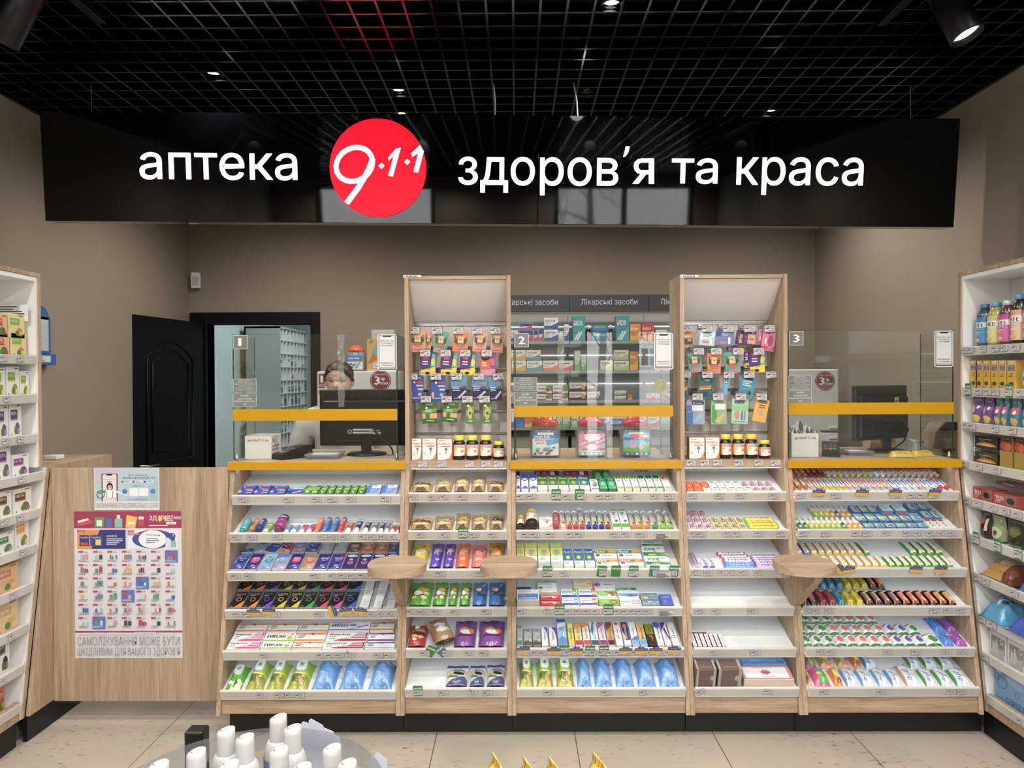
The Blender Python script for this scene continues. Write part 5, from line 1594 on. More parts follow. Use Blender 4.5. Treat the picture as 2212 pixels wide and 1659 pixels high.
st('twx2', 'chew_carton', 'carton', 'narrow white carton laid crosswise', 'box', .016, 'eeecec', [T('Max po', .25, .3, .5, .5, '2f7ac0', -90, b=.04), T('Eno', .25, .82, .5, .14, 'c8302c', -90, b=.04)], side='8a3a3c', across=True)
st('marb', 'ration_box', 'box', 'brown box with marbled edges', 'box', .10, '6a5650', [R(0, 0, .1, 1, 'a89c98'), R(.88, 0, 1, 1, 'a89c98'), R(.22, .2, .8, .3, '8a7670')], side='6a5650', fg=[R(0, 0, .12, 1, 'a89c98'), R(.86, 0, 1, 1, 'a89c98'), T('HERBAL', .2, .5, .55, .1, '8f6f66'), T('COLLECTION', .2, .34, .6, .1, '8f6f66'), E(.8, .58, .09, .13, 'c8b4a0'), O(.8, .58, .05, .08, '7a6256', .3), O(.45, .72, .08, .08, '8f6f66', .2)])
st('napk', 'tissue_pack', 'tissue pack', 'white tissue pack with red embroidery pattern', 'box', .05, 'e9e6e6', [R(0, 0, 1, .1, 'c4848a'), R(0, .9, 1, 1, 'c4848a'), R(0, .1, .035, .9, 'c4848a'), R(.93, .1, 1, .9, 'c4848a'), T('АПТЕКА 9-1-1', .24, .78, .38, .07, 'b8404c'), T('СЕРВЕТКИ', .36, .18, .3, .05, 'b8606c')] + [P('b8303c', .48, .5, .48 + .11 * cos(radians(q)), .5 + .2 * sin(radians(q)), .48 + .085 * cos(radians(q + 28)), .5 + .15 * sin(radians(q + 28))) for q in range(8, 368, 45)] + [P('e0c4c8', .12 + .76 * (q % 2), .5 - .05, .12 + .76 * (q % 2) + .02, .5, .12 + .76 * (q % 2), .55) for q in range(2)], side='d8c4b8')
st('napb', 'tissue_pack', 'tissue pack', 'blue tissue box behind the white pack', 'box', .05, '5fa0d8', [T('СЕРВЕТКИ', .14, .15, .66, .3, '2f5f9a', b=.03), E(.88, .4, .1, .3, '3a78b8'), E(.3, .7, .14, .12, '8ac0e8'), E(.06, .3, .08, .3, '4a88c8')])
a = (1460, 1000, 6.382)
pxrow(3, 0, *a, 384, 336, [(92, 162, 'ttor'), (166, 258, 'ttor'), (262, 384, 'ttor')] + [(388 + 113.5 * k, 498 + 113.5 * k, 'ttwh') for k in range(6)] + [(1072 + 110 * k, 1178 + 110 * k, 'ttpk') for k in range(3)], 'front row')
pxrow(3, 0, *a, 328, 252, [(92, 134, 'ttor', {'yb': 222}), (138, 240, 'ttor'), (244, 350, 'ttor'), (354, 462, 'ttor')] + [(466 + 113 * k, 574 + 113 * k, 'ttwh') for k in range(4)] + [(918 + 109 * k, 1024 + 109 * k, 'ttpk') for k in range(4)], 'back row')
pxrow(3, 1, *a, 900, 846, [(112, 178, 'ttpk'), (182, 292, 'ttpk'), (296, 405, 'ttpk'), (410, 520, 'ttpk')] + [(524 + 116 * k, 634 + 116 * k, 'ttfr') for k in range(4)] + [(1000, 1432, 'fru', {'yf': 898, 'yb': 872})], 'front row')
pxrow(3, 1, *a, 830, 750, [(112, 236, 'ttpk'), (240, 360, 'ttpk'), (364, 480, 'ttpk')] + [(484 + 117 * k, 596 + 117 * k, 'ttfr') for k in range(4)] + [(980, 1405, 'fru', {'yf': 868, 'yb': 838})], 'middle row')
pxrow(3, 1, *a, 740, 656, [(112, 212, 'ttpk'), (216, 322, 'ttpk'), (326, 432, 'ttpk'), (962, 1378, 'fru', {'yf': 834, 'yb': 806}), (945, 1350, 'fru', {'yf': 802, 'yb': 774})], 'back row')
pxrow(3, 2, *a, 1440, 1230, [(235, 285, 'mdg', {}), (290, 338, 'mdg', {}), (370, 450, 'mbs', {'yb': 1335}), (466, 546, 'mbs', {'yb': 1335})], 'loose end')
for k, (x0, x1, yf, yb, s1) in enumerate(((668, 1100, 1440, 1412, 'mbl'), (664, 1096, 1408, 1376, 'mbl'), (650, 1070, 1374, 1342, 'mrd'), (640, 1050, 1338, 1308, 'mrd'), (604, 1010, 1304, 1274, 'mrd'), (562, 965, 1270, 1240, 'mrd'))):
 pxrow(3, 2, *a, yf, yb, [(x0, x1, s1)], '%s row' % ORD[k].replace('leftmost', 'front'))
for k, (x0, yf, yb) in enumerate(((1110, 1440, 1412), (1100, 1408, 1376), (1076, 1374, 1342), (1056, 1338, 1308), (1036, 1304, 1274))):
 pxrow(3, 2, *a, yf, yb, [(x0, x0 + 400, 'mvi')], '%s row' % ORD[k].replace('leftmost', 'front'))
a = (1460, 1240, 5.529)
pxrow(3, 4, *a, 872, 708, [(212 + 57.5 * k, 266 + 57.5 * k, 'twx') for k in range(7)], 'front row')
pxrow(3, 4, *a, 700, 665, [(178, 370, 'twx2')], 'back row')
pxrow(3, 5, *a, 1190, 1010, [(222, 518, 'marb', {'yf': 1205}), (534, 826, 'marb', {'yf': 1205})], 'front row')
pxrow(3, 5, *a, 1302, 1090, [(836, 1440, 'napk')], 'front row')
pxrow(3, 5, *a, 1082, 1010, [(800, 1330, 'napb')], 'back row')

# --- right counter: sweets, bars, tissues
for kk, nm, b, c2, tc in (('o', 'orange', 'd88a3c', 'b8602c', 'f0e0c0'), ('r', 'dark red', '9a2430', '7a1824', 'f0c8c8'), ('w', 'white', 'eae4e2', 'cfb8a8', 'c02c3c'), ('y', 'white yellow-ended', 'eceae6', 'd8c024', '4a62a8'), ('s', 'white blue-printed', 'e8eaee', 'dfe4ea', '3a58a8'), ('k', 'white red-ended', 'eaeaee', 'cc2434', '3a58a8')):
 st('sw' + kk, 'wrapped_sweet', 'sweet', '%s twisted sweet' % nm, 'candy', .02, b, [R(.25, 0, .4, 1, tc), R(.55, .2, .7, .8, tc)], c2=c2)
a = (1690, 1000, 5.267)
fr = 'ooowwyyyywwwwwwwsssswsskks'
n = 25
pxrow(4, 0, *a, 285, 185, [(95 + 73 * k, 162 + 73 * k, 'sw' + fr[k % len(fr)]) for k in range(n)], 'front row')
bk = 'ooorrrwwywywywsswwwwwwwww'
pxrow(4, 0, *a, 140, 40, [(88 + 68.5 * k, 152 + 68.5 * k, 'sw' + bk[k % len(bk)]) for k in range(n)], 'back row', lift=.012)
def waf(key, look, c, c2):
 P_ = [(0, .75, c, 'wafer_tube'), (.01, .95, c, 'wafer_tube'), (.44, .95, c, 'wafer_tube'), (.44, .95, 'f1f1ee', 'wafer_tube'), (.97, .95, 'f1f1ee', 'wafer_tube'), (1, .8, 'f1f1ee', 'wafer_tube')]
 st(key, 'wafer_tube', 'sweet', look, 'lathe', 0, WH, [E(.5, .25, .36, .2, c2), E(.35, .1, .2, .08, 'f0ecd8'), T('vita', .3, .6, .3, .3, '445', 90)], prof=P_, zone=(.02, .98, .95), ang=150, nn=14, lab='wafer_tube')
waf('wfg', 'white tablet tube with dark green print', '6a9a6a', '2f6a3a')
waf('wfl', 'white tablet tube with lime print', 'a8c44a', 'd8d03c')
waf('wfo', 'white tablet tube with orange print', 'e0b060', 'e08a2c')
sq = ['wfg', 'wfg', 'wfg', 'wfl', 'wfl', 'wfl', 'wfl', 'wfl', 'wfl', 'wfg', 'wfo', 'wfo', 'wfo']
pxrow(4, 1, *a, 742, 622, [(134 + 62 * k, 194 + 62 * k, sq[k]) for k in range(13)], 'front row')
pxrow(4, 1, *a, 612, 492, [(372 + 62 * k, 432 + 62 * k, ['wfl', 'wfl', 'wfl', 'wfo', 'wfg', 'wfo', 'wfo'][k]) for k in range(7)], 'middle row')
def hem(key, look, c):
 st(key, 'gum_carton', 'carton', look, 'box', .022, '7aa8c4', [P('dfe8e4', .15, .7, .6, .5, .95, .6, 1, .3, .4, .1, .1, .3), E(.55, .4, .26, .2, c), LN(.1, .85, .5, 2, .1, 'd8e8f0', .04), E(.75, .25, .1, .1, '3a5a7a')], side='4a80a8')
hem('hmy', 'light blue carton with lemon print', 'd8c84a')
hem('hmr', 'light blue carton with red print', 'c85a5a')
hem('hmg', 'light blue carton with green print', '5a9a6a')
pxrow(4, 1, *a, 742, 682, [(948 + 124 * k, 1066 + 124 * k, s_) for k, s_ in enumerate(('hmy', 'hmr', 'hmr', 'hmy', 'hmr', 'hmg'))], 'front row')
pxrow(4, 1, *a, 656, 575, [(850 + 128 * k, 972 + 128 * k, s_) for k, s_ in enumerate(('hmy', 'hmy', 'hmy', 'hmy', 'hmr', 'hmg'))] + [(1622, 1724, 'hmg', {'yf': 618, 'yb': 545}), (1728, 1826, 'hmg', {'yf': 618, 'yb': 545})], 'middle row')
pxrow(4, 1, *a, 560, 480, [(812, 902, 'hmr'), (906, 1000, 'hmy'), (1004, 1124, 'hmy'), (1448, 1570, 'hmr', {'yf': 525, 'yb': 450}), (1574, 1700, 'hmy', {'yf': 525, 'yb': 450})], 'back row')
st('gumt', 'gum_carton', 'carton', 'light blue carton tipped on its neighbours', 'box', .024, 'b8cdd8', [LN(.15, .8, .6, 4, .16, '7a9ab0', .05)], side='5a8ab0', fg=[E(.5, .5, .3, .3, 'c84a4a')])
pxrow(4, 1, *a, 545, 470, [(1140, 1272, 'gumt', {'lift': .022}), (1290, 1424, 'gumt', {'lift': .022})], 'back row')
st('hpw', 'mint_sachet', 'sweet', 'white flat sachet with red top', 'box', .01, 'eceeec', [R(0, .72, 1, 1, 'b02c3c'), E(.5, .45, .2, .12, 'd8602c'), R(0, .66, 1, .72, '4a9a5a'), E(.55, .2, .14, .08, '3a5a9a')])
pxrow(4, 1, *a, 738, 628, [(1700, 1770, 'hpw'), (1776, 1846, 'hpw'), (1852, 1918, 'hpw')], 'front row')
def bar(key, look, b, g, t=.018):
 st(key, 'snack_bar', 'bar', look, 'bar', t, b, g)
BN = lambda c: [R(.12, .12, .88, .9, 'f0ece8'), T('BOUNTY', .3, .16, .42, .68, '8a2c22', -90, b=.05), E(.3, .14, .16, .04, c)]
bar('bny', 'white and gold bar, red lettering', 'd8b04a', BN('e8d88a'))
bar('bnb', 'white and blue bar, red lettering', '3a68b8', BN('e0485a'))
bar('bng', 'green bar wrapper with white panel', '4a9a2c', BN('d8e04a'))
pxrow(4, 2, *a, 1040, 885, [(168 + 85 * k, 250 + 85 * k, 'bnb' if k in (1,) else 'bny') for k in range(9)] + [(944, 1022, 'bng', {'yb': 878})] + [(1468 + 98 * k, 1562 + 98 * k, 'bng', {'yb': 880}) for k in range(4)], 'back row')
pxrow(4, 2, *a, 1180, 1045, [(240 + 89 * k, 326 + 89 * k, 'bny') for k in range(11)] + [(1226 + 83 * k, 1306 + 83 * k, 'bng') for k in range(9)], 'front row')
a = (1690, 1240, 5.027)
PR = lambda c: [R(.15, .12, .85, .88, c), T('PROTEIN', .32, .2, .36, .6, '1a1a1a', -90, b=.05), R(0, .9, 1, 1, '222')]
bar('prm', 'maroon protein bar', '8a2838', PR('9a3040'), .024)
bar('prb', 'teal protein bar', '2a7a98', PR('3088a8'), .024)
bar('pry', 'yellow protein bar', 'b8a81c', PR('c8b820'), .024)
bar('prp', 'pink and black protein bar', '2a2226', [R(.1, .15, .5, .85, 'c86a80'), T('PROT', .5, .25, .3, .5, WH, -90, b=.05)], .024)
BM = lambda c: [R(.12, .12, .9, .7, c), T('BOMBBAR', .34, .16, .34, .5, WH, -90, b=.05), E(.5, .82, .3, .08, 'e8dcd8'), E(.4, .1, .2, .05, '7a4a38')]
bar('bmo', 'black and orange nut bar', '1e1c1c', BM('d8622c'), .024)
bar('bmb', 'black and brown nut bar', '1e1c1c', BM('8a5a4a'), .024)
bar('bma', 'black and amber nut bar', '2a2218', BM('d8922c'), .024)
sq = ['prp', 'prp', 'prm', 'prm', 'prb', 'pry', 'pry', 'bmb', 'bmb', 'bmb', 'bmb', 'bmo', 'bmo', 'bmo', 'bmo', 'bma', 'bma']
pxrow(4, 3, *a, 335, 165, [(216 + 100.5 * k, 312 + 100.5 * k, sq[k]) for k in range(17)], 'front row')
sq = ['prm', 'prm', 'prb', 'prb', 'prb', 'pry', 'pry', 'pry', 'bmb', 'bmo']
pxrow(4, 3, *a, 150, 0, [(240 + 90 * k, 328 + 90 * k, sq[k]) for k in range(10)], 'back row')
TS = lambda c, acc: [E(.52, .42, .3, .26, c), E(.62, .5, .14, .12, acc), R(.0, 0, 1, .12, '3f7a4a'), E(.2, .82, .2, .09, 'c83c5a'), R(.45, .78, .8, .83, '8ab0c8')]
for kk, nm, c, acc in (('g', 'green apple', '3f8a3a', '5aa84a'), ('o', 'orange and pink', 'e06a3c', 'd84a7a'), ('p', 'lavender', '5a4a98', '8a78c0')):
 st('ts' + kk, 'tissue_packet', 'tissues', '%s print pocket tissue packet' % nm, 'sachet', .02, 'e6eeec', TS(c, acc), wr=.08)
pxrow(4, 4, *a, 772, 655, [(230, 338, 'tsg'), (342, 462, 'tsg'), (466, 588, 'tsg')] + [(592 + 125 * k, 714 + 125 * k, 'tso') for k in range(5)] + [(1220 + 122 * k, 1338 + 122 * k, 'tsp') for k in range(3)] + [(1590, 1755, 'tsg', {'yb': 640})], 'front row')
pxrow(4, 4, *a, 648, 538, [(220, 262, 'tsg'), (266, 384, 'tsg'), (388, 512, 'tsg')] + [(516 + 123 * k, 636 + 123 * k, 'tso') for k in range(5)] + [(1140, 1262, 'tsp'), (1266, 1386, 'tsp'), (1390, 1518, 'tsg')], 'middle row')
pxrow(4, 4, *a, 528, 430, [(212, 310, 'tsg'), (314, 432, 'tsg'), (436, 552, 'tsg')] + [(556 + 123 * k, 676 + 123 * k, 'tso') for k in range(4)], 'back row')
for kk, nm, c in (('b', 'blue', '2f80d8'), ('v', 'violet', 'a04ab0')):
 st('hk' + kk, 'tissue_packet', 'tissues', nm + ' long tissue packet', 'sachet', .022, c, [T('Хустинки', .2, .62, .7, .1, '2a3a8a', b=.03), R(.25, .52, .75, .56, '2a3a8a')] + [E(.1 + .83 * ((q * 7) % 11) / 11, .05 + .9 * q / 14, .03, .018, 'd8d0f0') for q in range(14)], wr=.06)
pxrow(4, 4, *a, 768, 640, [(1770, 1882, 'hkb'), (1900, 2030, 'hkv')], 'front row')
pxrow(4, 4, *a, 628, 455, [(1668, 1800, 'hkb'), (1810, 1925, 'hkv')], 'middle row')
KD = [E(.2, .8, .2, .1, 'd85a8a'), E(.6, .7, .24, .12, '4aa8a0'), E(.45, .5, .2, .1, 'e8d04a'), E(.75, .4, .18, .12, '5a8ac8'), E(.25, .3, .2, .1, '6ab04a'), E(.6, .2, .22, .08, 'd86a4a')]
st('kwo', 'wet_wipes_pack', 'wipes', 'peach coloured pack of children wipes', 'wipes', .03, 'e8b07a', KD, wr=.09)
st('kwp', 'wet_wipes_pack', 'wipes', 'pink edged pack of children wipes', 'wipes', .03, 'd84a88', [R(.3, .1, .9, .8, '6ab050')] + KD[:3], wr=.09)
st('kwy', 'wet_wipes_pack', 'wipes', 'orange and yellow wet wipes pack', 'wipes', .03, 'e8881c', [R(.25, .35, .8, .8, 'f0d83c'), E(.6, .2, .3, .08, 'a03a28')], wr=.09)
def oats(key, look, c, acc):
 st(key, 'wet_wipes_pack', 'wipes', look, 'wipes', .03, 'dfe8f2', [R(0, 0, .1, 1, c), E(.6, .78, .22, .1, 'd8c8a8'), O(.6, .78, .22, .1, '7a6a5a', .12), E(.66, .72, .1, .05, acc), T('SMART', .2, .16, .28, .5, '4a6a9a', 90, b=.03), LN(.55, .5, .35, 3, .08, 'c89a8a', .02)], wr=.08)
oats('owb_', 'white and blue wet wipes pack', '5a98d8', 'd8d0c8')
oats('owg_', 'white and green wet wipes pack', '4a9a4a', '8a4a34')
oats('owt_', 'white and tan wet wipes pack', 'c89a6a', 'e0e0d8')
pxrow(4, 5, *a, 1195, 1015, [(255, 345, 'kwo'), (350, 560, 'kwp'), (566, 692, 'kwy'), (696, 860, 'owb_'), (864, 1036, 'owb_'), (1042, 1190, 'owb_'), (1194, 1336, 'owb_'), (1342, 1552, 'owt_', {'yb': 970}), (1558, 1716, 'owg_'), (1720, 1886, 'owg_'), (1890, 2095, 'owg_')], 'front row')
pxrow(4, 5, *a, 1000, 860, [(250, 400, 'kwp'), (410, 596, 'kwo'), (602, 770, 'kwo'), (776, 892, 'kwy'), (898, 1060, 'owb_'), (1380, 1536, 'owg_'), (1548, 1716, 'owg_'), (1724, 1900, 'owg_')], 'back row')
# ---------------------------------------------------------------- price tags and promotion cards
TAGS = []

def tagmesh(seed):
 r = random.Random(seed)
 m = MB()
 m.box(-.0205, -.013, 0, .0205, .013, .0006, col='cfc9cc', c=.0001)
 S = planeS((-.0205, -.013, .0006), (.041, 0, 0), (0, .026, 0))
 pr = '%d.%02d' % (r.randint(21, 480), r.choice([0, 20, 40, 50, 90]))
 draw(m, S, [R(0, .97, 1, 1, '6a6468'), R(0, 0, 1, .03, '6a6468'), R(0, 0, .02, 1, '6a6468'), R(.98, 0, 1, 1, '6a6468'), R(.12, .8, .9, .84, '5a5458'), R(.3, .7, .7, .74, '5a5458'), R(.08, .48, .42, .62, '3a3438'), R(.55, .5, .85, .56, '7a7478'), R(.62, .4, .85, .44, '7a7478'), T(pr, .36, .08, .5, .22, '3a3a52')])
 return m.mesh('price_tag', 'paper')

TM = [tagmesh(k) for k in range(9)]
CARDS = {}

def cardmesh(kind):
 if kind in CARDS:
  return CARDS[kind]
 m = MB()
 if kind.startswith('ak'):
  c = {'ak': '1f7a3c', 'akt': '1f7a7a', 'ak0': '1f7a2c'}[kind]
  out = []
  for cx, cy, a0 in ((.0165, .0235, 0), (-.0165, .0235, 90), (-.0165, -.0235, 180), (.0165, -.0235, 270)):
   out += [(cx + .004 * cos(radians(a0 + q)), cy + .004 * sin(radians(a0 + q))) for q in (0, 30, 60, 90)]
  m.prism(out, 'z', 0, .0006, c)
  Pn, F, _ = tx('акція')
  m.add([(-.017 + p[0] * .034 + (p[1] - .5) * .0025, .0075 + p[1] * .0125, .0009) for p in Pn], F, 'eef4ec')
  m.add([(-.0163 + p[0] * .034 + (p[1] - .5) * .0025, .0075 + p[1] * .0125, .00095) for p in Pn], F, 'eef4ec')
 else:
  m.prism([(-.026, -.018), (.026, -.018), (.028, .012), (.014, .012), (.013, .019), (-.013, .019), (-.014, .012), (-.028, .012)], 'z', 0, .0006, '22407f')
  S = planeS((-.028, -.018, .0006), (.056, 0, 0), (0, .037, 0))
  draw(m, S, [P('d8a51c', .04, 0, .96, 0, .985, .44, .015, .44), T('Утримай знижку 10%', .08, .58, .84, .13, 'c8d4f0'), T('КЛУБ', .42, .84, .2, .1, 'c8d4f0')])
 CARDS[kind] = m.mesh('promotion_card', 'gloss')
 return CARDS[kind]

def lipM(b, i, X, w=.003, rot=0, fr=0.0):
 m = Matrix((TU, -TV.cross(TU) if False else TW, -TV)).transposed().to_4x4()
 o = tray_o(b, i)
 m.translation = Vector((X, o.y, o.z)) + TW * w - TV * (.0146 + fr)
 return m @ Matrix.Rotation(radians(rot), 4, 'Z')

def tagrow(b, i, cx, sc, xs, cy=None):
 """Price tags on the rail of a tray, by crop x of their middles (a tuple adds a tilt)."""
 o = tray_o(b, i)
 for k, x in enumerate(xs):
  rot = 0
  if isinstance(x, tuple):
   x, rot = x
  X = at(cx + x / sc, 815 + (1.55 - o.z) / o.y * FPX, o.y - .014).x
  X = min(max(X, BX[b] + .041), BX[b + 1] - .041)
  ob = link('price_tag', TM[(k * 5 + i * 2 + b) % 9])
  ob.matrix_world = lipM(b, i, X, .003 if not rot else .006, rot, .0012 * (k % 2))
  tag(ob, None, 'price tag')
  TAGS.append((ob, 'white price tag', "rail of %s's %s" % (BAYS[b], TRAYS[i]), X))

def cardrow(b, i, cx, sc, items):
 o = tray_o(b, i)
 for kind, x, rot in items:
  X = at(cx + x / sc, 815 + (1.55 - o.z) / o.y * FPX, o.y - .014).x
  X = min(max(X, BX[b] + .048), BX[b + 1] - .048)
  ob = link('promotion_card', cardmesh(kind))
  ob.matrix_world = lipM(b, i, X, .012 if kind.startswith('ak') else (.016 if not rot else .02), rot, -.0009 if kind.startswith('ak') else .0024)
  tag(ob, None, 'promotion card')
  TAGS.append((ob, {'ak': 'green promotion card', 'akt': 'teal promotion card', 'ak0': 'green promotion card without price'}.get(kind, 'blue and yellow promotion card'), "rail of %s's %s" % (BAYS[b], TRAYS[i]), X))

tagrow(0, 0, 470, 5.395, [300, 828, 1155, 1338, 1555, (1960, -4)])
tagrow(0, 1, 470, 5.395, [218, 402, 700, 1225, 1340, 1485, 1702, 1822, 1942, 2056])
tagrow(0, 2, 470, 5.395, [208, 375, 1135, 1350, 1470, 1585, 1695, 1806, 1920])
tagrow(0, 3, 470, 5.395, [230, 355, 490, 680, 1180, 1470, 1580, 1695, 1805, 1915, 2025])
tagrow(0, 4, 470, 5.395, [548, 1210, 1322, (1420, 0), (1540, -38), 1880, 1996])
tagrow(0, 5, 470, 5.395, [508, 720, 840, 960])
cardrow(0, 3, 470, 5.395, [('by', 425, 0), ('by', 605, -2), ('by', 1350, -78), ('by', 1500, 8), ('by', 1670, -6)])
tagrow(1, 0, 860, 6.38, [198, 480, 640, 885, 1310])
tagrow(1, 1, 860, 6.38, [320, 645, 897, 1045, 1310])
tagrow(1, 2, 860, 6.38, [290, 585, 1135])
tagrow(1, 3, 860, 5.528, [143, 292, 455, 690, 1052])
tagrow(1, 4, 860, 5.528, [320, 585, 845, 1030])
tagrow(1, 5, 860, 5.528, [238, 540, (890, -18), 1065])
cardrow(1, 1, 860, 6.38, [('ak', 897, 0)])
cardrow(1, 4, 860, 5.528, [('ak', 385, -28), ('akt', 520, 40)])
cardrow(1, 5, 860, 5.528, [('ak', 238, 0)])
tagrow(2, 0, 1095, 5.6, [142, (300, 5), 595, 735, 905, 1130, 1245, 1468, 1790, 1960])
tagrow(2, 1, 1095, 5.6, [235, 338, 528, 770, 874, 1300, 1440, 1625])
tagrow(2, 2, 1095, 5.6, [490, 697, 1172, 1530, 1822, 2000])
cardrow(2, 0, 1095, 5.6, [('ak', 595, 0), ('ak', 880, 0)])
cardrow(2, 2, 1095, 5.6, [('ak', 490, -2), ('ak', 1148, -6), ('ak0', 1318, -2), ('ak', 1530, -3), ('akt', 1780, -4), ('ak', 2016, -4), ('by', 200, 0)])
tagrow(2, 3, 1095, 5.529, [155, (500, -22), 630, 745, 860, 965, 1075, 1205, 1330, 1420, 1510, 1600, 1690])
tagrow(2, 4, 1095, 5.529, [150, 250, 348, 440, 540, 640, 740, 840, 940, 1040, 1140, 1240, 1335, 1432, 1530, 1630, 1730, 1830, 1940, 2038])
tagrow(2, 5, 1095, 5.529, [500, 1185, 1640])
cardrow(2, 3, 1095, 5.529, [('ak', 630, 0), ('ak', 1210, 0)])
cardrow(2, 4, 1095, 5.529, [('by', 195, 4), ('by', 560, 0), ('ak', 684, -2), ('by', 830, 0), ('ak', 990, -2), ('ak', 1158, 2), ('by', 1415, 0), ('by', 1600, 0), ('by', 1775, 0), ('by', 1994, -2)])
tagrow(3, 0, 1460, 6.382, [210, 605, 890, 1350])
tagrow(3, 1, 1460, 6.382, [212, 345, 715, 838, 1148, 1450])
tagrow(3, 2, 1460, 6.382, [255, 445, 640, 770, 930, 1135, (1500, -80)])
tagrow(3, 3, 1460, 5.529, [285, 480, 912])
tagrow(3, 4, 1460, 5.529, [457, 948])
tagrow(3, 5, 1460, 5.529, [(275, 28), (1100, -12)])
tagrow(4, 0, 1690, 5.267, [210, 610, 1295, 1480, 1592, 1712])
tagrow(4, 1, 1690, 5.267, [220, 500, 850, 965, 1185, 1425, 1550, 1690, 1822, 1932])
tagrow(4, 2, 1690, 5.267, [610, 1795])
tagrow(4, 3, 1690, 5.027, [255, 372, 510, 1650, 1800, 1935])
tagrow(4, 4, 1690, 5.027, [420, 520, 1150, 1450, 1780, 1955])
tagrow(4, 5, 1690, 5.027, [460, 1075, 1830, 1945])
cardrow(4, 0, 1690, 5.267, [('by', 405, -2), ('by', 900, -2), ('by', 1275, -2), ('by', 1725, -3)])
cardrow(4, 2, 1690, 5.267, [('by', 650, -50), ('by', 745, 10), ('by', 1510, -2), ('by', 1790, -2)])
nt_ = MB()
nt_.box(-.033, -.016, 0, .033, .012, .0006, col='d2ccce', c=.0001)
draw(nt_, planeS((-.033, -.016, .0006), (.066, 0, 0), (0, .028, 0)), [LN(.06, .8, .9, 5, .17, '2a2426', .09)])
nt_ = nt_.mesh('notice_strip', 'paper')
for i, x in ((1, 1866), (2, 1870), (3, 1905)):
 o = tray_o(2, i)
 ob = link('notice_strip', nt_)
 ob.matrix_world = lipM(2, i, at(1095 + x / 5.57, 1160 + 90 * (i - 1), o.y).x, -.004, 0, .0036)
 tag(ob, "small notice strip of dense print, right end of middle counter's %s rail" % TRAYS[i], 'notice')

def label_tags():
 rows = {}
 for t_ in TAGS:
  rows.setdefault((t_[1], t_[2]), []).append(t_)
 for (what, where), ts in rows.items():
  ts.sort(key=lambda q: q[3])
  for k, q in enumerate(ts):
   n = nth(k, len(ts))
   q[0]['label'] = ', '.join(z for z in (what, n, where) if z) if n else what + ' alone on the ' + where
   q[0]['group'] = ('price tags, ' if what.startswith('white') else 'promotion cards, ') + where

# ---------------------------------------------------------------- upright placing
def upM(x, y, z, rot=0.0, yaw=0.0):
 """Frame of an upright article: x across, y up, z towards the shopper."""
 m = Matrix(((1, 0, 0), (0, 0, -1), (0, 1, 0))).to_4x4()
 m.translation = Vector((x, y, z))
 return m @ Matrix.Rotation(yaw, 4, 'Y') @ Matrix.Rotation(rot, 4, 'Z')

def upbox(key, x0, y0, x1, y1, Y, where, row=None, rot=0.0, yaw=0.0):
 """An upright article filling a pixel box (y1 its foot) with its face at depth Y."""
 a, b = at(x0, y1, Y), at(x1, y0, Y)
 w, l = b.x - a.x, b.z - a.z
 s = ST[key]
 d = s['t'] if s['kind'] != 'lathe' else w / 2
 c = Vector(((a.x + b.x) / 2, Y + d, a.z))
 return put(key, w - .001, l, upM(c.x, c.y, c.z, rot, yaw), where, row, a.x)

# hanging packets
def card(key, look, b, g, t=.007, side=None):
 st(key, 'hanging_packet', 'packet', look, 'box', t, b, g, side=side or b, mat='gloss')
def lipm(key, nm, b):
 card(key, nm + ' lip mask packet', b, [E(.5, .56, .42, .2, '4a5a34'), R(.3, .46, .7, .8, 'e0b48c'), T('lip', .4, .6, .22, .1, '6a3a2a', b=.05), R(.15, .32, .85, .42, 'b85a50'), E(.5, .1, .42, .1, 'd8788a'), E(.5, .1, .3, .02, 'a8485a'), R(.3, .25, .72, .29, '7a9a4a')] + [E(.12 + .76 * (q % 2), .5 + .05 * q, .06, .03, '3a4a2a') for q in range(7)])
lipm('hpe', 'peach', 'd89a78')
lipm('hte', 'teal', '5aa090')
lipm('hor', 'orange', 'd8782c')
card('hkd', 'purple and yellow mask packet', '4a2c7a', [P('e0cc20', 0, 0, 1, 0, 1, .4, 0, .26), P('5ab0a8', .66, .4, 1, .4, 1, 1, .8, 1), E(.84, .62, .13, .18, 'd8cc3c'), E(.34, .84, .26, .11, 'b82c58'), T('baby', .2, .79, .3, .09, 'f0e0f0', b=.04), LN(.12, .62, .44, 2, .12, 'e8e0f0', .05), T('ДИТЯЧИЙ', .1, .26, .58, .1, '3a2a5a', b=.04), E(.14, .1, .06, .05, 'c83c3c'), E(.46, .1, .16, .07, '2a1a4a')])
card('hka', 'orange and pink mask packet', 'd85a28', [P('d888a8', 0, 0, 1, 0, 1, .4, 0, .26), P('8a4a98', .66, .3, 1, .3, 1, 1, .75, 1), E(.84, .62, .13, .18, 'd85a8a'), E(.34, .82, .28, .13, '2a1a2a'), T('baby', .2, .78, .3, .1, 'f0a040', b=.04), LN(.12, .56, .4, 2, .12, 'f8d8b8', .05), T('НЕЧІТКИЙ', .1, .26, .5, .09, '8a2c4a')])
card('hpb', 'royal blue plaster packet, red band', '1d4a9c', [T('ANSELMED', .3, .86, .5, .06, 'e0e8f8'), R(.3, .7, 1, .77, 'b82c38'), E(.36, .735, .07, .05, 'f0f0f0'), R(.5, .56, 1, .63, 'd8a890'), R(.6, .42, 1, .49, 'a8c8e8'), E(.14, .25, .1, .12, 'd8988a'), E(.76, .25, .14, .07, 'd8988a'), R(.1, .1, .8, .13, 'c8d8f0')])
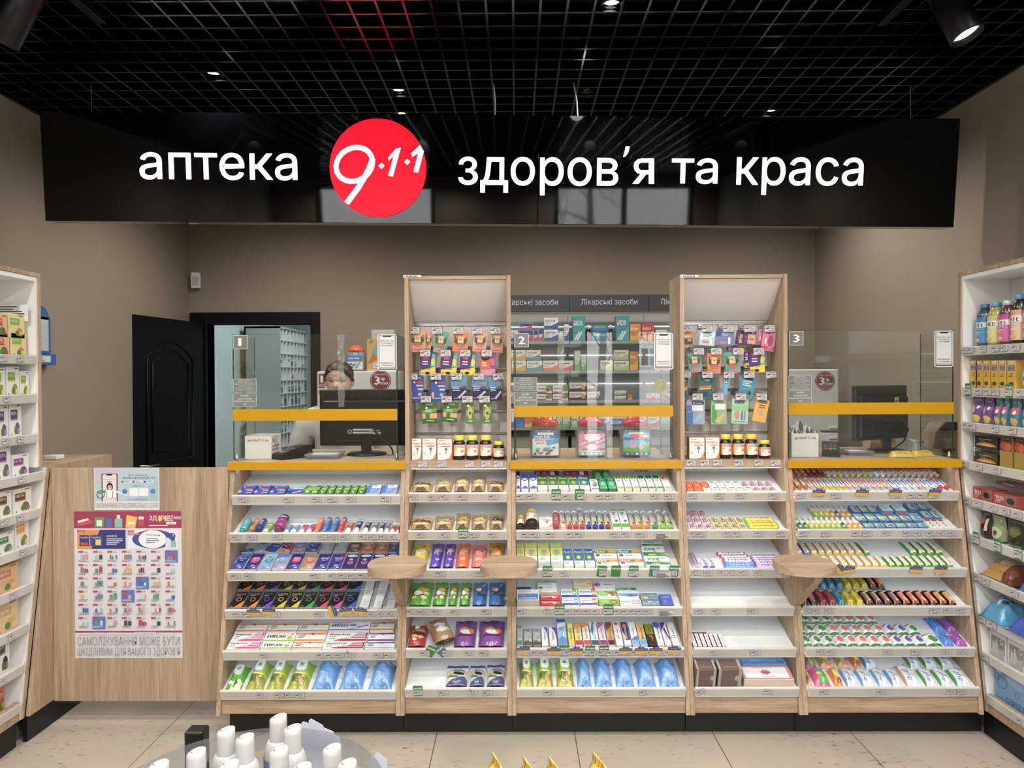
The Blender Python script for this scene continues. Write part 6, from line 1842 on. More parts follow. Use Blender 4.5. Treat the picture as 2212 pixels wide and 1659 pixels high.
card('hpl', 'sky blue and navy plaster packet', '4a90b8', [R(0, 0, 1, .5, '2a2a50'), P('3a5a8a', 0, .5, 1, .5, 1, .62, 0, .58), T('ANSELMED', .3, .82, .5, .06, 'e8f0f8'), R(.3, .66, 1, .69, 'c05050'), LN(.1, .56, .6, 3, .07, 'd8e8f8', .025), P('c8c0c8', .38, .12, .5, .06, .98, .36, .9, .42), R(.1, .08, .4, .1, 'c8d8f0')])
card('hgw', 'wide green plaster packet', '2f6a2c', [P('5a9a4a', 0, .4, 1, .55, 1, .75, 0, .6), R(.0, .22, 1, .46, 'd8a070'), R(.22, .22, .5, .46, '2f7a3a'), T('ANSELMED', .25, .86, .5, .07, 'dfeadf'), E(.3, .72, .07, .05, 'e8f0e8'), R(.38, .7, 1, .73, '8a3a2c'), LN(.2, .6, .5, 2, .07, 'cfe0c8', .03), R(.25, .1, .8, .13, 'dfeadf')])
card('hgn', 'narrow green plaster packet', '3a8a3a', [P('6ab05a', 0, .3, 1, .5, 1, .8, 0, .6), E(.5, .48, .28, .32, 'd8a070'), R(.34, .4, .66, .54, '2f7a3a'), E(.25, .82, .14, .06, 'e8f0e8'), R(.4, .8, .95, .84, '9a4a3a'), R(.25, .08, .8, .12, 'dfeadf')])
card('hoc', 'amber and black cosmetic packet', 'd88a1c', [R(0, .1, 1, .5, '3a3430'), R(.55, .3, .9, .48, 'b09a7a'), R(.2, .6, .8, .68, 'f0d8a0')])
card('hwb', 'pale blue lip packet', 'b8ccd8', [P('d8e4ea', 0, .4, 1, .6, 1, 1, 0, 1), R(.2, .82, .7, .9, '3a6a78'), E(.4, .24, .26, .1, 'c87a80'), R(.7, .1, .82, .5, 'f0f0f2'), LN(.2, .7, .6, 2, .1, '5a7a8a', .03)])
card('hbl', 'periwinkle lip packet', '6a78b0', [R(0, .6, .3, 1, '3a4a8a'), E(.4, .18, .24, .09, 'b87a84'), R(.7, .1, .84, .56, 'e8e8f2'), LN(.3, .85, .6, 3, .09, 'c8d0f0', .035)])
card('hpu', 'dark purple lip packet', '5a2468', [R(.35, .1, 1, .75, 'd0a080'), E(.68, .42, .22, .08, 'b0585a'), E(.2, .3, .1, .06, '8a58a0'), E(.2, .55, .1, .06, '8a58a0'), E(.75, .86, .1, .05, 'e0a0c0')])
card('hpi', 'rose pink lip packet', 'd07a9c', [E(.62, .46, .22, .26, 'a8306a'), R(0, .04, 1, .2, 'c02860'), R(.2, .3, .32, .55, 'f0d8e4'), LN(.25, .86, .5, 2, .08, '8a3058', .03), T('ГЛОСС', .5, .08, .36, .08, 'f0d8e4')])
card('htg', 'dark teal relief plaster packet', '1f6a62', [R(.1, .74, .9, .92, '0f3a3a'), P('d8502c', .1, .5, .9, .64, .9, .56, .1, .42), P('e8a83c', .1, .4, .9, .54, .9, .48, .1, .34), E(.6, .2, .22, .12, '2a3a6a'), T('ТЕРМО', .25, .78, .5, .1, 'c8e8e0')])
card('htb', 'slim light blue packet', '5aa8d0', [R(.2, .6, .8, .85, '1f5a98'), R(.35, .66, .65, .78, 'e8f0f8')])
card('hbw', 'tilted blue plaster packet', '2f88b0', [R(.2, .84, .8, .94, '1a3050'), LN(.15, .74, .7, 3, .09, 'd8e8f0', .04), P('7ab060', .1, .42, .9, .5, .9, .46, .1, .38), E(.72, .24, .1, .12, '3a3030'), E(.72, .14, .14, .05, 'b84a3a')])
card('hcp', 'grey corn plaster packet with blue heel', '9aa6b4', [R(0, 0, .36, .78, '3a70b8'), R(.05, .5, .3, .52, '9ab8d8'), R(.3, .8, .95, .93, '1f3468'), T('Mrs.Home', .36, .83, .5, .07, 'e0e8f4'), R(.3, .55, .92, .78, 'dfe3e8'), P('88b0e0', .3, .12, .5, .02, .9, .36, .85, .46, .55, .3)], .014)
card('hcg', 'green corn plaster packet with heel', '8ab088', [R(.05, .05, .36, .8, '4a9a4a'), R(.25, .62, .92, .86, 'e4e6e4'), P('d8a878', .2, .12, .5, .02, .9, .4, .85, .5, .55, .36), T('Mrs.Home', .2, .9, .6, .06, '1f3468')], .014)
card('hcb', 'aqua plaster assortment packet', 'a8d0b8', [R(.12, .82, .75, .93, '1f3468'), T('Mrs.Home', .18, .85, .5, .06, 'e0e8f4'), R(.0, .52, 1, .76, '8ac48a'), E(.3, .34, .18, .18, 'c89078'), R(.56, .15, .66, .5, '6a6a98'), R(.72, .15, .84, .5, '8890a8'), R(.1, .06, .9, .1, '6aa8a0')], .014)
card('hcy', 'yellow heel balm packet', 'dca83c', [R(.15, .84, .85, .95, '1f3468'), T('Mrs.Home', .2, .87, .6, .06, 'e0e8f4'), LN(.3, .72, .6, 2, .1, 'a04a2c', .05), E(.5, .4, .16, .14, 'a8a8a0'), P('e0a880', .3, .1, .9, .3, .9, .4, .5, .22)], .008)

AX = {1: (850, 580, 3.77), 3: (1440, 580, 3.771)}
HOOKT = link('tmp', None)
bpy.data.objects.remove(HOOKT)
TOW = {1: bpy.data.objects['display_tower'], 3: bpy.data.objects['display_tower.001']}
HN = ['top hook row', 'second hook row', 'third hook row', 'bottom hook row']

def hookrow(b, r, ytag, tags, packs):
 cx, cy, sc = AX[b]
 for k, tx_ in enumerate(tags):
  rot = 0
  if isinstance(tx_, tuple):
   tx_, rot = tx_
  p = at(cx + tx_ / sc, cy + ytag / sc, 3.298)
  if rot or b == 3:
   pass
  ztop = p.z + .016
  m = MB()
  m.tube([(p.x, 3.419, ztop + .003), (p.x, 3.30, ztop + .001), (p.x, 3.296, ztop - .003)], .002, 6, 'ccc')
  m.box(p.x - .012, 3.411, ztop - .008, p.x + .012, 3.4185, ztop + .012, col='888')
  part('hook', m, 'metal', TOW[b])
  ob = link('price_tag', TM[(k * 4 + r) % 9])
  ob.matrix_world = upM(p.x, 3.2945, p.z, radians(rot)) @ Matrix.Scale(1.17, 4)
  tag(ob, None, 'price tag')
  TAGS.append((ob, 'white price tag', "%s of the %s" % (HN[r], BAYS[b]), p.x))
  m = MB()
  m.box(-.0235, -.0165, -.0012, .0235, .021, -.0003, col='d8dadc', c=.0002)
  o2 = link('holder', m.mesh('holder', 'acryl'), ob)
 for it in packs:
  x0, y0, x1, y1, key = it[:5]
  rot = it[5] if len(it) > 5 else 0
  deep = it[6] if len(it) > 6 else 0
  Y = 3.304 + .012 * deep + .003 * (len(it) % 2)
  a, c = at(cx + x0 / sc, cy + y1 / sc, Y), at(cx + x1 / sc, cy + y0 / sc, Y)
  put(key, c.x - a.x, c.z - a.z, upM((a.x + c.x) / 2, Y + ST[key]['t'], a.z, rot), '%s of the %s' % (HN[r], BAYS[b]), 'behind' if deep else None, a.x)

hookrow(1, 0, 505, [172, 355, 527, 682, 830], [(132, 500, 262, 682, 'hpe'), (232, 510, 300, 670, 'hpe', -.2, 1), (318, 512, 430, 688, 'hte', -.12), (478, 518, 602, 682, 'hor', -.08), (640, 514, 752, 680, 'hpe', -.1), (786, 514, 890, 686, 'hpe', -.06)])
hookrow(1, 1, 690, [260, 425, 585, 760], [(218, 692, 344, 872, 'hkd'), (380, 696, 514, 872, 'hkd', -.05), (540, 696, 666, 872, 'hkd', -.03), (706, 690, 830, 872, 'hka')])
hookrow(1, 2, 880, [155, 345, 515, 695, (853, 8)], [(124, 862, 245, 1080, 'hpb'), (302, 872, 422, 1082, 'hpb'), (474, 880, 604, 1074, 'hpl', .07), (630, 878, 756, 1074, 'hpl', -.04), (782, 880, 890, 1080, 'hpl', .06)])
hookrow(1, 3, 1065, [265, 433, 602, 742], [(233, 1082, 360, 1262, 'hgw', .03), (396, 1084, 516, 1250, 'hgw', -.1), (590, 1082, 658, 1262, 'hgn'), (728, 1082, 800, 1262, 'hgn')])
hookrow(3, 0, 490, [166, 330, 500, 673, 838], [(118, 500, 212, 634, 'hoc'), (262, 500, 388, 630, 'hwb', -.1), (398, 500, 542, 628, 'hbl', -.05), (556, 500, 640, 622, 'hpu', -.14, 1), (616, 500, 722, 628, 'hpu', -.1), (738, 490, 800, 620, 'hpi', -.1, 1), (766, 486, 874, 672, 'hpi', -.14)])
hookrow(3, 1, 675, [260, 402, 582, 748], [(184, 680, 296, 848, 'hte', .12), (330, 684, 444, 858, 'hor'), (482, 676, 610, 856, 'hte', .1), (630, 676, 690, 810, 'hkd', 0, 1), (676, 668, 802, 850, 'hkd')])
hookrow(3, 2, 865, [155, 330, 505, 670, (850, 4)], [(118, 880, 178, 1072, 'htg', 0), (236, 868, 358, 1060, 'htg', -.2), (456, 880, 492, 1030, 'htb', -.1), (576, 868, 700, 1060, 'hbw', -.2)])
hookrow(3, 3, 1045, [250, 418, 603, 773], [(160, 1066, 312, 1272, 'hcp'), (360, 1070, 492, 1270, 'hcg'), (528, 1060, 662, 1266, 'hcb', -.04), (694, 1060, 806, 1250, 'hcy', -.2)])
# on the towers' display shelf
for b, boxes, jars in ((1, ((110, 230), (232, 352), (355, 478)), ((482, 585, 1355), (588, 692, 1355), (697, 802, 1355), (806, 906, 1405))),
 (3, ((182, 312), (316, 432)), ((436, 532, 1348), (535, 638, 1348), (640, 748, 1348), (752, 852, 1396)))):
 cx, cy, sc = AX[b]
 fo = PH + .0355
 for x0, x1 in boxes:
  a, c = at(cx + x0 / sc, cy + 1562 / sc, 3.262), at(cx + x1 / sc, cy + (1384 if b == 1 else 1372) / sc, 3.262)
  a.x = max(a.x, BX[b] + .0215)
  put('vbox', c.x - a.x - .001, c.z - fo, upM((a.x + c.x) / 2, 3.262 + .045, fo), BAYS[b] + "'s display shelf", None, a.x)
 for x0, x1, yt in jars:
  a, c = at(cx + x0 / sc, cy + 1560 / sc, 3.28), at(cx + x1 / sc, cy + yt / sc, 3.28)
  put('jar', c.x - a.x - .003, c.z - fo, upM((a.x + c.x) / 2, 3.29, fo), BAYS[b] + "'s display shelf", None, a.x)
 for k, x in enumerate((235, 393, 618, 752, 852) if b == 1 else (200, 312, 418, 590, 752, (887, 8))):
  rot = 0
  if isinstance(x, tuple):
   x, rot = x
  p = at(cx + x / sc, cy + (1597 if b == 1 else 1588) / sc, 3.219)
  ob = link('price_tag', TM[(k * 2) % 9])
  ob.matrix_world = upM(p.x, 3.2205, p.z + .002, radians(rot))
  tag(ob, None, 'price tag')
  TAGS.append((ob, 'white price tag', "front edge of the %s's display shelf" % BAYS[b], p.x))

# ---------------------------------------------------------------- glass screens on the counters
def phone_sticker(S):
 m = MB()
 return m

GS = [(503, 857, 722, 880, 905, 0), (1110, 1453, 718, 877, 901, 2), (1703, 2059, 714, 873, 898, 4)]
WT = PH + .0355
for k, (xa, xb, yt, ys0, ys1, b) in enumerate(GS):
 Yg, Yr = 3.25, 3.5
 A, B_ = at(xa, yt, Yg), at(xb, yt, Yg)
 xA, xB, zt = max(A.x, BX[b] + .004), min(B_.x, BX[b + 1] - .02 if b != 4 else 1.962), (A.z + B_.z) / 2
 t = thing('glass_screen', 'clear glass counter screen with yellow strip and number %s sticker' % 'one two three'.split()[k], 'glass screen', ((xA + xB) / 2, 3.37, WT), 'glass screens on the counters')
 m = MB()
 m.box(xA, Yg, WT + .006, xB, Yg + .005, zt, c=.0003)
 part('front_pane', m, 'glass', t)
 m = MB()
 for x in (xA, xB):
  m.box(x - .0016, Yg - .0004, WT + .006, x + .0016, Yg + .0056, zt, c=.0002)
 m.box(xA, Yg + .0003, zt, xB, Yg + .0047, zt + .0006, c=.0001)
 part('pane_edge', m, 'edge', t)
 for sx in (xA + .003, xB - .008):
  m = MB()
  m.box(sx, Yg + .008, WT + .006, sx + .005, Yr, zt - .002, c=.0003)
  p_ = part('side_pane', m, 'glass', t)
  m = MB()
  m.box(sx + .0005, Yr + .0002, WT + .006, sx + .0045, Yr + .0014, zt - .002, c=.0002)
  part('pane_edge', m, 'edge', p_)
  for yy in (Yg + .02, Yr - .03):
   m = MB()
   m.lathe([(.004, 0), (.009, .002), (.009, .014), (.005, .018), (.006, .028), (.002, .03)], 14, axis='z', o=(sx + .0025, yy, WT), col='ccc')
   part('clamp', m, 'metal', t)
 z0, z1 = at(1106, ys1 + (2 if k == 0 else 0), Yg).z, at(1106, ys0 + (2 if k == 0 else 0), Yg).z
 m = MB()
 m.box(xA - .001, Yg - .0035, z0, xB + .001, Yg - .0008, z1, c=.0003)
 part('yellow_strip', m, 'yellow', t)
 # stickers: number, two frosted notices, phone with a message
 def sticker(nm, x0, y0, x1, y1, mat, gfx, lab=None, col='8d9290', rnd=0):
  a, c = at(x0, y1, Yg), at(x1, y0, Yg)
  m = MB()
  if rnd:
   w, h = c.x - a.x, c.z - a.z
   out = []
   for cx_, cz_, a0 in ((c.x - rnd, c.z - rnd, 0), (a.x + rnd, c.z - rnd, 90), (a.x + rnd, a.z + rnd, 180), (c.x - rnd, a.z + rnd, 270)):
    out += [(cx_ + rnd * cos(radians(a0 + q)), cz_ + rnd * sin(radians(a0 + q))) for q in (0, 22, 45, 68, 90)]
   m.prism(out, 'y', Yg - .0012, Yg - .0004, col)
  else:
   m.box(a.x, Yg - .0012, a.z, c.x, Yg - .0004, c.z, col=col, c=.0001)
  o = part(nm, m, mat, t, lab)
  m = MB()
  draw(m, planeS((a.x, Yg - .0013, a.z), (c.x - a.x, 0, 0), (0, 0, c.z - a.z)), gfx)
  part('print', m, 'paper', o)
 fr = [R(0, 0, 1, .015, 'dcdedc'), R(0, .985, 1, 1, 'dcdedc'), R(0, 0, .015, 1, 'dcdedc'), R(.985, 0, 1, 1, 'dcdedc')]
 sx = xa + 1
 sticker('number_sticker', sx, yt + 2, sx + 31, yt + 32, 'frost', [R(0, 0, 1, .03, 'dcdedc'), R(0, .97, 1, 1, 'dcdedc'), R(0, 0, .03, 1, 'dcdedc'), R(.97, 0, 1, 1, 'dcdedc'), T(str(k + 1), .36 if k == 0 else .3, .22, .2 if k == 0 else .4, .56, 'f0f2f0', b=.03 if k == 0 else .1)])
 sx = xa + (1 if k == 0 else 0)
 y0 = ys0 - 62
 sticker('notice_sticker', sx, y0, sx + 50, y0 + 30, 'frost', fr + [T(s_, .5 - w_ / 2, .86 - .145 * q, w_, .085, 'e8eae8') for q, (s_, w_) in enumerate((('Лікарські засоби', .5), ('та вироби медичного', .6), ('призначення належної якості,', .86), ('відпущені з аптек', .5), ('та їх структурних підрозділів,', .86), ('поверненню не підлягають', .76)))])
 sticker('notice_sticker', sx, y0 + 32, sx + 50, y0 + 61, 'frost', fr + [T('КАСИР', .34, .77, .32, .12, 'eef0ee'), T("ЗОБОВ’ЯЗАНИЙ", .2, .55, .6, .13, 'eef0ee'), T('ВИДАТИ ПОКУПЦЮ', .06, .34, .88, .12, 'eef0ee'), T('ЧЕК', .42, .13, .17, .12, 'eef0ee')])
 px0, py0 = [(816, 722), (1413, 719), (2018, 714)][k]
 sticker('phone_sticker', px0, py0, px0 + 41, py0 + 79, 'paper', [R(.06, .03, .94, .97, '2a2c2e'), R(.09, .05, .91, .955, 'd6d8da'), R(.28, .925, .72, .955, '2a2c2e'), R(.09, .05, .91, .1, 'a8a8ae'), T('Довга стоїть у черзі?', .14, .79, .72, .05, '333'), T('Є мобільний до', .2, .73, .6, .05, '333'), T('обслуговування!', .2, .67, .6, .05, '333'), T('Відскануй код', .18, .19, .64, .05, '333'), T('і ми допоможемо', .2, .13, .6, .045, '333')], 'white phone shaped sticker', 'd8dadc', rnd=.009)
 if k < 2:                                                # crinkled, slightly hazy clear strip down the pane
  m = MB()
  xc = [737, 1211][k]
  rr = random.Random(k + 3)
  rows_ = 26
  a, c = at(xc - 6, ys0 - 1, Yg), at(xc + 7, yt + 1, Yg)
  pts = [(a.x + (c.x - a.x) * (i / 4) + .002 * sin(j * .9 + i), Yg - .003 - .003 * rr.random(), a.z + (c.z - a.z) * j / rows_) for j in range(rows_ + 1) for i in range(5)]
  m.add(pts, [(j * 5 + i, j * 5 + i + 1, j * 5 + i + 6, j * 5 + i + 5) for j in range(rows_) for i in range(4)], 'fff')
  part('clear_strip', m, glassmat('clear_strip', (.92, .92, .92), 1.7, .12, ('c4c8c8', .16)), t)
 if k == 1:
  a = at(1427, 833, Yg)
  m = MB()
  m.lathe([(.029, Yg - .0018), (.029, Yg - .0008)], 32, '8a8448', axis='y', o=(a.x, 0, a.z))
  draw(m, planeS((a.x - .029, Yg - .0019, a.z - .029), (.058, 0, 0), (0, 0, .058)), [O(.5, .5, .46, .46, 'b0a868', .08), LN(.22, .66, .56, 4, .1, 'b0a868', .03)])
  part('round_sticker', m, 'gloss', t, 'olive gold round sticker')
# ---------------------------------------------------------------- things on the cash desks
def rotz(o, a):
 o.rotation_euler.z = a
 return o

for k, (x0, y0, x1, y1, Y, lab, paper) in enumerate(((529, 941, 586, 996, 3.325, 'open white cardboard box with red web address beside the card terminal', 0), (1710, 936, 1768, 992, 3.325, 'open white cardboard box stuffed with crumpled paper, third cash desk', 1))):
 a, c = at(x0, y1, Y), at(x1, y0, Y)
 w, h, D = c.x - a.x, c.z - WT, .135
 t = thing('cardboard_box', lab, 'box', ((a.x + c.x) / 2, Y + D / 2, WT), 'open boxes on the cash desks')
 m = MB()
 q = .0025
 for bx in ((a.x, Y, c.x, Y + q), (a.x, Y + D - q, c.x, Y + D), (a.x, Y + q, a.x + q, Y + D - q), (c.x - q, Y + q, c.x, Y + D - q)):
  m.box(bx[0], bx[1], WT, bx[2], bx[3], c.z, col='e4e1e0', c=.0006)
 m.box(a.x + q, Y + q, WT, c.x - q, Y + D - q, WT + q, col='e4e1e0')
 draw(m, planeS((a.x, Y - .0002, WT), (w, 0, 0), (0, 0, h)), [T('apteka911.ua', .1, .72, .8, .16, 'a8282c', b=.03)])
 draw(m, planeS((c.x + .0002, Y, WT), (0, D, 0), (0, 0, h)), [T('24/7', .06, .7, .3, .16, '6a5050'), LN(.06, .5, .8, 2, .14, 'a88a8a', .06)])
 part('carton_body', m, 'paper', t)
 if paper:
  rr = random.Random(8)
  for z in range(4):
   m = MB()
   px_, py_ = a.x + w * (.1 + .26 * z), Y + .03 + .02 * (z % 2)
   n = 6
   P_ = [[(px_ + (i - 3) * .012 + rr.uniform(-.006, .006), py_ + (j - 3) * .008 + rr.uniform(-.008, .008), WT + h * .7 + .05 + .02 * sin(i * 2 + z) + .012 * rr.uniform(-1, 1) - .01 * abs(i - 3) + (.02 if z == 1 else 0)) for i in range(n + 1)] for j in range(n + 1)]
   m.add([p for r_ in P_ for p in r_], [(j * 7 + i, j * 7 + i + 1, j * 7 + i + 8, j * 7 + i + 7) for j in range(n) for i in range(n)], 'e8e4de', True)
   solo('crumpled_paper', m, 'paper', 'crumpled white paper sheet, %s, sticking out of the cardboard box' % nth(z, 4), 'paper', 'crumpled papers in the cardboard box')

for k, (px, py, Y, yaw, lab) in enumerate(((632, 992, 3.37, -.62, 'black card payment terminal beside the white box, first cash desk'), (1794, 986, 3.41, -.4, 'black card payment terminal beside the paper-filled box, third cash desk'))):
 c = at(px, py, Y)
 t = thing('card_terminal', lab, 'card terminal', (c.x, Y, WT), 'card terminals on the cash desks')
 t.rotation_euler.z = yaw
 m = MB()
 m.prism([(-.085, 0), (.085, 0), (.085, .052), (.07, .058), (.02, .052), (-.08, .026), (-.085, .02)], 'x', -.038, .038, '0e0e10')
 b_ = link('terminal_body', m.mesh('terminal_body', 'print'), t)
 m = MB()
 S = planeS((-.034, -.078, .0275), (.068, 0, 0), (0, .094, .0245))
 g = [R(.08, .1 + .2 * j, .08, .1, '000') for j in range(0)]
 for j in range(4):
  for i in range(3):
   x, y = .1 + .28 * i, .3 + .17 * j
   g.append(R(x, y, x + .22, y + .12, '55585c' if (i + j) % 2 else '6a6d70'))
 g += [R(.1, .1, .32, .22, 'c8302c'), R(.38, .1, .6, .22, 'd8b020'), R(.66, .1, .88, .22, '3a9a3c')]
 draw(m, S, g)
 link('keypad', m.mesh('keypad', 'print'), t)
 m = MB()
 m.add([(-.03, .022, .0535), (.03, .022, .0535), (.03, .068, .0592), (-.03, .068, .0592)], [(0, 1, 2, 3)], '1c2226')
 link('display', m.mesh('display', 'gloss'), t)

for px0, px1, Y0, Y1, lab in ((662, 736, 3.3, 3.46, 'clear acrylic coin tray between card terminal and monitor'), (1824, 1880, 3.36, 3.5, 'clear acrylic coin tray beside the third cash desk terminal')):
 a, c = at(px0, 990, Y0 + .05), at(px1, 990, Y0 + .05)
 t = thing('coin_tray', lab, 'coin tray', ((a.x + c.x) / 2, (Y0 + Y1) / 2, WT), 'coin trays on the cash desks')
 m = MB()
 m.box(a.x + .01, Y0 + .01, WT, c.x - .01, Y1 - .01, WT + .012, col='b9b4c0')
 part('foot', m, 'clearjar', t)
 m = MB()
 m.box(a.x, Y0, WT + .0125, c.x, Y1, WT + .018, c=.003)
 m.tube([(a.x + .006, Y0 + .006, WT + .02), (c.x - .006, Y0 + .006, WT + .02), (c.x - .006, Y1 - .006, WT + .02), (a.x + .006, Y1 - .006, WT + .02)], .0035, 6, closed=True)
 part('dish', m, 'clearjar', t)
 m = MB()
 m.box(a.x + .02, Y0 + .03, WT + .0182, c.x - .02, Y1 - .03, WT + .0186, col='cfcad4')
 part('insert', m, 'paper', t)

def monitor(lab, cx, cy, z0, z1, w, yaw, base_r, tilt=0):
 t = thing('computer_monitor', lab, 'monitor', (cx, cy, WT), 'monitors on the cash desks')
 t.rotation_euler.z = yaw
 h = z1 - z0
 zz = z0 - WT
 m = MB()
 m.box(-w / 2, -.012, zz, w / 2, .012, zz + h, c=.004)
 m.box(-w * .46, -.03, zz + h * .06, w * .46, -.011, zz + h * .8, c=.012)
 for q in range(int(w * 70)):
  x = -w * .3 + q * .0085
  if x < w * .42:
   m.box(x, -.0318, zz + h * .83, x + .003, -.0125, zz + h * .86, c=.0005)
 link('casing', m.mesh('casing', 'blackpl'), t)
 m = MB()
 m.box(-w / 2 + .012, .0122, zz + .015, w / 2 - .012, .0128, zz + h - .012, col='22262a')
 link('screen', m.mesh('screen', 'gloss'), t)
 m = MB()
 m.prism([(-.022, .0), (.022, .0), (.03, zz + h * .22), (-.03, zz + h * .22)], 'y', -.045, -.031, '0a0a0a')
 m.lathe([(base_r, 0), (base_r, .006), (base_r * .9, .011), (.04, .016)], 32, '0a0a0a', o=(0, -.03, .0005))
 link('stand', m.mesh('stand', 'blackpl'), t)
 return t, zz, h

xl, xr = at(690, 900, 3.52).x, at(690, 900, 3.52).x + .49
zt_, zb_ = at(770, 841, 3.52).z, at(770, 963, 3.52).z
t, zz, h = monitor('black computer monitor seen from behind in front of the pharmacist', (xl + xr) / 2, 3.535, zb_, zt_, xr - xl, 0, .095)
t.children[2].location.x = at(792, 980, 3.5).x - t.location.x
m = MB()
S = planeS((-.245, -.0305, zz + h * .06), (.49, 0, 0), (0, 0, h * .74))
draw(m, S, [R(.33, .56, .44, .70, 'd4d2ce'), R(.34, .60, .42, .64, '333'), R(.3, .56, .325, .7, '3a3a3c'), R(.28, .2, .62, .32, '2a2a2c'), O(.31, .26, .02, .05, 'c8c8c8', .3), LN(.34, .29, .2, 2, .07, 'c8c8c8', .04), R(.5, .2, .62, .25, 'bbb'), R(.5, .27, .6, .3, '999')] + [R(.2 + .012 * q, .03, .206 + .012 * q, .06, '3a3a3a') for q in range(20)])
link('rear_label', m.mesh('rear_label', 'paper'), t)
m = MB()
p = [at(810, 931, 3.49), at(822, 945, 3.46), at(838, 957, 3.46), at(848, 972, 3.46), at(849, 988, 3.46)]
for v in p:
 v.z = max(v.z, WT + .005)
m.tube([v - t.location for v in p], [.006, .004, .004, .004, .004], 8)
link('cable', m.mesh('cable', 'blackpl'), t)
xl, xr = at(1862, 900, 3.52).x, at(1975, 900, 3.52).x
zt_, zb_ = at(1915, 833, 3.52).z, at(1915, 952, 3.52).z
t, zz, h = monitor('black computer monitor turned sideways at the third cash desk', (xl + xr) / 2, 3.60, zb_, zt_, .40, .5, .085)
m = MB()
m.tube([(.0, -.035, zz + h * .42), (.03, -.09, zz + h * .36), (.09, -.09, zz + h * .2), (.1, -.06, zz - .01), (.05, -.04, .01)], .004, 8)
link('cable', m.mesh('cable', 'blackpl'), t)
m = MB()
draw(m, planeS((-.16, -.0305, zz + h * .06), (.32, 0, 0), (0, 0, h * .74)), [R(.72, .84, .82, .97, 'b8b8b8'), R(.74, .86, .8, .9, '555')])
link('rear_label', m.mesh('rear_label', 'paper'), t)

# candy jars
def jar(lab, x0, x1, ybot, ytop, lid, gfx, base, Y=3.33, foot=None, k=1.0):
 a, c = at(x0, ybot, Y), at(x1, ytop, Y)
 w, cx = c.x - a.x, (a.x + c.x) / 2
 z0 = foot if foot is not None else WT
 H_ = c.z - z0
 d = w * .8
 cy = Y + d / 2
 t = thing('candy_jar', lab, 'jar', (cx, cy, z0), None)
 def ring(s, z, n=32, e=.5):
  return [(cx + w / 2 * s * math.copysign(abs(cos(q)) ** e, cos(q)), cy + d / 2 * s * math.copysign(abs(sin(q)) ** e, sin(q)), z) for q in [2 * pi * i / n for i in range(n)]]
 def loft(rs):
  m = MB()
  n = len(rs[0])
  m.add([p for r in rs for p in r], [(j * n + i, j * n + (i + 1) % n, (j + 1) * n + (i + 1) % n, (j + 1) * n + i) for j in range(len(rs) - 1) for i in range(n)], 'fff', True)
  m.add(rs[0], [list(range(n))[::-1]], 'fff')
  return m
 part('jar_body', loft([ring(.86, z0 + .0006), ring(.97, z0 + .012), ring(1, z0 + .03), ring(1, z0 + H_ * .60), ring(.96, z0 + H_ * .70), ring(.8, z0 + H_ * .765), ring(.74, z0 + H_ * .79, e=.9)]), 'clearjar', t)
 mm = loft([ring(.80, z0 + .006), ring(.9, z0 + .03), ring(.9, z0 + H_ * .6), ring(.72, z0 + H_ * .68)])
 r = random.Random(int(x0))
 mm.c = [lin(r.choice(['b0a4a2', 'c4b8b2', '9a8c88', 'd0c4c0', 'b8a6b0'])) for _ in mm.c]
 part('sweets_inside', mm, 'gloss', t)
 m = MB()
 fy = cy - d / 2
 def S(u, v, l):
  x = (u - .5) * w * .84
  q = abs(x) / (w / 2)
  return (cx + x, cy - d / 2 * (1 - q ** 4) ** .25 - .0012 - l, z0 + H_ * (.06 + .56 * v))
 m.add([S(i / 10, j / 4, 0) for j in range(5) for i in range(11)], [(j * 11 + i, j * 11 + i + 1, j * 11 + i + 12, j * 11 + i + 11) for j in range(4) for i in range(10)], base, True)
 draw(m, S, gfx, fine=.15, off=.0009, step=.0003)
 part('label', m, 'gloss', t)
 m = MB()
 lr = w * .435 * k
 m.lathe([(lr * .98, z0 + H_ * .775), (lr, z0 + H_ * .79), (lr, z0 + H_ * .875), (lr * .93, z0 + H_ * .9), (lr * .62, z0 + H_ * .93), (lr * .58, z0 + H_ * .985), (lr * .5, z0 + H_), (.001, z0 + H_)], 36, lid, o=(cx, cy, 0), closed=False)
 part('lid', m, 'gloss', t)

jar('clear candy jar with orange lid and blue label on the second cash desk', 1145, 1212, 988, 901, 'e8481c', [R(0, .74, 1, 1, '2f78b8'), R(0, 0, 1, .74, 'dfe6ea'), R(.2, .9, .8, 1, 'f0f0f4'), T('multivitamin', .26, .92, .5, .06, '3a3a6a'), T('Smart kids', .06, .76, .6, .14, 'f0f4fa', b=.04), T('IMMUNITY', .1, .62, .4, .1, 'd8602c', b=.04), T('& BOOST', .14, .5, .34, .1, 'd8602c', b=.04), P('5a9ad0', .55, .45, 1, .55, 1, .74, .5, .7), LN(.42, .36, .36, 4, .06, '9aa6b0', .03)] + [E(.1 + .8 * ((q * 5) % 9) / 9, .08 + .3 * ((q * 7) % 10) / 10, .06, .045, ['2f5f98', '5aa0c8', '3a8a6a', 'c84a4a', 'c0ccd4'][q % 5]) for q in range(14)], 'dfe6ea')
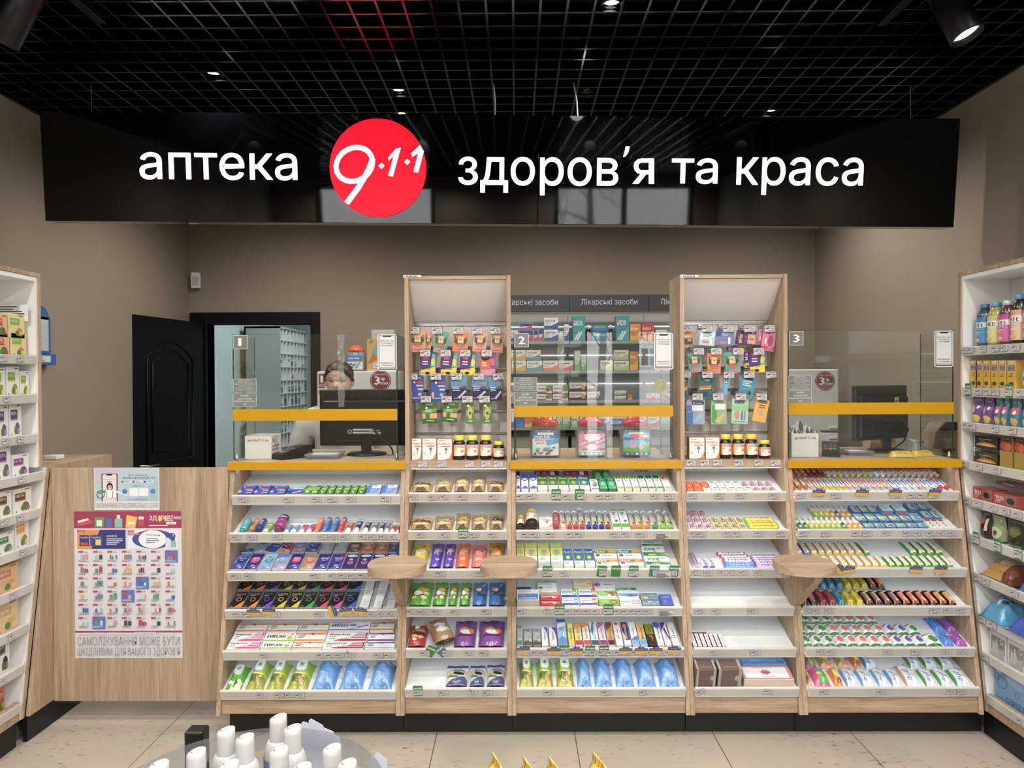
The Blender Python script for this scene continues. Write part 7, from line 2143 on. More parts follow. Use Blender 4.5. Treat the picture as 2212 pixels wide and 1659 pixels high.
jar('clear candy jar with pink lid and pink striped label', 1245, 1313, 989, 901, 'd83258', [P('e8c4d2', 0, .2 * q, 0, .2 * q + .1, 1, .2 * q + .55, 1, .2 * q + .45) for q in range(0, 3)] + [R(.2, .94, .76, 1, 'c83458'), R(.22, .68, .78, .93, 'f4eef2'), T('МУЛЬТИВІТАМІН', .25, .82, .5, .07, '6a5a8a'), T('Kids', .4, .7, .26, .1, 'e0a03c', b=.04), P('c83a70', .32, .64, .48, .56, .32, .48), P('c83a70', .64, .64, .5, .56, .64, .48), E(.49, .56, .05, .05, 'a82c5a'), E(.49, .34, .2, .12, 'f0e0e4'), R(0, 0, 1, .16, '8ac0b4'), R(0, .16, 1, .2, 'f0f0ee')] + [E(.14 + .17 * q, .08, .05, .045, 'f0f4f2') for q in range(5)] + [E(.12, .4, .1, .1, 'd8a8b4'), E(.88, .4, .1, .1, 'b8c4d4')], 'd890ae')
jar('clear candy jar with pink lid and light blue label', 1342, 1409, 988, 901, 'd83258', [R(0, .14, 1, .34, '6ab04a'), P('78b858', .6, .34, 1, .34, 1, .5), R(.2, .92, .76, 1, 'f0eef2'), T('multivitamin', .26, .93, .44, .05, '5a3a4a'), R(.26, .7, .76, .92, 'c83464'), T('МУЛЬТИВІТАМІН', .29, .82, .44, .06, 'f4e0ea'), T('Kids', .4, .71, .24, .09, 'f0d8a0', b=.04), E(.36, .42, .15, .12, 'd8a0b0'), E(.66, .36, .12, .1, 'd8a0b0'), E(.14, .74, .14, .06, '4a78c0'), E(.88, .66, .1, .08, '3f70b8'), E(.82, .84, .12, .06, 'e8d0a8'), R(0, 0, 1, .14, '2f5fa8')] + [E(.14 + .18 * q, .07, .06, .05, ['e08a2c', 'b84a3a', 'e8e0e0', 'd87a2c', 'e0c040'][q]) for q in range(5)], '86b4dc')

# snack pouches, bag and basket at the third cash desk
st('ysn', 'snack_pouch', 'pouch', 'yellow snack pouch with green seal', 'bar', .026, 'd8b01c', [R(.1, .3, .9, .7, 'c8a018'), T('SNACK', .3, .38, .4, .24, '4a5a8a', -90), E(.4, .85, .2, .06, '3f9a4a')], mat='foil')
for x0, x1, r_, lab in ((1918, 1974, 1.35, 'beside the monitor foot'), (1968, 2024, 1.75, 'under the glass end pane')):
 a, c = at(x0, 988, 3.32), at(x1, 988, 3.32)
 put('ysn', .06, c.x - a.x, Matrix.Translation((a.x + (0 if r_ < 1.6 else (c.x - a.x) * 0), 3.33, WT + .0006)) @ Matrix.Rotation(-pi / 2 + (r_ - 1.57), 4, 'Z'), lab, None, a.x)
t = thing('paper_bag', 'folded beige paper bag standing behind the third glass screen', 'bag', (1.93, 3.72, WT))
a, c = at(2010, 985, 3.68), at(2062, 912, 3.68)
m = MB()
m.prism([(a.x, WT), (c.x + .03, WT), (c.x + .03, c.z - .03), (c.x + .01, c.z), (a.x + .05, c.z - .005), (a.x + .015, c.z - .05)], 'y', 3.66, 3.78, '9a8474')
part('bag_body', m, 'paper', t)
m = MB()
m.prism([(a.x + .03, c.z - .03), (c.x + .02, c.z - .03), (c.x + .02, c.z + .002), (a.x + .06, c.z + .004)], 'y', 3.645, 3.659, '4a3a30')
part('flap', m, 'paper', t)
a, c = at(1990, 992, 3.56), at(2056, 952, 3.56)
t = thing('plastic_basket', 'white plastic basket in front of the beige bag, third cash desk', 'basket', ((a.x + c.x) / 2, 3.6, WT))
m = MB()
x0, x1, y0, y1, hz = a.x, min(c.x, 1.95), 3.54, 3.64, c.z
for bx in ((x0, y0, x1, y0 + .004), (x0, y1 - .004, x1, y1), (x0, y0 + .004, x0 + .004, y1 - .004), (x1 - .004, y0 + .004, x1, y1 - .004)):
 m.box(bx[0], bx[1], WT + .001, bx[2], bx[3], hz, col='c4c4bc')
m.box(x0 + .004, y0 + .004, WT + .001, x1 - .004, y1 - .004, WT + .004, col='c4c4bc')
part('basket_body', m, 'gloss', t)
m = MB()
m.tube([(x0 - .002, y0 - .003, hz), (x1 + .002, y0 - .003, hz), (x1 + .002, y1 + .003, hz), (x0 - .002, y1 + .003, hz)], .004, 8, 'd0d0c8', closed=True)
part('rim', m, 'gloss', t)
p = at(1905, 975, 3.72)
m = MB()
m.box(p.x - .07, 3.7, WT, p.x + .06, 3.78, WT + .05, col='b89a6a')
draw(m, planeS((p.x - .07, 3.6998, WT), (.13, 0, 0), (0, 0, .05)), [R(0, .5, .4, 1, 'e4e0d4'), R(.02, .55, .2, .7, 'd8b02c')])
solo('small_carton', m, 'print', 'small tan carton behind the third cash desk monitor', 'carton')

# ---------------------------------------------------------------- behind the counters
YS = 5.12
unit = [1058, 1230, 1402, 1574]
zs = {}
for q, y in (('A', 482), ('B', 748), ('C', 1012), ('D', 1253)):
 zs[q] = at(1270, 620 + y / 4.1475, YS).z
for k in range(3):
 xa, xb = at(unit[k], 660, YS).x, at(unit[k + 1], 660, YS).x
 lab = ['medicine shelving with dark grey header, partly behind the left tower', 'medicine shelving with dark grey header, between the two towers', 'medicine shelving with dark grey header, partly behind the right tower'][k]
 t = thing('medicine_shelving', lab, 'shelving', ((xa + xb) / 2, 5.2, 0), 'medicine shelving on the rear wall')
 zh0, zh1 = at(1270, 673, YS).z, at(1270, 637, YS).z
 m = MB()
 m.box(xa + .001, YS, zh0, xb - .001, YS + .03, zh1)
 hp = part('header_panel', m, 'dgrey', t)
 m = MB()
 Pn, F, _ = tx('Лікарські засоби', 0, 2)
 zt0, zt1 = at(1270, 661.5, YS).z, at(1270, 645.5, YS).z
 wd = at(1378, 660, YS).x - at(1256, 660, YS).x
 m.add([(xa + (xb - xa - wd) / 2 + p[0] * wd, YS - .0012, zt0 + p[1] * (zt1 - zt0)) for p in Pn], F, 'c4c4c6')
 part('lettering', m, 'paper', hp)
 m = MB()
 m.box(xa + .001, 5.33, 0, xb - .001, 5.35, zh0)
 part('back_panel', m, 'backgrey', t)
 for q in 'ABCD':
  m = MB()
  m.box(xa + .002, YS - .01, zs[q] - .022, xb - .002, 5.329, zs[q] - .002, c=.001)
  sh = part('shelf', m, pmat('shelf_grey', 'a6a8a6', .4) if q == 'A' and k == 0 else bpy.data.materials['shelf_grey'], t)
  m = MB()
  m.box(xa + .002, YS - .016, zs[q] - .045, xb - .002, YS - .0105, zs[q] + .004, c=.0008)
  part('price_rail', m, 'acryl', sh)
  m = MB()
  m.box(xa + .01, 5.318, zs[q] + .11, xb - .01, 5.329, zs[q] + .118)
  part('light_strip', m, emat('shelf_light', 'e8eef0', 1.0) if q == 'A' and k == 0 else bpy.data.materials['shelf_light'], sh)
 zb = at(1270, 941, YS).z
 m = MB()
 m.box(xa + .001, YS - .02, zb, xb - .001, 5.34, zs['D'] - .046)  # black band between the lowest shelf and the base cabinet
 part('black_band', m, 'black', t)
 m = MB()
 m.box(xa + .012, YS - .005, .1, xb - .012, 5.3, zb - .0005)
 part('base_cabinet', m, 'grey', t)
 m = MB()
 m.box(xa + .02, YS + .02, 0, xb - .02, 5.3, .099)
 part('plinth', m, 'black', t)

def med(key, b, acc, txt='', tc='334', look=None, t=.06, two=True):
 g = [R(0, 0, 1, .3, acc), P(acc, 1, .3, 1, .6, .5, .3)] if two else [R(0, .5, 1, 1, acc)]
 if txt:
  g.append(T(txt, .06, .62, .7, .22, tc, b=.03))
 g.append(LN(.08, .5, .35, 2, .1, '889', .03))
 st(key, 'medicine_carton', 'medicine', look, 'box', t, b, g)

med('m_ac', 'd4d6d8', '3a4f98', 'АКТИ', '334', 'white and navy medicine carton')
med('m_am', 'd4d6dc', 'b83a58', 'АМЕ', '3a3f86', 'white navy and red medicine carton')
ST['m_am']['g'].insert(0, R(0, .55, 1, 1, '3a3f86'))
med('m_c2', 'd0d0d4', '3a4a8a', 'Ц 200', '2a3a7a', 'white carton with navy print')
med('m_gv', '2c8c90', '3aa0a0', 'GAVISCON', 'e4ecec', 'tall teal medicine carton', .07)
ST['m_gv']['g'] += [P('e0d8dc', .1, .06, .2, .02, .6, .36, .5, .4), P('c85a90', 0, .72, .3, .78, 0, .9), P('e8e0e0', .3, .06, .4, .02, .8, .36, .7, .4)]
med('m_gw', '2a848a', '3a6a9a', 'GAVISCON', 'c8d8dc', 'wide teal medicine carton')
med('m_al', 'c88238', 'd8a83c', 'Альгель', 'f0e4d0', 'orange medicine carton')
med('m_ar', 'b0382e', 'd88a34', 'Альгель А', 'f0e0d0', 'red medicine carton')
for kk, c in (('y', 'd0a030'), ('t', '5a9a9c'), ('o', 'd07a3c'), ('p', 'c8607a')):
 med('m_s' + kk, 'd8d6d0', c, 'Strepsils', '223', 'white lozenge carton with %s wave' % {'y': 'yellow', 't': 'teal', 'o': 'orange', 'p': 'pink'}[kk])
med('m_gr', 'c4d0bc', '7aa86a', '', '334', 'narrow pale green carton')
med('m_kr', 'd4d4c4', 'a8bc88', 'Креон', '2a3a2a', 'pale green and cream carton')
med('m_nu', 'd4d4d2', 'c8742c', 'НУРОФЕН', '3a3a5a', 'silver carton with orange target', two=True)
ST['m_nu']['g'] = [R(.6, .3, 1, 1, '3a8a4a'), O(.74, .5, .2, .34, 'd88a3c', .3), E(.74, .5, .08, .14, '8a3a2c'), T('НУРОФЕН', .05, .5, .5, .2, '4a3a3a', b=.03), R(0, 0, .6, .2, 'a04a4a')]
med('m_no', 'd6d2cc', '5a4038', 'НО-ШПА', '3a3030', 'white and brown tablet carton')
ST['m_no']['g'] += [E(.82, .45, .12, .3, 'c89a80')]
med('m_sm', 'd0d0c8', '8a9a8a', '', '334', 'small white carton')
med('m_bl', 'c8d0e0', '2a62b0', '', '334', 'white and blue carton')
med('m_db', '2a5aa8', '3a78c8', '', 'dde', 'deep blue carton')
med('m_or', 'c06a34', 'd8a03c', '', '334', 'orange-brown carton')
med('m_ef', 'd4dcdc', '6a8ab8', 'Ентеросгель', '345', 'white and pale blue carton')
med('m_en', 'c4cede', '5a6aa8', 'Ентерожерміна', '3a4a8a', 'long pale blue carton')
med('m_li', 'd8d2d2', 'b83a3c', 'ЛІНЕКС', '3a2a3a', 'white and red carton')
med('m_pk', 'd4c4c0', 'b0706a', '', '334', 'dusty pink carton')
BK = [('A', [(82, 385, 165, 482, 'm_c2'), (170, 385, 298, 482, 'm_am'), (302, 380, 343, 482, 'm_am'), (347, 365, 390, 482, 'm_am'), (394, 378, 524, 482, 'm_ac'), (528, 392, 572, 482, 'm_sm'), (576, 330, 618, 482, 'm_ac'), (650, 258, 766, 482, 'm_gv'), (828, 402, 976, 482, 'm_gw'), (1040, 255, 1158, 482, 'm_gv'), (1162, 325, 1264, 482, 'm_al'), (1268, 322, 1382, 482, 'm_ar'), (1396, 380, 1500, 482, 'm_pk')]),
 ('B', [(76, 610, 100, 748, 'm_bl'), (104, 655, 236, 748, 'm_sy'), (240, 655, 380, 748, 'm_st'), (386, 655, 524, 748, 'm_so'), (528, 655, 660, 748, 'm_sp'), (668, 566, 724, 748, 'm_gr'), (728, 614, 778, 748, 'm_gr'), (900, 655, 1016, 748, 'm_kr'), (1020, 655, 1158, 748, 'm_kr'), (1162, 572, 1240, 748, 'm_al')]),
 ('C', [(76, 940, 118, 1012, 'm_pk'), (330, 955, 467, 1012, 'm_nu'), (472, 955, 612, 1012, 'm_nu'), (622, 934, 776, 1012, 'm_no'), (782, 934, 900, 1012, 'm_no'), (1028, 970, 1136, 1012, 'm_sm'), (1142, 960, 1188, 1012, 'm_or'), (1318, 950, 1388, 1012, 'm_li'), (1392, 950, 1530, 1012, 'm_pk')]),
 ('D', [(80, 1108, 146, 1253, 'm_bl'), (150, 1160, 212, 1253, 'm_db'), (216, 1150, 308, 1253, 'm_or'), (312, 1150, 400, 1253, 'm_or'), (404, 1150, 506, 1253, 'm_li'), (510, 1150, 556, 1253, 'm_gr'), (560, 1150, 632, 1253, 'm_gr'), (638, 1160, 708, 1253, 'm_kr'), (714, 1150, 880, 1253, 'm_sm'), (886, 1160, 986, 1253, 'm_ef'), (990, 1160, 1164, 1253, 'm_en'), (1170, 1155, 1316, 1253, 'm_pk'), (1322, 1155, 1432, 1253, 'm_li'), (1436, 1150, 1530, 1253, 'm_gr')])]
BN_ = {'A': 'first rear medicine shelf', 'B': 'second rear medicine shelf', 'C': 'third rear medicine shelf', 'D': 'lowest rear medicine shelf'}
for q, items in BK:
 for x0, y0, x1, y1, key in items:
  a, c = at(1080 + x0 / 4.1475, 620 + y1 / 4.1475, YS), at(1080 + x1 / 4.1475, 620 + y0 / 4.1475, YS)
  put(key, c.x - a.x - .001, c.z - zs[q], upM((a.x + c.x) / 2, YS + ST[key]['t'] + .005, zs[q] - .0015), BN_[q], None, a.x)
for q, x0, y0, x1, y1, key in (('A', 170, 322, 290, 384, 'm_am'), ('A', 395, 275, 525, 377, 'm_ac'), ('A', 828, 340, 972, 401, 'm_gw'), ('B', 100, 562, 232, 654, 'm_sy'), ('B', 236, 562, 366, 654, 'm_st'), ('B', 1020, 562, 1156, 654, 'm_kr'), ('C', 330, 880, 468, 953, 'm_nu'), ('C', 472, 878, 612, 953, 'm_nu'), ('C', 624, 856, 776, 932, 'm_no'), ('C', 782, 856, 880, 932, 'm_no'), ('C', 1028, 926, 1136, 969, 'm_sm')):
 a, c = at(1080 + x0 / 4.1475, 620 + y1 / 4.1475, YS), at(1080 + x1 / 4.1475, 620 + y0 / 4.1475, YS)
 put(key, c.x - a.x - .001, c.z - a.z, upM((a.x + c.x) / 2, YS + ST[key]['t'] + .006, a.z), BN_[q], 'stacked on top', a.x)
st('btl', 'medicine_bottle', 'bottle', 'dark medicine bottle with white cap', 'lathe', 0, '3a1420', [R(0, .1, 1, .8, '7a2448')], prof=[(0, .9, '2a1018', 'body'), (.6, .95, '2a1018', 'body'), (.74, .5, '2a1018', 'body'), (.76, .6, 'e8e8e8', 'cap'), (1, .6, 'e8e8e8', 'cap')], zone=(.05, .6, .95), stand=1)
for x0, x1 in ((772, 826), (976, 1026)):
 a, c = at(1080 + x0 / 4.1475, 620 + 482 / 4.1475, YS), at(1080 + x1 / 4.1475, 620 + 335 / 4.1475, YS)
 put('btl', c.x - a.x, c.z - zs['A'], upM((a.x + c.x) / 2, YS + .05, zs['A'] - .0015), BN_['A'], None, a.x)

# refrigerators
def fridge(lab, x0, x1, ytop, Y, stx, split):
 a, c = at(x0, ytop, Y), at(x1, ytop, Y)
 t = thing('refrigerator', lab, 'refrigerator', ((a.x + c.x) / 2, Y + .27, 0), 'white refrigerators behind the desks')
 zt_ = c.z
 m = MB()
 m.box(a.x, Y + .04, .02, c.x, Y + .55, zt_, c=.006)
 part('cabinet_body', m, 'fridge', t)
 for z0, z1 in ((.06, split - .006), (split + .006, zt_ - .002)):
  m = MB()
  m.box(a.x, Y, z0, c.x, Y + .039, z1, c=.006)
  d_ = part('fridge_door', m, 'fridge', t)
  m = MB()
  zz_ = z1 - .03 if z0 < .1 else z0 + .02
  m.box(c.x - .06, Y - .012, zz_ - .008, c.x - .01, Y - .0005, zz_ + .008, c=.003)
  part('handle', m, 'fridge', d_)
 m = MB()
 m.box(a.x + .03, Y + .05, 0, c.x - .03, Y + .5, .0195)
 part('foot_rail', m, 'black', t)
 p = at(stx[0], stx[1], Y)
 r = stx[2] / FPX * Y
 m = MB()
 m.lathe([(r, Y - .0015), (r, Y - .0004)], 40, '7a2430', axis='y', o=(p.x, 0, p.z))
 draw(m, planeS((p.x - r, Y - .0016, p.z - r), (2 * r, 0, 0), (0, 0, 2 * r)), [O(.5, .5, .47, .47, 'c8a8a8', .05), T('ПОВНА ГАРАНТІЯ', .16, .74, .68, .1, 'e4d8d8'), T('3', .2, .3, .26, .4, 'f0ecec', b=.1), T('*', .52, .46, .2, .2, 'f0ecec', b=.08), T('РОКИ', .5, .3, .36, .12, 'f0ecec', b=.04)])
 part('round_sticker', m, 'gloss', t, 'dark red round warranty sticker')
 return t, a, c, zt_

t, a, c, ft = fridge('white refrigerator with dark red round sticker behind the pharmacist', 684, 866, 801, 4.7, (822, 822, 22.5), 1.18)
m = MB()
p0, p1 = at(687, 853, 4.699), at(703, 804, 4.699)
m.box(p0.x, 4.6985, p0.z, p1.x, 4.6996, p1.z, col='d8d4d4')
draw(m, planeS((p0.x, 4.6984, p0.z), (p1.x - p0.x, 0, 0), (0, 0, p1.z - p0.z)), [R(.1, .3, .9, .92, '7a2430'), T('1', .35, .55, .3, .3, 'eee'), T('ВСЕ', .2, .36, .6, .12, 'eee'), R(.1, .05, .9, .22, '8a5a5a')])
part('notice', m, 'paper', t)
jar('clear candy jar with orange lid standing on the refrigerator', 745, 786, 800, 746, 'e04a1c', [R(0, 0, 1, .55, 'd4dade'), R(0, .55, 1, 1, '3f78b0'), T('Smart kids', .1, .72, .7, .16, 'eef', b=.04), T('BOOST', .2, .56, .4, .12, 'd8602c')] + [E(.12 + .76 * ((q * 5) % 9) / 9, .1 + .36 * ((q * 7) % 10) / 10, .08, .06, ['2f5f98', '5aa0c8', '3a8a6a', 'c84a4a'][q % 4]) for q in range(10)], 'd4dade', Y=4.78, foot=ft + .0005)
t_ = MB()
a, c = at(793, 800, 4.8), at(836, 732, 4.8)
t_.box(a.x, 4.8, ft + .0005, c.x, 4.9, c.z, col='c89a3c')
draw(t_, planeS((a.x, 4.7998, ft), (c.x - a.x, 0, 0), (0, 0, c.z - ft)), [P('7a98a8', .2, .5, .9, .4, 1, .9, .5, .95), P('b85a2c', 0, .2, .6, .4, .3, .55), R(.3, .1, .9, .24, 'd8d0e0'), T('Льон', .34, .12, .4, .09, '6a2c5a'), R(0, 0, 1, .06, 'd8a0a0'), T('5', .15, .86, .14, .09, '5a4a2a')])
solo('toy_carton', t_, 'print', 'yellow carton with blue patch on the refrigerator', 'carton')
t_ = MB()
a, c = at(803, 800, 4.95), at(852, 712, 4.95)
t_.box(a.x, 4.95, ft + .0005, c.x, 5.15, c.z, col='b8b4ae')
solo('cardboard_box', t_, 'paper', 'plain pale grey box at the back of the refrigerator top', 'box')
fridge('white refrigerator with dark red round sticker behind the third cash desk', 1690, 1812, 797, 4.4, (1782, 823, 21), 1.21)
# ---------------------------------------------------------------- the pharmacist
PX_, PY_ = at(733, 800, 4.02).x, 4.02
HT = at(733, 778, 4.02).z
t = thing('person', 'pharmacist in a white lab coat with brown hair tied back, working behind the monitor', 'person', (PX_, PY_ + .03, 0))

def skinned(name, nodes, edges, root, sub=2):
 me = bpy.data.meshes.new(name)
 me.from_pydata([n[0] for n in nodes], edges, [])
 o = link(name, me)
 md = o.modifiers.new('s', 'SKIN')
 md.use_smooth_shade = True
 for v, n in zip(me.skin_vertices[0].data, nodes):
  r = n[1]
  v.radius = (r, r) if not isinstance(r, tuple) else r
 me.skin_vertices[0].data[root].use_root = True
 s_ = o.modifiers.new('u', 'SUBSURF')
 s_.levels = s_.render_levels = sub
 dg = bpy.context.evaluated_depsgraph_get()
 out = bpy.data.meshes.new_from_object(o.evaluated_get(dg))
 bpy.data.objects.remove(o)
 bpy.data.meshes.remove(me)
 return out

def head_mesh(c, H=.225):
 """A face-bearing head: rings of a loft from chin to crown, features pushed out of the front."""
 n, m = 40, 44
 V, F = [], []
 prof_ = [(0, .30), (.04, .46), (.12, .64), (.22, .76), (.35, .86), (.5, .94), (.62, .98), (.75, .97), (.87, .82), (.95, .55), (1, .02)]
 fr = [(0, .62), (.06, .74), (.16, .78), (.3, .80), (.42, .82), (.5, .79), (.56, .82), (.68, .88), (.8, .82), (.9, .62), (1, .02)]
 bk = [(0, -.05), (.08, .1), (.2, .42), (.35, .72), (.5, .95), (.65, 1.02), (.8, .95), (.92, .62), (1, .02)]
 for j in range(m + 1):
  h = j / m
  w, f, b = interp(prof_, h) * .074, interp(fr, h) * .098, interp(bk, h) * .095
  for i in range(n):
   a = 2 * pi * i / n                               # 0 = front (-y)
   s, cc = sin(a), cos(a)
   x = w * math.copysign(abs(s) ** .85, s)
   y = -f * cc if cc > 0 else -b * cc
   if cc > 0:
    g = lambda ax, hz, sx, sz: math.exp(-((x - ax) / sx) ** 2 - ((h - hz) / sz) ** 2)
    y -= .021 * g(0, .385, .010, .045) + .013 * g(0, .45, .008, .06) + .006 * g(0, .52, .007, .05)
    y += .009 * (g(.031, .50, .014, .035) + g(-.031, .50, .014, .035))
    y -= .005 * (g(.03, .56, .02, .025) + g(-.03, .56, .02, .025))
    y -= .006 * g(0, .255, .02, .018) + .005 * g(0, .215, .018, .016)
    y += .004 * g(0, .235, .022, .007)
    y -= .007 * g(0, .07, .02, .05)
   V.append((c[0] + x, c[1] + y, c[2] + h * H))
 for j in range(m):
  for i in range(n):
   F.append((j * n + i, j * n + (i + 1) % n, (j + 1) * n + (i + 1) % n, (j + 1) * n + i))
 return V, F

HC = (PX_, PY_, HT - .232)
sh = HT - .30                                                # shoulder height
S_L, S_R = (PX_ - .175, PY_ + .05, sh), (PX_ + .175, PY_ + .05, sh)
wr_l, wr_r = (PX_ - .13, PY_ - .085, 1.04), (PX_ + .16, PY_ - .085, 1.04)
el_l, el_r = (PX_ - .265, PY_ + .06, 1.11), (PX_ + .265, PY_ + .06, 1.11)
nodes = [((PX_, PY_ + .05, .92), .13), ((PX_, PY_ + .05, 1.10), .115), ((PX_, PY_ + .05, 1.26), .125), ((PX_, PY_ + .045, sh - .02), .085), ((PX_, PY_ + .03, HT - .24), .05), ((PX_, PY_ + .02, HT - .15), .048),
 (S_L, .055), (el_l, .042), (wr_l, .026), (S_R, .055), (el_r, .042), (wr_r, .026),
 ((PX_ - .09, PY_ + .05, .86), .09), ((PX_ - .1, PY_ + .04, .47), .058), ((PX_ - .1, PY_ + .07, .09), .04), ((PX_ - .1, PY_ - .07, .035), .034),
 ((PX_ + .09, PY_ + .05, .86), .09), ((PX_ + .1, PY_ + .04, .47), .058), ((PX_ + .1, PY_ + .07, .09), .04), ((PX_ + .1, PY_ - .07, .035), .034)]
edges = [(0, 1), (1, 2), (2, 3), (3, 4), (4, 5), (3, 6), (6, 7), (7, 8), (3, 9), (9, 10), (10, 11), (0, 12), (12, 13), (13, 14), (14, 15), (0, 16), (16, 17), (17, 18), (18, 19)]
for wr, s in ((8, 1), (11, -1)):                             # hands: palm, four bent fingers and a thumb
 w = Vector(nodes[wr][0])
 palm = len(nodes)
 nodes.append((tuple(w + Vector((.03 * s, -.02, -.04))), (.030, .014)))
 edges.append((wr, palm))
 for q in range(4):
  L_ = (.060, .068, .064, .05)[q]
  x = (-.027 + .018 * q) * s
  b0 = len(nodes)
  nodes.append((tuple(w + Vector((x + .05 * s, -.03, -.075))), .009))
  nodes.append((tuple(w + Vector((x * 1.05 + .055 * s, -.036, -.075 - L_ * .55))), .0082))
  nodes.append((tuple(w + Vector((x * 1.05 + .055 * s, -.05, -.075 - L_ * .9))), .007))
  edges += [(palm, b0), (b0, b0 + 1), (b0 + 1, b0 + 2)]
 b0 = len(nodes)
 nodes.append((tuple(w + Vector((-.005 * s, -.045, -.04))), .0105))
 nodes.append((tuple(w + Vector((-.008 * s, -.066, -.068))), .0085))
 edges += [(palm, b0), (b0, b0 + 1)]
bm_ = skinned('body', nodes, edges, 0)
V, F = head_mesh(HC)
base = [tuple(v.co) for v in bm_.vertices]
mb = MB()
mb.add(base, [tuple(p.vertices) for p in bm_.polygons], 'fff', True)
mb.add(V, F, 'fff', True)
for s in (-1, 1):                                            # ears
 mb.lathe([(.004, -.008), (.017, -.006), (.02, 0), (.012, .006), (.002, .004)], 12, axis='x', o=(PX_ + s * .073, PY_ + .012, HC[2] + .105))
# eyes, lids, brows and lips are coloured areas of the same skin
M['skinp'] = printmat('skin_and_features', .5)
for i in range(len(mb.c)):
 mb.c[i] = lin('cfaa95')
def fS(u, v, l):
 x, h = (u - .5) * .14, v
 f = interp([(0, .62), (.06, .74), (.16, .78), (.3, .80), (.42, .82), (.5, .79), (.56, .82), (.68, .88), (.8, .82), (.9, .62), (1, .02)], h) * .098
 w = interp([(0, .30), (.04, .46), (.12, .64), (.22, .76), (.35, .86), (.5, .94), (.62, .98), (.75, .97), (.87, .82), (.95, .55), (1, .02)], h) * .074
 q = min(.98, abs(x) / w)
 y = -f * sqrt(1 - q ** 2.35)
 g = lambda ax, hz, sx, sz: math.exp(-((x - ax) / sx) ** 2 - ((h - hz) / sz) ** 2)
 y -= .021 * g(0, .385, .010, .045) + .013 * g(0, .45, .008, .06) + .006 * g(0, .52, .007, .05)
 y += .009 * (g(.031, .50, .014, .035) + g(-.031, .50, .014, .035))
 y -= .005 * (g(.03, .56, .02, .025) + g(-.03, .56, .02, .025))
 y -= .006 * g(0, .255, .02, .018) + .005 * g(0, .215, .018, .016)
 return (HC[0] + x, HC[1] + y - l, HC[2] + h * .225)
fe = []
for s in (-1, 1):
 ex = .5 + s * .031 / .14
 fe += [E(ex, .503, .092, .026, '6a4438', n=16), E(ex, .500, .082, .020, 'd8ccc6', n=16), E(ex, .502, .036, .020, '3a2a22'), E(ex, .502, .016, .010, '0c0a0a'), P('3a2620', ex - .09, .515, ex, .531, ex + .09, .515, ex + .075, .522, ex, .524, ex - .075, .522), P('4a3228', ex - .10 * 1, .572 + (.004 if s < 0 else -.004), ex, .594, ex + .10, .572 + (-.004 if s < 0 else .004), ex + .08, .586, ex, .606, ex - .08, .586)]
fe += [E(.5, .256, .15, .013, '9a4c48'), E(.5, .222, .13, .018, 'a8585a'), E(.47, .352, .02, .006, '6a4438'), E(.53, .352, .02, .006, '6a4438')]
draw(mb, fS, fe, fine=.05, off=.0026, step=.0003)
part('body', mb, 'skinp', t)
# hair: a cap drawn back from the forehead into a low tail
n = 36
Vh, Fh = [], []
rows_ = 20
for j in range(rows_ + 1):
 v = j / rows_
 for i in range(n):
  a = 2 * pi * i / n
  s, cc = sin(a), cos(a)
  lo = .70 + .06 * max(0, cc) - .12 * (1 - max(0, cc)) - .30 * max(0, -cc)
  if cc > .2:
   lo = .735 + .05 * (cc - .2) - .02 * abs(s)
  h = lo + (1.012 - lo) * sin(v * pi / 2)
  w = interp([(0, .30), (.22, .76), (.5, .94), (.62, .98), (.75, .97), (.87, .82), (.95, .56), (1, .22), (1.02, .01)], h) * .078
  f = interp([(.5, .8), (.68, .9), (.8, .86), (.9, .68), (.96, .44), (1, .2), (1.02, .01)], h) * .1
  b = interp([(.2, .42), (.35, .74), (.5, .97), (.65, 1.05), (.8, .99), (.92, .68), (1, .22), (1.02, .01)], h) * .099
  x = w * math.copysign(abs(s) ** .85, s)
  y = -f * cc if cc > 0 else -b * cc
  Vh.append((HC[0] + x + (.0012 * sin(i * 9)), HC[1] + y, HC[2] + h * .225 + .003))
for j in range(rows_):
 for i in range(n):
  Fh.append((j * n + i, j * n + (i + 1) % n, (j + 1) * n + (i + 1) % n, (j + 1) * n + i))
mb = MB()
mb.add(Vh, Fh, 'fff', True)
mb.tube([(PX_, PY_ + .09, HC[2] + .11), (PX_ + .005, PY_ + .125, HC[2] + .08), (PX_ + .01, PY_ + .13, HC[2] - .02), (PX_ + .01, PY_ + .12, HC[2] - .12)], [.03, .028, .026, .01], 12)
for s in (-1, 1):
 mb.tube([(PX_ + s * .03, PY_ - .082, HC[2] + .180), (PX_ + s * .062, PY_ - .045, HC[2] + .150), (PX_ + s * .074, PY_ + .005, HC[2] + .118)], [.012, .013, .010], 8)
part('hair', mb, 'hair', t)
# lab coat
nodes = [((PX_, PY_ + .05, .80), (.19, .15)), ((PX_, PY_ + .05, 1.0), (.17, .135)), ((PX_, PY_ + .05, 1.2), (.165, .13)), ((PX_, PY_ + .05, sh - .06), (.13, .115)), ((PX_, PY_ + .045, sh + .022), (.088, .078)),
 ((S_L[0] - .005, S_L[1], S_L[2] - .015), .086), ((el_l[0], el_l[1], el_l[2]), .068), ((wr_l[0], wr_l[1] + .03, wr_l[2]), .042), ((S_R[0] + .005, S_R[1], S_R[2] - .015), .086), ((el_r[0], el_r[1], el_r[2]), .068), ((wr_r[0], wr_r[1] + .03, wr_r[2]), .042), ((PX_, PY_ + .05, .55), (.2, .15))]
bm_ = skinned('lab_coat', nodes, [(11, 0), (0, 1), (1, 2), (2, 3), (3, 4), (3, 5), (5, 6), (6, 7), (3, 8), (8, 9), (9, 10)], 1)
mb = MB()
V = []
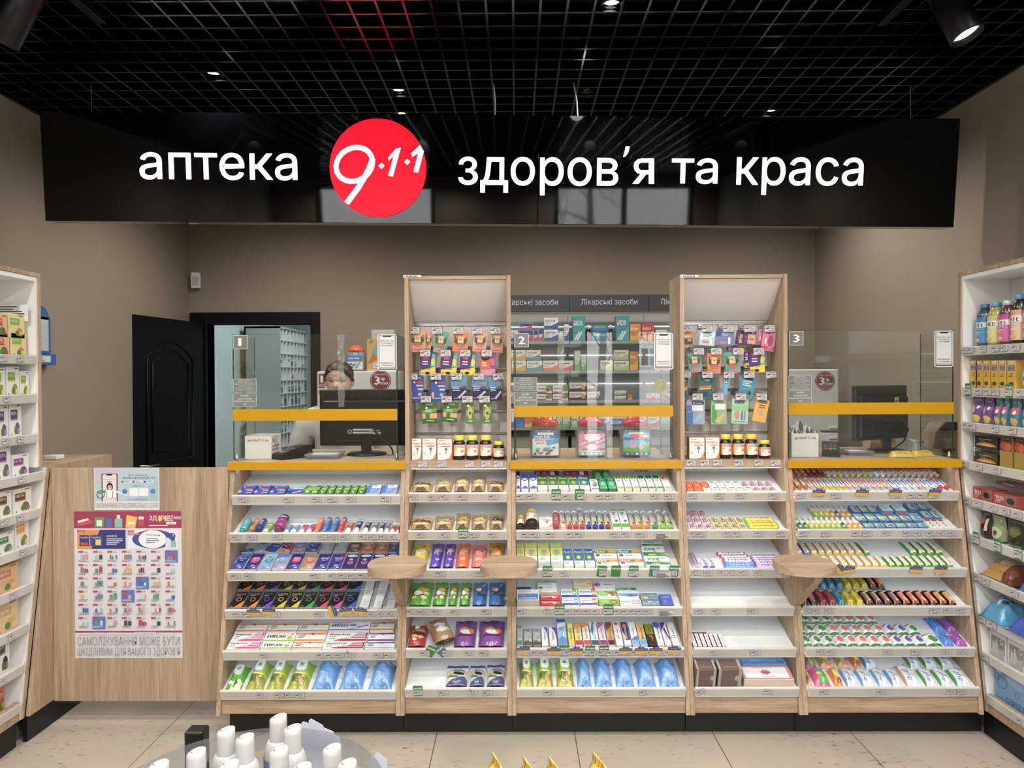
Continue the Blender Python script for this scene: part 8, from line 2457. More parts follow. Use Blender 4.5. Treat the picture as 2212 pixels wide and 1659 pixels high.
for v in bm_.vertices:
 x, y, z = v.co
 k = .006 * sin(z * 70 + x * 30) * sin(x * 45 + y * 50)
 V.append((x + k, y + k, z + .3 * k))
mb.add(V, [tuple(p.vertices) for p in bm_.polygons], 'fff', True)
for s in (-1, 1):                                            # lapels
 mb.add([(PX_ + s * .012, PY_ - .105, 1.2), (PX_ + s * .05, PY_ - .10, 1.28), (PX_ + s * .085, PY_ - .075, sh - .03), (PX_ + s * .06, PY_ - .02, sh + .045), (PX_ + s * .035, PY_ - .06, sh - .01)], [(0, 1, 2, 3, 4)], 'fff')
part('lab_coat', mb, 'coat', t)

# ---------------------------------------------------------------- side shelving
def eY(sgn, z):
 """Where a side unit ends, following the slant of the counters' end panels."""
 if sgn > 0:
  return 3.143 if z > 1.166 else prof(z) - .03
 return 3.25 if z > 1.12 else 3.25 - (1.12 - z) * .18

def side_unit(sgn, Xf, lips, tags, lab, Yend, ynear=1.7):
 """Wall shelving whose open front is at X = Xf; sgn = +1 for the unit on the left wall (front faces +X)."""
 Xw = (XL + .004) if sgn > 0 else (XR - .004)
 t = thing('wall_shelving', lab, 'shelving', ((Xf + Xw) / 2, 2.4, 0), 'wall shelving along the sides')
 X0, X1 = sorted((Xf, Xw))
 zt = 1.995
 zk = 1.167 if sgn > 0 else 1.121
 endp = [(Yend, zt), (Yend, zk), (eY(sgn, zk - .002), zk - .002), (eY(sgn, .12), .12), (eY(sgn, .12) + .018, .12), (eY(sgn, zk - .002) + .018, zk - .002), (Yend + .018, zk), (Yend + .018, zt)]
 m = MB()
 m.prism([(p[0], p[1]) for p in endp], 'x', X0, X1, 'fff')
 part('end_panel', m, 'wood', t)
 m = MB()
 m.prism([(p[0] - .0185 if k > 3 else p[0] - .0145, p[1]) for k, p in enumerate(endp)], 'x', X0 + (0 if sgn > 0 else .004), X1 - (.004 if sgn > 0 else 0), 'fff')
 part('end_lining', m, 'white', t)
 m = MB()
 m.box(X0, ynear, zt, X1, Yend + .018, zt + .018)
 part('top_board', m, 'wood', t)
 m = MB()
 m.box(X0 + .003, ynear, zt - .02, X1 - .003, Yend - .002, zt - .0005)
 part('top_lining', m, 'white', t)
 m = MB()
 xb = (Xw + .0005, Xw + .012) if sgn > 0 else (Xw - .012, Xw - .0005)
 m.box(xb[0], ynear, .12, xb[1], Yend - .016, zt - .021)
 part('back_panel', m, 'white', t)
 m = MB()
 m.box(X0 + .03, ynear, 0, X1 - .03, eY(sgn, .12) + (.01 if sgn > 0 else .06), .119)
 part('plinth', m, 'black', t)
 m = MB()
 xq = Xf - sgn * .002
 m.box(min(xq, xq - sgn * .018), ynear, .1205, max(xq, xq - sgn * .018), eY(sgn, .2) - .02, .2)
 part('base_board', m, 'woodh', t)
 for k, z in enumerate(lips):
  ye = eY(sgn, z) - .019
  m = MB()
  a, b = sorted((Xf - sgn * .012, Xw - 0 + sgn * .014))
  m.box(a, ynear, z - .018, b, ye, z - .002)
  sh_ = part('shelf', m, 'white', t)
  m = MB()
  a, b = sorted((Xf + sgn * .004, Xf - sgn * .0115))
  m.box(a, ynear, z - .03, b, ye, z + .008, c=.002)
  part('front_lip', m, 'lip', sh_)
  m = MB()
  a, b = sorted((Xf + sgn * .0065, Xf + sgn * .005))
  m.box(a, ynear, z - .03, b, ye, z + .013, c=.0003)
  part('price_rail', m, 'acryl', sh_)
  for j, px in enumerate(tags.get(k, [])):
   q = atx(px, 815 + (1.55 - z) / 3.0 * FPX, Xf + sgn * .008)
   y = q.y
   if y > ye - .02:
    y = ye - .025
   kind = None
   if isinstance(px, float):
    kind = 'ak'
   mt = Matrix(((0, 0, sgn), (sgn, 0, 0), (0, 1, 0))).to_4x4()
   mt.translation = Vector((Xf + sgn * (.0075 + .001 * (j % 2)), y, z - .008))
   ob = link('price_tag', TM[(j * 2 + k) % 9])
   ob.matrix_world = mt
   tag(ob, None, 'price tag')
   TAGS.append((ob, 'white price tag', 'rail of the %s, shelf %s' % ('herbal tea shelving' if sgn > 0 else 'drinks shelving', ORD[k].replace('leftmost', 'first')), -sgn * y if sgn > 0 else -y))
   if kind:
    ob = link('promotion_card', cardmesh('ak'))
    mt = mt.copy()
    mt.translation += Vector((-sgn * .0006, 0, .008))
    ob.matrix_world = mt
    tag(ob, None, 'promotion card')
    TAGS.append((ob, 'green promotion card', 'rail of the drinks shelving, shelf %s' % ORD[k].replace('leftmost', 'first'), -y))
 return t

def sideM(sgn, X, y, z):
 m = Matrix(((0, 0, sgn), (sgn, 0, 0), (0, 1, 0))).to_4x4()
 m.translation = Vector((X, y, z))
 return m

LZ = [1.645, 1.478, 1.306, 1.138, .98, .83, .668, .503, .34, .185]
side_unit(1, -2.085, LZ, {0: [8, 45], 1: [17], 2: [14, 45], 3: [48], 4: [10, 45], 5: [52], 6: [30], 7: [26], 8: [8]}, 'white wall shelving of herbal teas in an oak frame, next to the flap door', 3.143)
RZ = [1.668, 1.487, 1.335, 1.165, 1.005, .845, .685, .515, .36, .19]
side_unit(-1, 1.992, RZ, {0: [2084, 2097, 2123, 2150, 2169, 2195], 1: [2090.5, 2115, 2134, 2151, 2178.5, 2205], 2: [2086, 2101, 2149, 2188], 3: [2084, 2115, 2154], 4: [2090, 2114, 2146, 2174, 2199], 5: [2107.5, 2154.5, 2198.5], 6: [2112, 2131, 2190], 7: [2122, 2145], 8: [2128], 9: [2205]}, 'white wall shelving of drinks and snacks in an oak frame, beside the sweets counter', 3.25)

def sput(sgn, row, key, x0, x1, ytop, name, inset=.02, dz=0.0, order=None, rowname=None):
 """An article on a side shelf, from its pixel edges x0..x1 and top."""
 Xf = (-2.085 if sgn > 0 else 1.992) - sgn * inset
 z = (LZ if sgn > 0 else RZ)[row] - .002 + dz + .0006
 ya, yb_ = atx(x0, 815, Xf).y, atx(x1, 815, Xf).y
 y0, y1 = min(ya, yb_), max(ya, yb_)
 ye = eY(sgn, z)
 top = at((x0 + x1) / 2, ytop, (y0 + y1) / 2).z
 w, l = y1 - y0 - .002, top - z
 s = ST[key]
 d = s['t'] if s['kind'] != 'lathe' else w / 2
 yc = min((y0 + y1) / 2, ye - .02 - w / 2)
 put(key, w, l, sideM(sgn, Xf - sgn * d, yc, z), name + ', ' + 'shelf %s' % ORD[row].replace('leftmost', 'first'), rowname, x0)

TEA = lambda c, c2, c3: [R(.06, .55, .66, .82, c), R(.06, .5, .66, .55, c2), T('КВІТИ', .1, .66, .44, .1, 'f0f0ea'), E(.65, .26, .2, .18, c3), E(.5, .2, .12, .12, '5a7a3a'), E(.78, .18, .12, .1, c2), LN(.6, .93, .3, 1, .1, '445', .03), R(.1, .06, .16, .12, '3a6a4a')]
def tea(key, look, b, c, c2, c3, t=.05):
 st(key, 'tea_carton', 'tea', look, 'box', t, b, TEA(c, c2, c3))
tea('t1', 'fruit tea carton in green and amber', 'd8c890', '7aa83c', 'e0c040', 'c87a34')
tea('t2', 'fruit tea carton in red and brown', 'd8a878', 'b85a34', '8a4a2c', '5a6a34')
tea('t3', 'white herbal tea carton with lime band', 'e4e2de', '7aa82c', 'd0cc3c', '8a9a4a')
tea('t4', 'white herbal tea carton with purple band', 'e4e1df', '5a3a7a', 'a890b8', '6a5a6a')
tea('t5', 'wide white herbal tea carton with plum band', 'e4e1df', '7a3a78', 'a87aa8', '6a5058')
tea('t6', 'white herbal tea carton with brown band', 'e2dfda', '5a3a28', '8a6a4a', '5a6a44')
tea('t7', 'white herbal tea carton with orange band', 'e2dfda', 'd8902c', 'e0b85a', '8a8a54')
tea('t8', 'white herbal tea carton with green band', 'e2dfda', '3a7a5a', '7aa88a', '5a7a54')
tea('t9', 'tan herbal tea carton with round flower', 'd0a878', 'c0704a', 'd8b488', 'c89a4a')
tea('t10', 'pale amber herbal tea carton with round flower', 'd4b88a', 'c89a54', 'd8c49a', 'c8a44a')
tea('t11', 'white herbal tea carton with black plant', 'dedcd8', '4a4a4a', '8a8a8a', '2a2a2a')
tea('t12', 'orange herbal tea carton', 'c8683c', 'a8482c', 'd8905a', '7a5a34')
LN_ = 'herbal tea shelving'
for row, key, x0, x1, yt, dz, rn in ((0, 't1', 24, 58, 719, 0, 'lower'), (0, 't2', -14, 22, 719, 0, 'lower'), (0, 't1', 20, 55, 678, .081, 'stacked'), (0, 't2', -16, 18, 677, .081, 'stacked'), (1, 't3', -16, 12, 793, 0, None), (1, 't3', 14, 42, 791, 0, None), (1, 't3', 46, 66, 801, 0, None), (2, 't4', -10, 17, 874, 0, None), (2, 't4', 19, 46, 871, 0, None), (3, 't4', -8, 22, 961, 0, None), (3, 't5', 24, 61, 980, 0, None), (4, 't6', -10, 23, 1061, 0, None), (4, 't6', 26, 66, 1053, 0, None), (5, 't8', -10, 27, 1150, 0, None), (5, 't7', 29, 60, 1119, 0, None), (6, 't9', -15, 36, 1221, 0, None), (7, 't10', -15, 35, 1299, 0, None), (8, 't11', -15, 15, 1371, 0, None), (9, 't12', -18, 4, 1462, 0, None)):
 sput(1, row, key, x0, x1, yt, LN_, .03, dz, None, rn)
def drink(key, look, b, lab_, cap, band, txt='SHEE', clear=True):
 st(key, 'drink_bottle', 'bottle', look, 'lathe', 0, b, [], prof=[(0, .8, b, 'body'), (.02, .95, b, 'body'), (.1, .93, b, 'body'), (.14, .97, b, 'body'), (.7, .97, b, 'body'), (.74, .98, b, 'body'), (.86, .6, b, 'body'), (.9, .5, b, 'body'), (.9, .56, cap, 'cap'), (.99, .55, cap, 'cap'), (1, .48, cap, 'cap')], zone=(.12, .7, .975), stand=1, nn=24, sleeve=lab_, sg=[R(0, .86, 1, 1, band), R(.2, .6, .86, .8, 'eceae6'), T(txt, .26, .62, .5, .14, '2a2a2a', b=.05), T('WATER', .36, .52, .3, .05, 'f0f0f0'), LN(.3, .44, .4, 3, .05, 'f0f0f0', .015), E(.5, .12, .14, .07, 'd8b060')])
drink('dk1', 'blue drink bottle', '2a4a5a', '2f8ac0', '3a70b0', '2a78b0')
drink('dk2', 'pale yellow drink bottle', '9a9a4a', 'd4cc88', '4a9ac8', 'c8c060')
drink('dk3', 'pink drink bottle with white cap', '5a2a30', 'c8589a', 'd0d4d4', 'b83a8a')
drink('dk4', 'dark peach tea drink bottle', '2a1818', 'd8b494', '4a9ac8', 'c89a78')
drink('dk5', 'clear water drink bottle', '8a8a88', 'a83a54', 'e4e4e4', '8a2a44', 'U-2')
st('juice', 'juice_carton', 'juice', 'yellow juice carton', 'box', .045, 'd8a81c', [P('c8ccd4', .1, .97, .9, .97, .7, .9, .3, .9), R(.12, .66, .9, .84, '3a3a8a'), T('ЧУДО', .16, .75, .68, .08, 'e8e4e0', b=.04), T('ЧАДО', .16, .66, .68, .08, 'e8e4e0', b=.04), O(.5, .55, .16, .05, '4a8a3a', .3), LN(.2, .46, .6, 1, .1, '5a6a3a', .02), E(.55, .14, .3, .14, 'c89a6a'), E(.55, .22, .3, .07, '5a3a24'), E(.85, .05, .14, .05, 'e8d03c'), R(0, .0, .16, .3, '8aa83c')])
POU = lambda c, c2: [E(.5, .18, .4, .16, c), E(.3, .12, .16, .1, '9ab83c'), T('дитяче', .15, .78, .7, .07, 'e4dce8'), E(.36, .52, .22, .12, c2), E(.76, .58, .12, .06, 'e4dcec')]
st('pch1', 'puree_pouch', 'pouch', 'purple banana fruit puree pouch', 'pouch', .028, '6a4a98', POU('d8b83c', 'c89a80'), side='4a3478')
st('pch2', 'puree_pouch', 'pouch', 'teal fruit puree pouch with pink band', 'pouch', .028, '2a8aa0', POU('d8a05a', 'c83a6a') + [R(.05, .42, .95, .66, 'c8487a'), E(.7, .5, .14, .07, 'f0e8f0')], side='1a5a70')
st('grt', 'tea_carton', 'tea', 'dark green boxed tea', 'box', .06, '2c2e22', [T('Greenfield', .24, .72, .5, .14, 'd8c898'), E(.55, .2, .42, .3, 'c8803c', 0, 180), E(.55, .2, .26, .16, 'e8b05a', 0, 180), LN(.3, .62, .3, 2, .1, '8a8468', .03)], mat='gloss')
st('grg', 'tea_carton', 'tea', 'gold tea carton with red fruit', 'box', .06, 'a08438', [R(0, .56, 1, .92, '6a1c18'), E(.35, .72, .3, .15, 'a83428'), E(.7, .7, .28, .14, 'c04a34'), R(0, .92, 1, 1, '1c1c16'), T('Greenfield', .15, .935, .7, .05, 'd8c898')], mat='gloss')
st('tess', 'tea_carton', 'tea', 'red boxed tea', 'box', .07, 'a82438', [R(.5, .08, .96, .9, '8a6450'), E(.72, .5, .16, .26, '2a1a14'), T('TESS', .08, .46, .36, .3, 'f0e0dc', b=.04), LN(.08, .34, .3, 2, .12, 'e0b0b0', .05)], mat='gloss')
st('tesd', 'tea_carton', 'tea', 'dark plum boxed tea', 'box', .07, '5a1c3c', [T('TESS', .3, .4, .4, .3, 'e8d8dc'), R(.7, .1, .95, .9, '3a1228')], mat='gloss')
def dbag(key, look, b, g):
 st(key, 'snack_bag', 'bag', look, 'pouch', .028, b, g, side='1a1614')
dbag('bg1', 'dark brown snack bag with blue corner', '3a2418', [P('3a6ab0', 0, 0, .4, 0, .3, .5, 0, .4), R(.6, .3, .8, .8, 'd8d0c8'), E(.4, .7, .2, .16, '8a4a2c')])
dbag('bg2', 'pale green snack bag', '8aa070', [E(.5, .36, .4, .22, 'c4d0a8'), T('SNOP', .2, .74, .6, .14, 'e0e8d0', b=.04), E(.5, .36, .12, .1, '5a4a3a')])
dbag('bg3', 'black and orange snack bag', '2a2a1c', [P('d8702c', 0, 0, .3, 0, .2, .6, 0, .5), P('e8d090', .1, .0, .3, .0, .2, .4), E(.6, .6, .3, .2, '5a6a2c')])
st('cook', 'cookie_bag', 'bag', 'brown and gold cookie bag', 'bar', .065, '5a3420', [R(0, .35, 1, 1, 'b8883c'), E(.5, .55, .3, .2, 'e0d4c4'), E(.7, .4, .16, .1, '6a4024'), E(.3, .2, .3, .12, '7a3a24')])
st('btow', 'paper_towel_bag', 'bag', 'turquoise clear wrapped bag', 'bar', .075, '3a94c0', [E(.5, .5, .3, .08, 'c8dce8'), E(.36, .42, .1, .05, '2a3a6a'), E(.6, .42, .1, .05, '2a3a6a'), LN(.2, .8, .5, 2, .06, 'b0d4e8', .02)], wr=.12)
st('dtow', 'paper_towel_bag', 'bag', 'deep blue glossy bag', 'bar', .065, '2448b0', [T('38', .3, .6, .3, .16, 'd8e0f0'), P('3a68d0', 0, 0, 1, .2, 1, .4)], wr=.12)
st('gift', 'gift_box', 'box', 'white cosmetics box with grey bottles picture', 'box', .09, 'd4d6d4', [R(.1, .2, .95, .7, '8a8684'), P('b0b4b2', .05, 0, .9, 0, .9, .36, .6, .3, .5, .5, .2, .4), R(.2, .1, .3, .5, 'c4cac8'), R(.4, .1, .48, .6, 'c4cac8'), O(.78, .6, .1, .1, 'e0dcd4', .3)])
st('napl', 'tissue_pack', 'tissue pack', 'large light blue tissue pack with drops', 'box', .12, '6a98c0', [T('СЕРВЕТКИ', .3, .04, .66, .16, '2f5a8a', b=.03), E(.1, .8, .1, .1, 'a8c8e0'), O(.2, .5, .14, .16, '3a68a0', .12), O(.08, .6, .08, .1, '3a68a0', .2), O(.6, .4, .06, .08, '3a68a0', .2), E(.6, .7, .3, .16, '88b0d4')])
DN = 'drinks shelving'
for row, key, x0, x1, yt in ((0, 'dk1', 2100, 2122, 656), (0, 'dk2', 2123, 2147, 653), (0, 'dk3', 2148, 2172, 648), (0, 'dk4', 2173, 2199, 635), (0, 'dk5', 2200, 2230, 622),
 (1, 'juice', 2089, 2105, 777), (1, 'juice', 2107, 2122, 777), (1, 'juice', 2123, 2138, 777), (1, 'juice', 2140, 2156, 777), (1, 'juice', 2157, 2173, 777), (1, 'juice', 2175, 2194, 777), (1, 'bg2', 2202, 2228, 766),
 (2, 'pch1', 2094, 2116, 853), (2, 'pch1', 2118, 2139, 856), (2, 'pch2', 2144, 2158, 856), (2, 'pch2', 2160, 2172, 856), (2, 'pch2', 2178, 2197, 858), (2, 'pch2', 2204, 2222, 862),
 (3, 'grt', 2102, 2155, 977), (3, 'grg', 2159, 2187, 944), (3, 'grg', 2190, 2216, 946),
 (4, 'tess', 2100, 2143, 1053), (4, 'tess', 2145, 2200, 1066), (5, 'bg1', 2106, 2133, 1106), (5, 'bg2', 2136, 2165, 1114), (5, 'bg3', 2168, 2205, 1124), (5, 'bg2', 2208, 2230, 1135), (8, 'gift', 2138, 2174, 1354), (8, 'gift', 2177, 2216, 1376), (9, 'napl', 2139, 2225, 1440)):
 sput(-1, row, key, x0, x1, yt, DN, .03)
sput(-1, 3, 'grt', 2102, 2155, 942, DN, .03, at(2128, 977, 3.0).z - RZ[3] + .004, None, 'stacked')
sput(-1, 4, 'tesd', 2150, 2210, 1044, DN, .045, at(2172, 1066, 2.85).z - RZ[4] + .006, None, 'stacked')
for row, key, x0, x1, y0, y1, dx in ((6, 'cook', 2100, 2170, 1206, 1258, 0), (6, 'dtow', 2176, 2240, 1225, 1270, 0), (7, 'btow', 2088, 2160, 1276, 1330, .03), (7, 'dtow', 2166, 2240, 1324, 1362, .045)):
 Xf = 1.985
 z = RZ[row] - .0014
 ya, yb_ = atx(x0, 815, Xf - .02).y, atx(x1, 815, Xf - .02).y
 ye = eY(-1, z) - .03
 ya = min(ya, ye)
 w, l = .2, ya - yb_
 mt = Matrix(((1, 0, 0), (0, 1, 0), (0, 0, 1))).to_4x4()
 mt.translation = Vector((Xf + .09 - dx * .6, yb_, z + (0 if not (row == 7 and key == 'dtow') else 0) + .012))
 put(key, .16, l - .006, mt, DN + ', shelf %s' % ORD[row].replace('leftmost', 'first'), None, x0)

# small notice inside the herbal tea shelving
p = at(14, 672, 3.08)
m = MB()
m.box(-2.30, 3.098, 1.80, -2.10, 3.1005, 1.872, col='e0dedc')
draw(m, planeS((-2.30, 3.0978, 1.80), (.2, 0, 0), (0, 0, .072)), [LN(.06, .84, .88, 6, .14, '2a2a2a', .06)])
solo('shelf_notice', m, 'paper', 'white printed notice pinned inside the herbal tea shelving', 'notice')
# barcode strip inside the drinks shelving
m = MB()
a = atx(2081, 962, 1.99)
m.box(2.02, 3.1955, a.z - .045, 2.034, 3.1968, a.z + .045, col='d8d8d8')
for q in range(12):
 m.box(2.023, 3.195, a.z - .036 + q * .006, 2.031, 3.1954, a.z - .033 + q * .006, col='333')
solo('barcode_strip', m, 'paper', 'upright barcode strip stuck inside the drinks shelving', 'barcode')

# ---------------------------------------------------------------- posters on the flap door
def poster(name, lab, x0, y0, x1, y1, gfx, base='d8d6da'):
 Y = 3.1985
 a, c = at(x0, y1, Y), at(x1, y0, Y)
 m = MB()
 m.box(a.x, Y - .0006, a.z, c.x, Y, c.z, col=base, c=.0001)
 draw(m, planeS((a.x, Y - .0007, a.z), (c.x - a.x, 0, 0), (0, 0, c.z - a.z)), gfx, off=.00012, step=.00002)
 solo(name, m, 'paper', lab, 'poster', None)

g = [R(.015, .21, .985, .985, 'b4cad6'), R(.015, .6, .4, .985, 'c4bcd2'), P('a4c2cc', .6, .21, .985, .21, .985, .8), R(.0, .0, 1, .19, 'dedce2')]
g += [R(.115, .21, .36, .86, '26262c'), R(.13, .21, .345, .845, 'e8d8d8'), R(.19, .815, .28, .845, '26262c'), T('Doctor 9-1-1', .15, .71, .17, .035, 'a83040'), R(.2, .66, .27, .68, '888'),
 E(.24, .55, .05, .1, '3a2020'), E(.24, .53, .034, .06, 'd8a890'), P('f0f0f2', .16, .3, .34, .3, .32, .44, .27, .48, .21, .48, .17, .44), P('e0e0e8', .33, .42, .5, .33, .5, .37, .35, .46), R(.19, .3, .2, .44, '5a6a80'), R(.28, .3, .29, .44, '5a6a80')]
g += [O(.1, .37, .065, .1, '3a4a68', .2), P('4a9a6a', .06, .42, .18, .48, .18, .42, .07, .37)] + [O(.2 + .055 * q, .27, .018, .027, '555', .2) for q in range(3)]
g += [T('Записуйтесь на', .52, .80, .3, .045, '1c2a34', b=.02), T('онлайн консультацію 24/7', .43, .735, .51, .05, '1c2a34', b=.02)]
for q in range(3):
 g += [R(.42 + .17 * q, .64, .57 + .17 * q, .7, 'd0dce8'), E(.44 + .17 * q, .67, .018, .027, ['4a8a6a', '3a6aa8', '2a5a90'][q]), LN(.47 + .17 * q, .685, .09, 3, .015, '6a7a8a', .006)]
g += [T('Скануйте', .6, .575, .12, .025, '334'), T('для швидкого запису', .57, .545, .2, .02, '445'), R(.54, .33, .68, .52, 'e8ecf0'), R(.69, .33, .83, .52, 'e8ecf0'), E(.47, .44, .04, .06, '5a78a8'), E(.9, .44, .04, .06, '3f7fc0'), LN(.5, .26, .36, 2, .02, '7a8a96', .006)]
g += [T('САМОЛІКУВАННЯ МОЖЕ БУТИ ШКІДЛИВИМ ДЛЯ ВАШОГО ЗДОРОВ’Я', .02, .03, .96, .14, '8c8a90')]
poster('consultation_poster', 'pale blue poster with doctor on phone screen, upper one on the flap door', 204, 1010, 344, 1102, g)
g = [R(0, .885, 1, 1, 'a01c50'), R(0, .175, 1, .187, 'a01c50')]
g += [T('ЗД', .7, .932, .07, .038, 'f0e8ec', b=.05), E(.795, .95, .012, .022, 'e0d040'), T('Р', .81, .932, .03, .038, 'f0e8ec', b=.05), E(.853, .95, .012, .022, 'e0d040'), T('ВІ', .87, .932, .05, .038, 'f0e8ec', b=.05), T('ЗНИЖКИ', .855 + .0, .947, .0001, .0001, 'f0e8ec'), R(.86, .91, .95, .928, 'f0e8ec'), T('-40%', .875, .912, .06, .013, 'a01c50', b=.03), LN(.7, .9, .26, 1, .01, 'f0d8e0', .006), T('ЗНИЖКИ', .925, .945, .07, .02, 'f0e8ec', b=.03)]
g += [P('e8e0e0', .03, .935, .13, .955, .14, .94, .04, .92), P('c83a44', .03, .915, .17, .94, .17, .918, .03, .9), R(.19, .89, .28, .96, '5a9a5a'), R(.21, .9, .26, .94, 'e8ece8'), R(.3, .89, .35, .955, '3a6ab0'), E(.325, .96, .02, .012, '3a5a90'), R(.38, .89, .45, .95, '7ac0b4'), R(.4, .95, .43, .975, 'd8e8e4'), P('e8b83c', .48, .89, .57, .885, .59, .96, .49, .975), R(.5, .91, .57, .93, 'e8e0d8'), R(.6, .9, .65, .945, 'b8444c'), R(.6, .945, .65, .965, 'e4e4e4')]
g += [R(.03, .745, .48, .875, '2f2f78'), P('e08a2c', .03, .745, .16, .745, .24, .875, .03, .875), R(.05, .765, .14, .84, '27377c'), R(.15, .765, .27, .84, '2a3f88'), T('ТераФлю', .055, .815, .08, .015, 'e8e4e8'), T('ТераФлю', .16, .815, .09, .015, 'e8e4e8'), R(.06, .77, .13, .79, 'b83a3a'), R(.2, .77, .25, .81, 'e8cc3c'), T('ТЕРАФЛЮ', .3, .825, .1, .014, 'f0e8d0', b=.03), LN(.3, .81, .16, 4, .012, 'c8c8e8', .006), R(.03, .86, .1, .875, 'b02040'), T('-20%', .04, .862, .05, .01, 'f4e8ec')]
g += [R(.5, .745, .97, .875, 'e4e4ec'), E(.74, .81, .2, .064, '2f4a98', n=24), E(.73, .81, .13, .062, 'eceef2', n=24), T('Отривін', .67, .828, .13, .018, '2f3f88', b=.02), LN(.67, .81, .12, 3, .012, '4a5a98', .005), R(.85, .75, .9, .82, 'd8dce4'), O(.91, .83, .035, .022, '27377c', .35), R(.9, .755, .95, .8, '8ab8c0'), R(.5, .855, .56, .87, 'b02040'), T('-15%', .505, .857, .05, .01, 'f4e8ec'), R(.5, .838, .61, .85, 'c03048'), T('НОВИЙ ДИЗАЙН', .51, .84, .09, .007, 'f0e0e4')]
rr = random.Random(11)
CL = ['3a62a8', 'c86a4a', '5a9a7a', 'b03048', '7a7f98', 'd8b05a', '4a4a50', 'a8c0d0', 'd08aa0']
for j in range(6):
 for i in range(7):
  x, y = .035 + .135 * i, .652 - .0895 * j
  blue = (j, i) in ((0, 6), (2, 4), (3, 3), (5, 1))
  if blue:
   g.append(R(x, y, x + .12, y + .083, '4a6eb8'))
  g += [R(x + .005, y + .068, x + .05, y + .079, 'b02040'), R(x + .06, y + .07, x + .09, y + .074, '8a8a98')]
  k = rr.randint(2, 4)
  c = rr.choice(CL)
  for q in range(k):
   g.append(R(x + .025 + .075 * q / k, y + .022, x + .025 + .075 * (q + .8) / k, y + .022 + rr.uniform(.02, .04), rr.choice([c, c, 'd8dade', rr.choice(CL)])))
  g += LN(x + .005, y + .015, .1, 2, .007, 'c8d4f0' if blue else '8a8a98', .003)
g += [LN(.05, .165, .9, 2, .006, 'b8b6bc', .002), T('apteka911.ua', .18, .1775, .09, .007, 'f0d8e0'), T('0 800 500 911', .31, .1775, .09, .007, 'f0d8e0'), LN(.56, .179, .28, 1, .01, 'e8b8c8', .004)]
g += [T('САМОЛІКУВАННЯ МОЖЕ БУТИ', .03, .09, .95, .062, '98969c'), T('ШКІДЛИВИМ ДЛЯ ВАШОГО ЗДОРОВ’Я', .03, .012, .95, .066, '98969c')]
poster('discount_poster', 'tall magenta headed discount poster with rows of small articles, lower on the flap door', 163, 1104, 392, 1422, g, 'd9d6dd')
# printed note under the middle ledge
a, c = at(1355, 1022, 3.4185), at(1410, 1006, 3.4185)
m = MB()
S = planeS((a.x, 3.4188, a.z), (c.x - a.x, 0, 0), (0, 0, c.z - a.z))
m.box(a.x - .004, 3.4189, a.z - .004, c.x + .004, 3.4195, c.z + .003, col='dfe2e2', c=.0001)
draw(m, S, [T('НЕ Є ЛІКАРСЬКИМ', 0, .55, 1, .36, '333538', b=.03), T('ЗАСОБОМ', .24, .05, .55, .36, '333538', b=.03)])
solo('printed_note', m, 'paper', 'white printed note on the back panel under the middle ledge', 'note')

# ---------------------------------------------------------------- display stands near the viewer
TZ = .560
TC = Vector((-.62, 1.6, 0))
t = thing('round_display_stand', 'round clear acrylic display stand holding white capped bottles', 'display stand', (TC.x, TC.y, 0))
m = MB()
m.lathe([(.315, TZ - .012), (.317, TZ - .006), (.315, TZ)], 64, o=(TC.x, TC.y, 0))
part('tray_top', m, 'acryl', t)
m = MB()
ou, inn = [], []
for k in range(65):
 a = 2 * pi * k / 64
 ou.append((TC.x + .316 * cos(a), TC.y + .316 * sin(a)))
 inn.append((TC.x + .313 * cos(a), TC.y + .313 * sin(a)))
for r_ in (ou, inn):
 m.add([(x, y, TZ + .0005) for x, y in r_] + [(x, y, TZ + .058) for x, y in r_], [(k, k + 1, 66 + k, 65 + k) for k in range(64)], 'fff', True)
m.add([(x, y, TZ + .058) for x, y in ou] + [(x, y, TZ + .058) for x, y in inn], [(k, k + 1, 66 + k, 65 + k) for k in range(64)], 'fff')
part('rim', m, 'smoke', t)
for k, (px, py) in enumerate(((427, 1572),)):
 q = at(px, py, 1.93)
 m = MB()
 m.box(q.x - .026, 1.905, .0, q.x + .024, 1.95, q.z, col='111', c=.004)
 part('post', m, 'blackpl', t)
for a_ in (200, 320):
 m = MB()
 x, y = TC.x + .335 * cos(radians(a_)), TC.y + .335 * sin(radians(a_))
 m.box(x - .025, y - .02, 0, x + .025, y + .02, .6, c=.004)
 part('post', m, 'blackpl', t)
m = MB()
m.lathe([(.05, .02), (.05, TZ - .013)], 24, o=(TC.x, TC.y, 0))
m.lathe([(.25, .0), (.25, .018), (.06, .022)], 40, o=(TC.x, TC.y, 0))
part('pedestal', m, 'blackpl', t)
BP = [(.026, 0), (.0275, .004), (.0275, .085), (.0265, .100), (.022, .114), (.0185, .119)]
caps = [(488, 1577), (529, 1592), (601, 1549), (632, 1572), (424, 1623), (343, 1650), (495, 1650), (603, 1619), (652, 1656), (717, 1615), (750, 1648)]
labs = ['beside the black post', 'second behind the front pair', 'tallest looking, by the stepped cards', 'with printed date on its shoulder', 'in front of the black post', 'at the outer rim by the flap door side', 'at the frame edge, in the near row', 'in the middle of the cluster', 'low at the frame edge beside the date bottle', 'standing apart towards the towers', 'low at the frame edge, farthest along the rim']
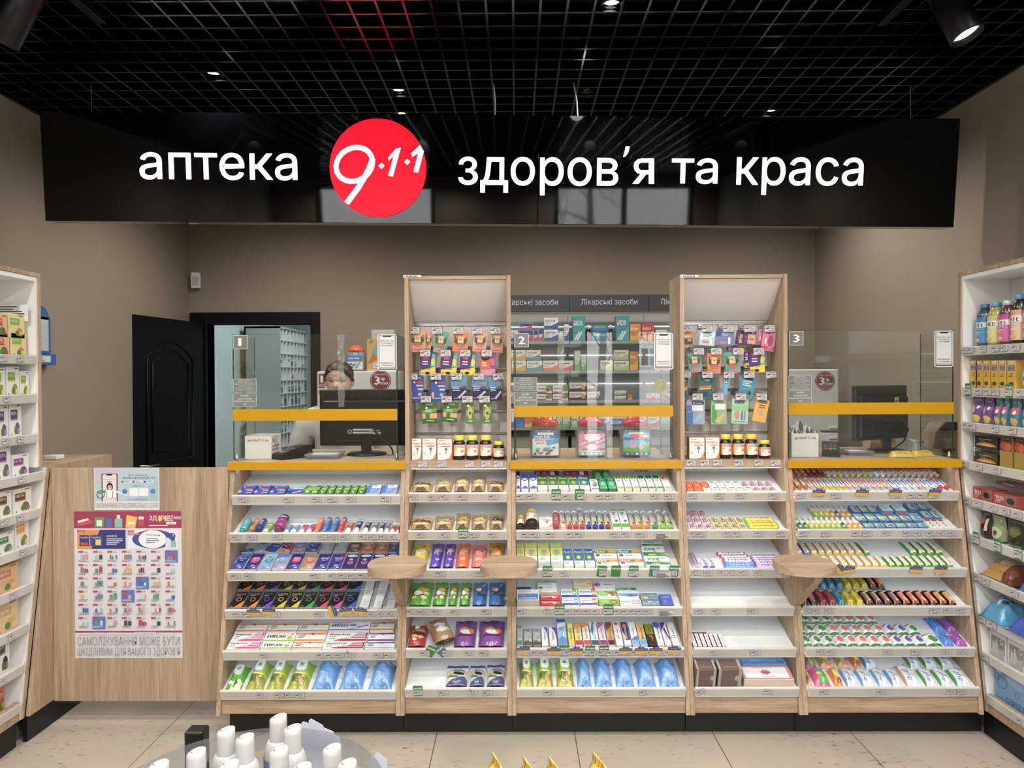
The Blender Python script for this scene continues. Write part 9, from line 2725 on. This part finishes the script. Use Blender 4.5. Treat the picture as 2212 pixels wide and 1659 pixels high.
for k, (px, py) in enumerate(caps):
 y = 1271.4 / (py - 815)
 q = at(px, py, y)
 t = thing('lotion_bottle', 'white lotion bottle with flip cap, ' + labs[k], 'bottle', (q.x, y, TZ + .0005), 'white lotion bottles on the round stand')
 z0 = TZ + .0005
 m = MB()
 m.lathe([(r * 1.22, h) for r, h in BP], 28, 'c2c0c3', o=(q.x, y, z0))
 def S(u, v, l):
  a = radians(180 + 180 * u)
  r_ = .0275 * 1.22 + l
  return (q.x + r_ * cos(a), y + r_ * sin(a), z0 + .008 + .072 * v)
 draw(m, S, [R(0, 0, 1, 1, '6a82b8')] + [R(0, .1 * i, .3, .1 * i + .05, '3a5aa8') for i in range(10)] + [R(.4, .3, .9, .8, 'd8dcec')], fine=.12, off=.0005)
 if k == 3:
  def S2(u, v, l):
   a = radians(240 + 70 * u)
   r_ = .0275 * 1.22 - .010 * v + l
   return (q.x + r_ * cos(a), y + r_ * sin(a), z0 + .088 + .016 * v)
  draw(m, S2, [T('15 1025 3174', 0, .5, .8, .34, '333'), T('EXP 1011.2026', 0, .02, .8, .34, '333')], off=.0012)
 part('bottle_body', m, 'gloss', t)
 m = MB()
 hz = q.z - z0
 rc = .0205
 n = 28
 tilt = .010
 low = [(q.x + rc * cos(2 * pi * i / n), y + rc * sin(2 * pi * i / n), z0 + .1195) for i in range(n)]
 mid_ = [(q.x + rc * cos(2 * pi * i / n), y + rc * sin(2 * pi * i / n), z0 + hz - .012) for i in range(n)]
 top = [(q.x + rc * .97 * cos(2 * pi * i / n), y + rc * .97 * sin(2 * pi * i / n), z0 + hz + tilt * .45 * cos(2 * pi * i / n)) for i in range(n)]
 tp2 = [(q.x + rc * .8 * cos(2 * pi * i / n), y + rc * .8 * sin(2 * pi * i / n), z0 + hz + .002 + tilt * .4 * cos(2 * pi * i / n)) for i in range(n)]
 m.add(low + mid_ + top + tp2, [(j * n + i, j * n + (i + 1) % n, (j + 1) * n + (i + 1) % n, (j + 1) * n + i) for j in range(3) for i in range(n)], 'c8c5c6', True)
 m.add(tp2, [list(range(n))], 'cbc8c9')
 m.lathe([(.007, 0), (.004, .0016), (.0005, .002)], 14, 'd0cdce', o=(q.x - .006, y, z0 + hz + .0012))
 part('flip_cap', m, 'gloss', t)
# stepped cards behind the rim
for k, (pts, Yc, lab) in enumerate((([(651, 1562), (655, 1559), (667, 1563), (667, 1556), (672, 1553), (697, 1567), (699, 1572), (720, 1581), (722, 1588), (732, 1592), (735, 1598), (735, 1659), (651, 1659)], 1.935, 'pale blue-white stepped card standing at the rim of the round stand'),
 ([(802, 1634), (812, 1630), (813, 1625), (835, 1640), (836, 1659), (836, 1690), (802, 1690)], 1.84, 'pale stepped card low at the rim of the round stand, farther along'))):
 P_ = [at(x, y, Yc) for x, y in pts]
 m = MB()
 m.prism([(p.x, p.z) for p in P_], 'y', Yc, Yc + .002, 'c4c8d6')
 o = solo('display_card', m, 'paper', lab, 'card', 'stepped display cards')
st('tipb', 'snack_bag', 'bag', 'yellow and blue snack bag tip', 'bar', .045, 'd8b41c', [P('2a78c0', .3, 0, 1, 0, 1, .93, .62, .9), P('e4e6ee', .7, .78, .96, .8, .96, .86, .74, .84)] + [R(.12 * i, .84, .12 * i + .06, 1, 'b89410') for i in range(9)])
# low table with standing snack bags at the bottom edge
t = thing('display_table', 'low display table under the yellow and blue snack bags', 'table', (.03, 1.45, 0))
m = MB()
m.box(-.2, 1.15, .478, .4, 1.74, .5)
part('table_top', m, 'woodh', t)
for x in (-.18, .38):
 for y in (1.17, 1.72):
  m = MB()
  m.box(x - .015, y - .015, 0, x + .015, y + .015, .4775)
  part('leg', m, 'black', t)
for k, (px, py) in enumerate(((1066, 1624), (1133, 1633), (1188, 1632), (1283, 1623))):
 q = at(px, py, 1.6)
 w_, a_ = .125, .32
 put('tipb', w_, q.z - .501, upM(q.x + w_ / 2 * sin(a_), 1.6 - w_ / 2 * cos(a_), .5006, 0, a_ - pi / 2), 'on the low table', None, q.x)

label_goods()
label_tags()
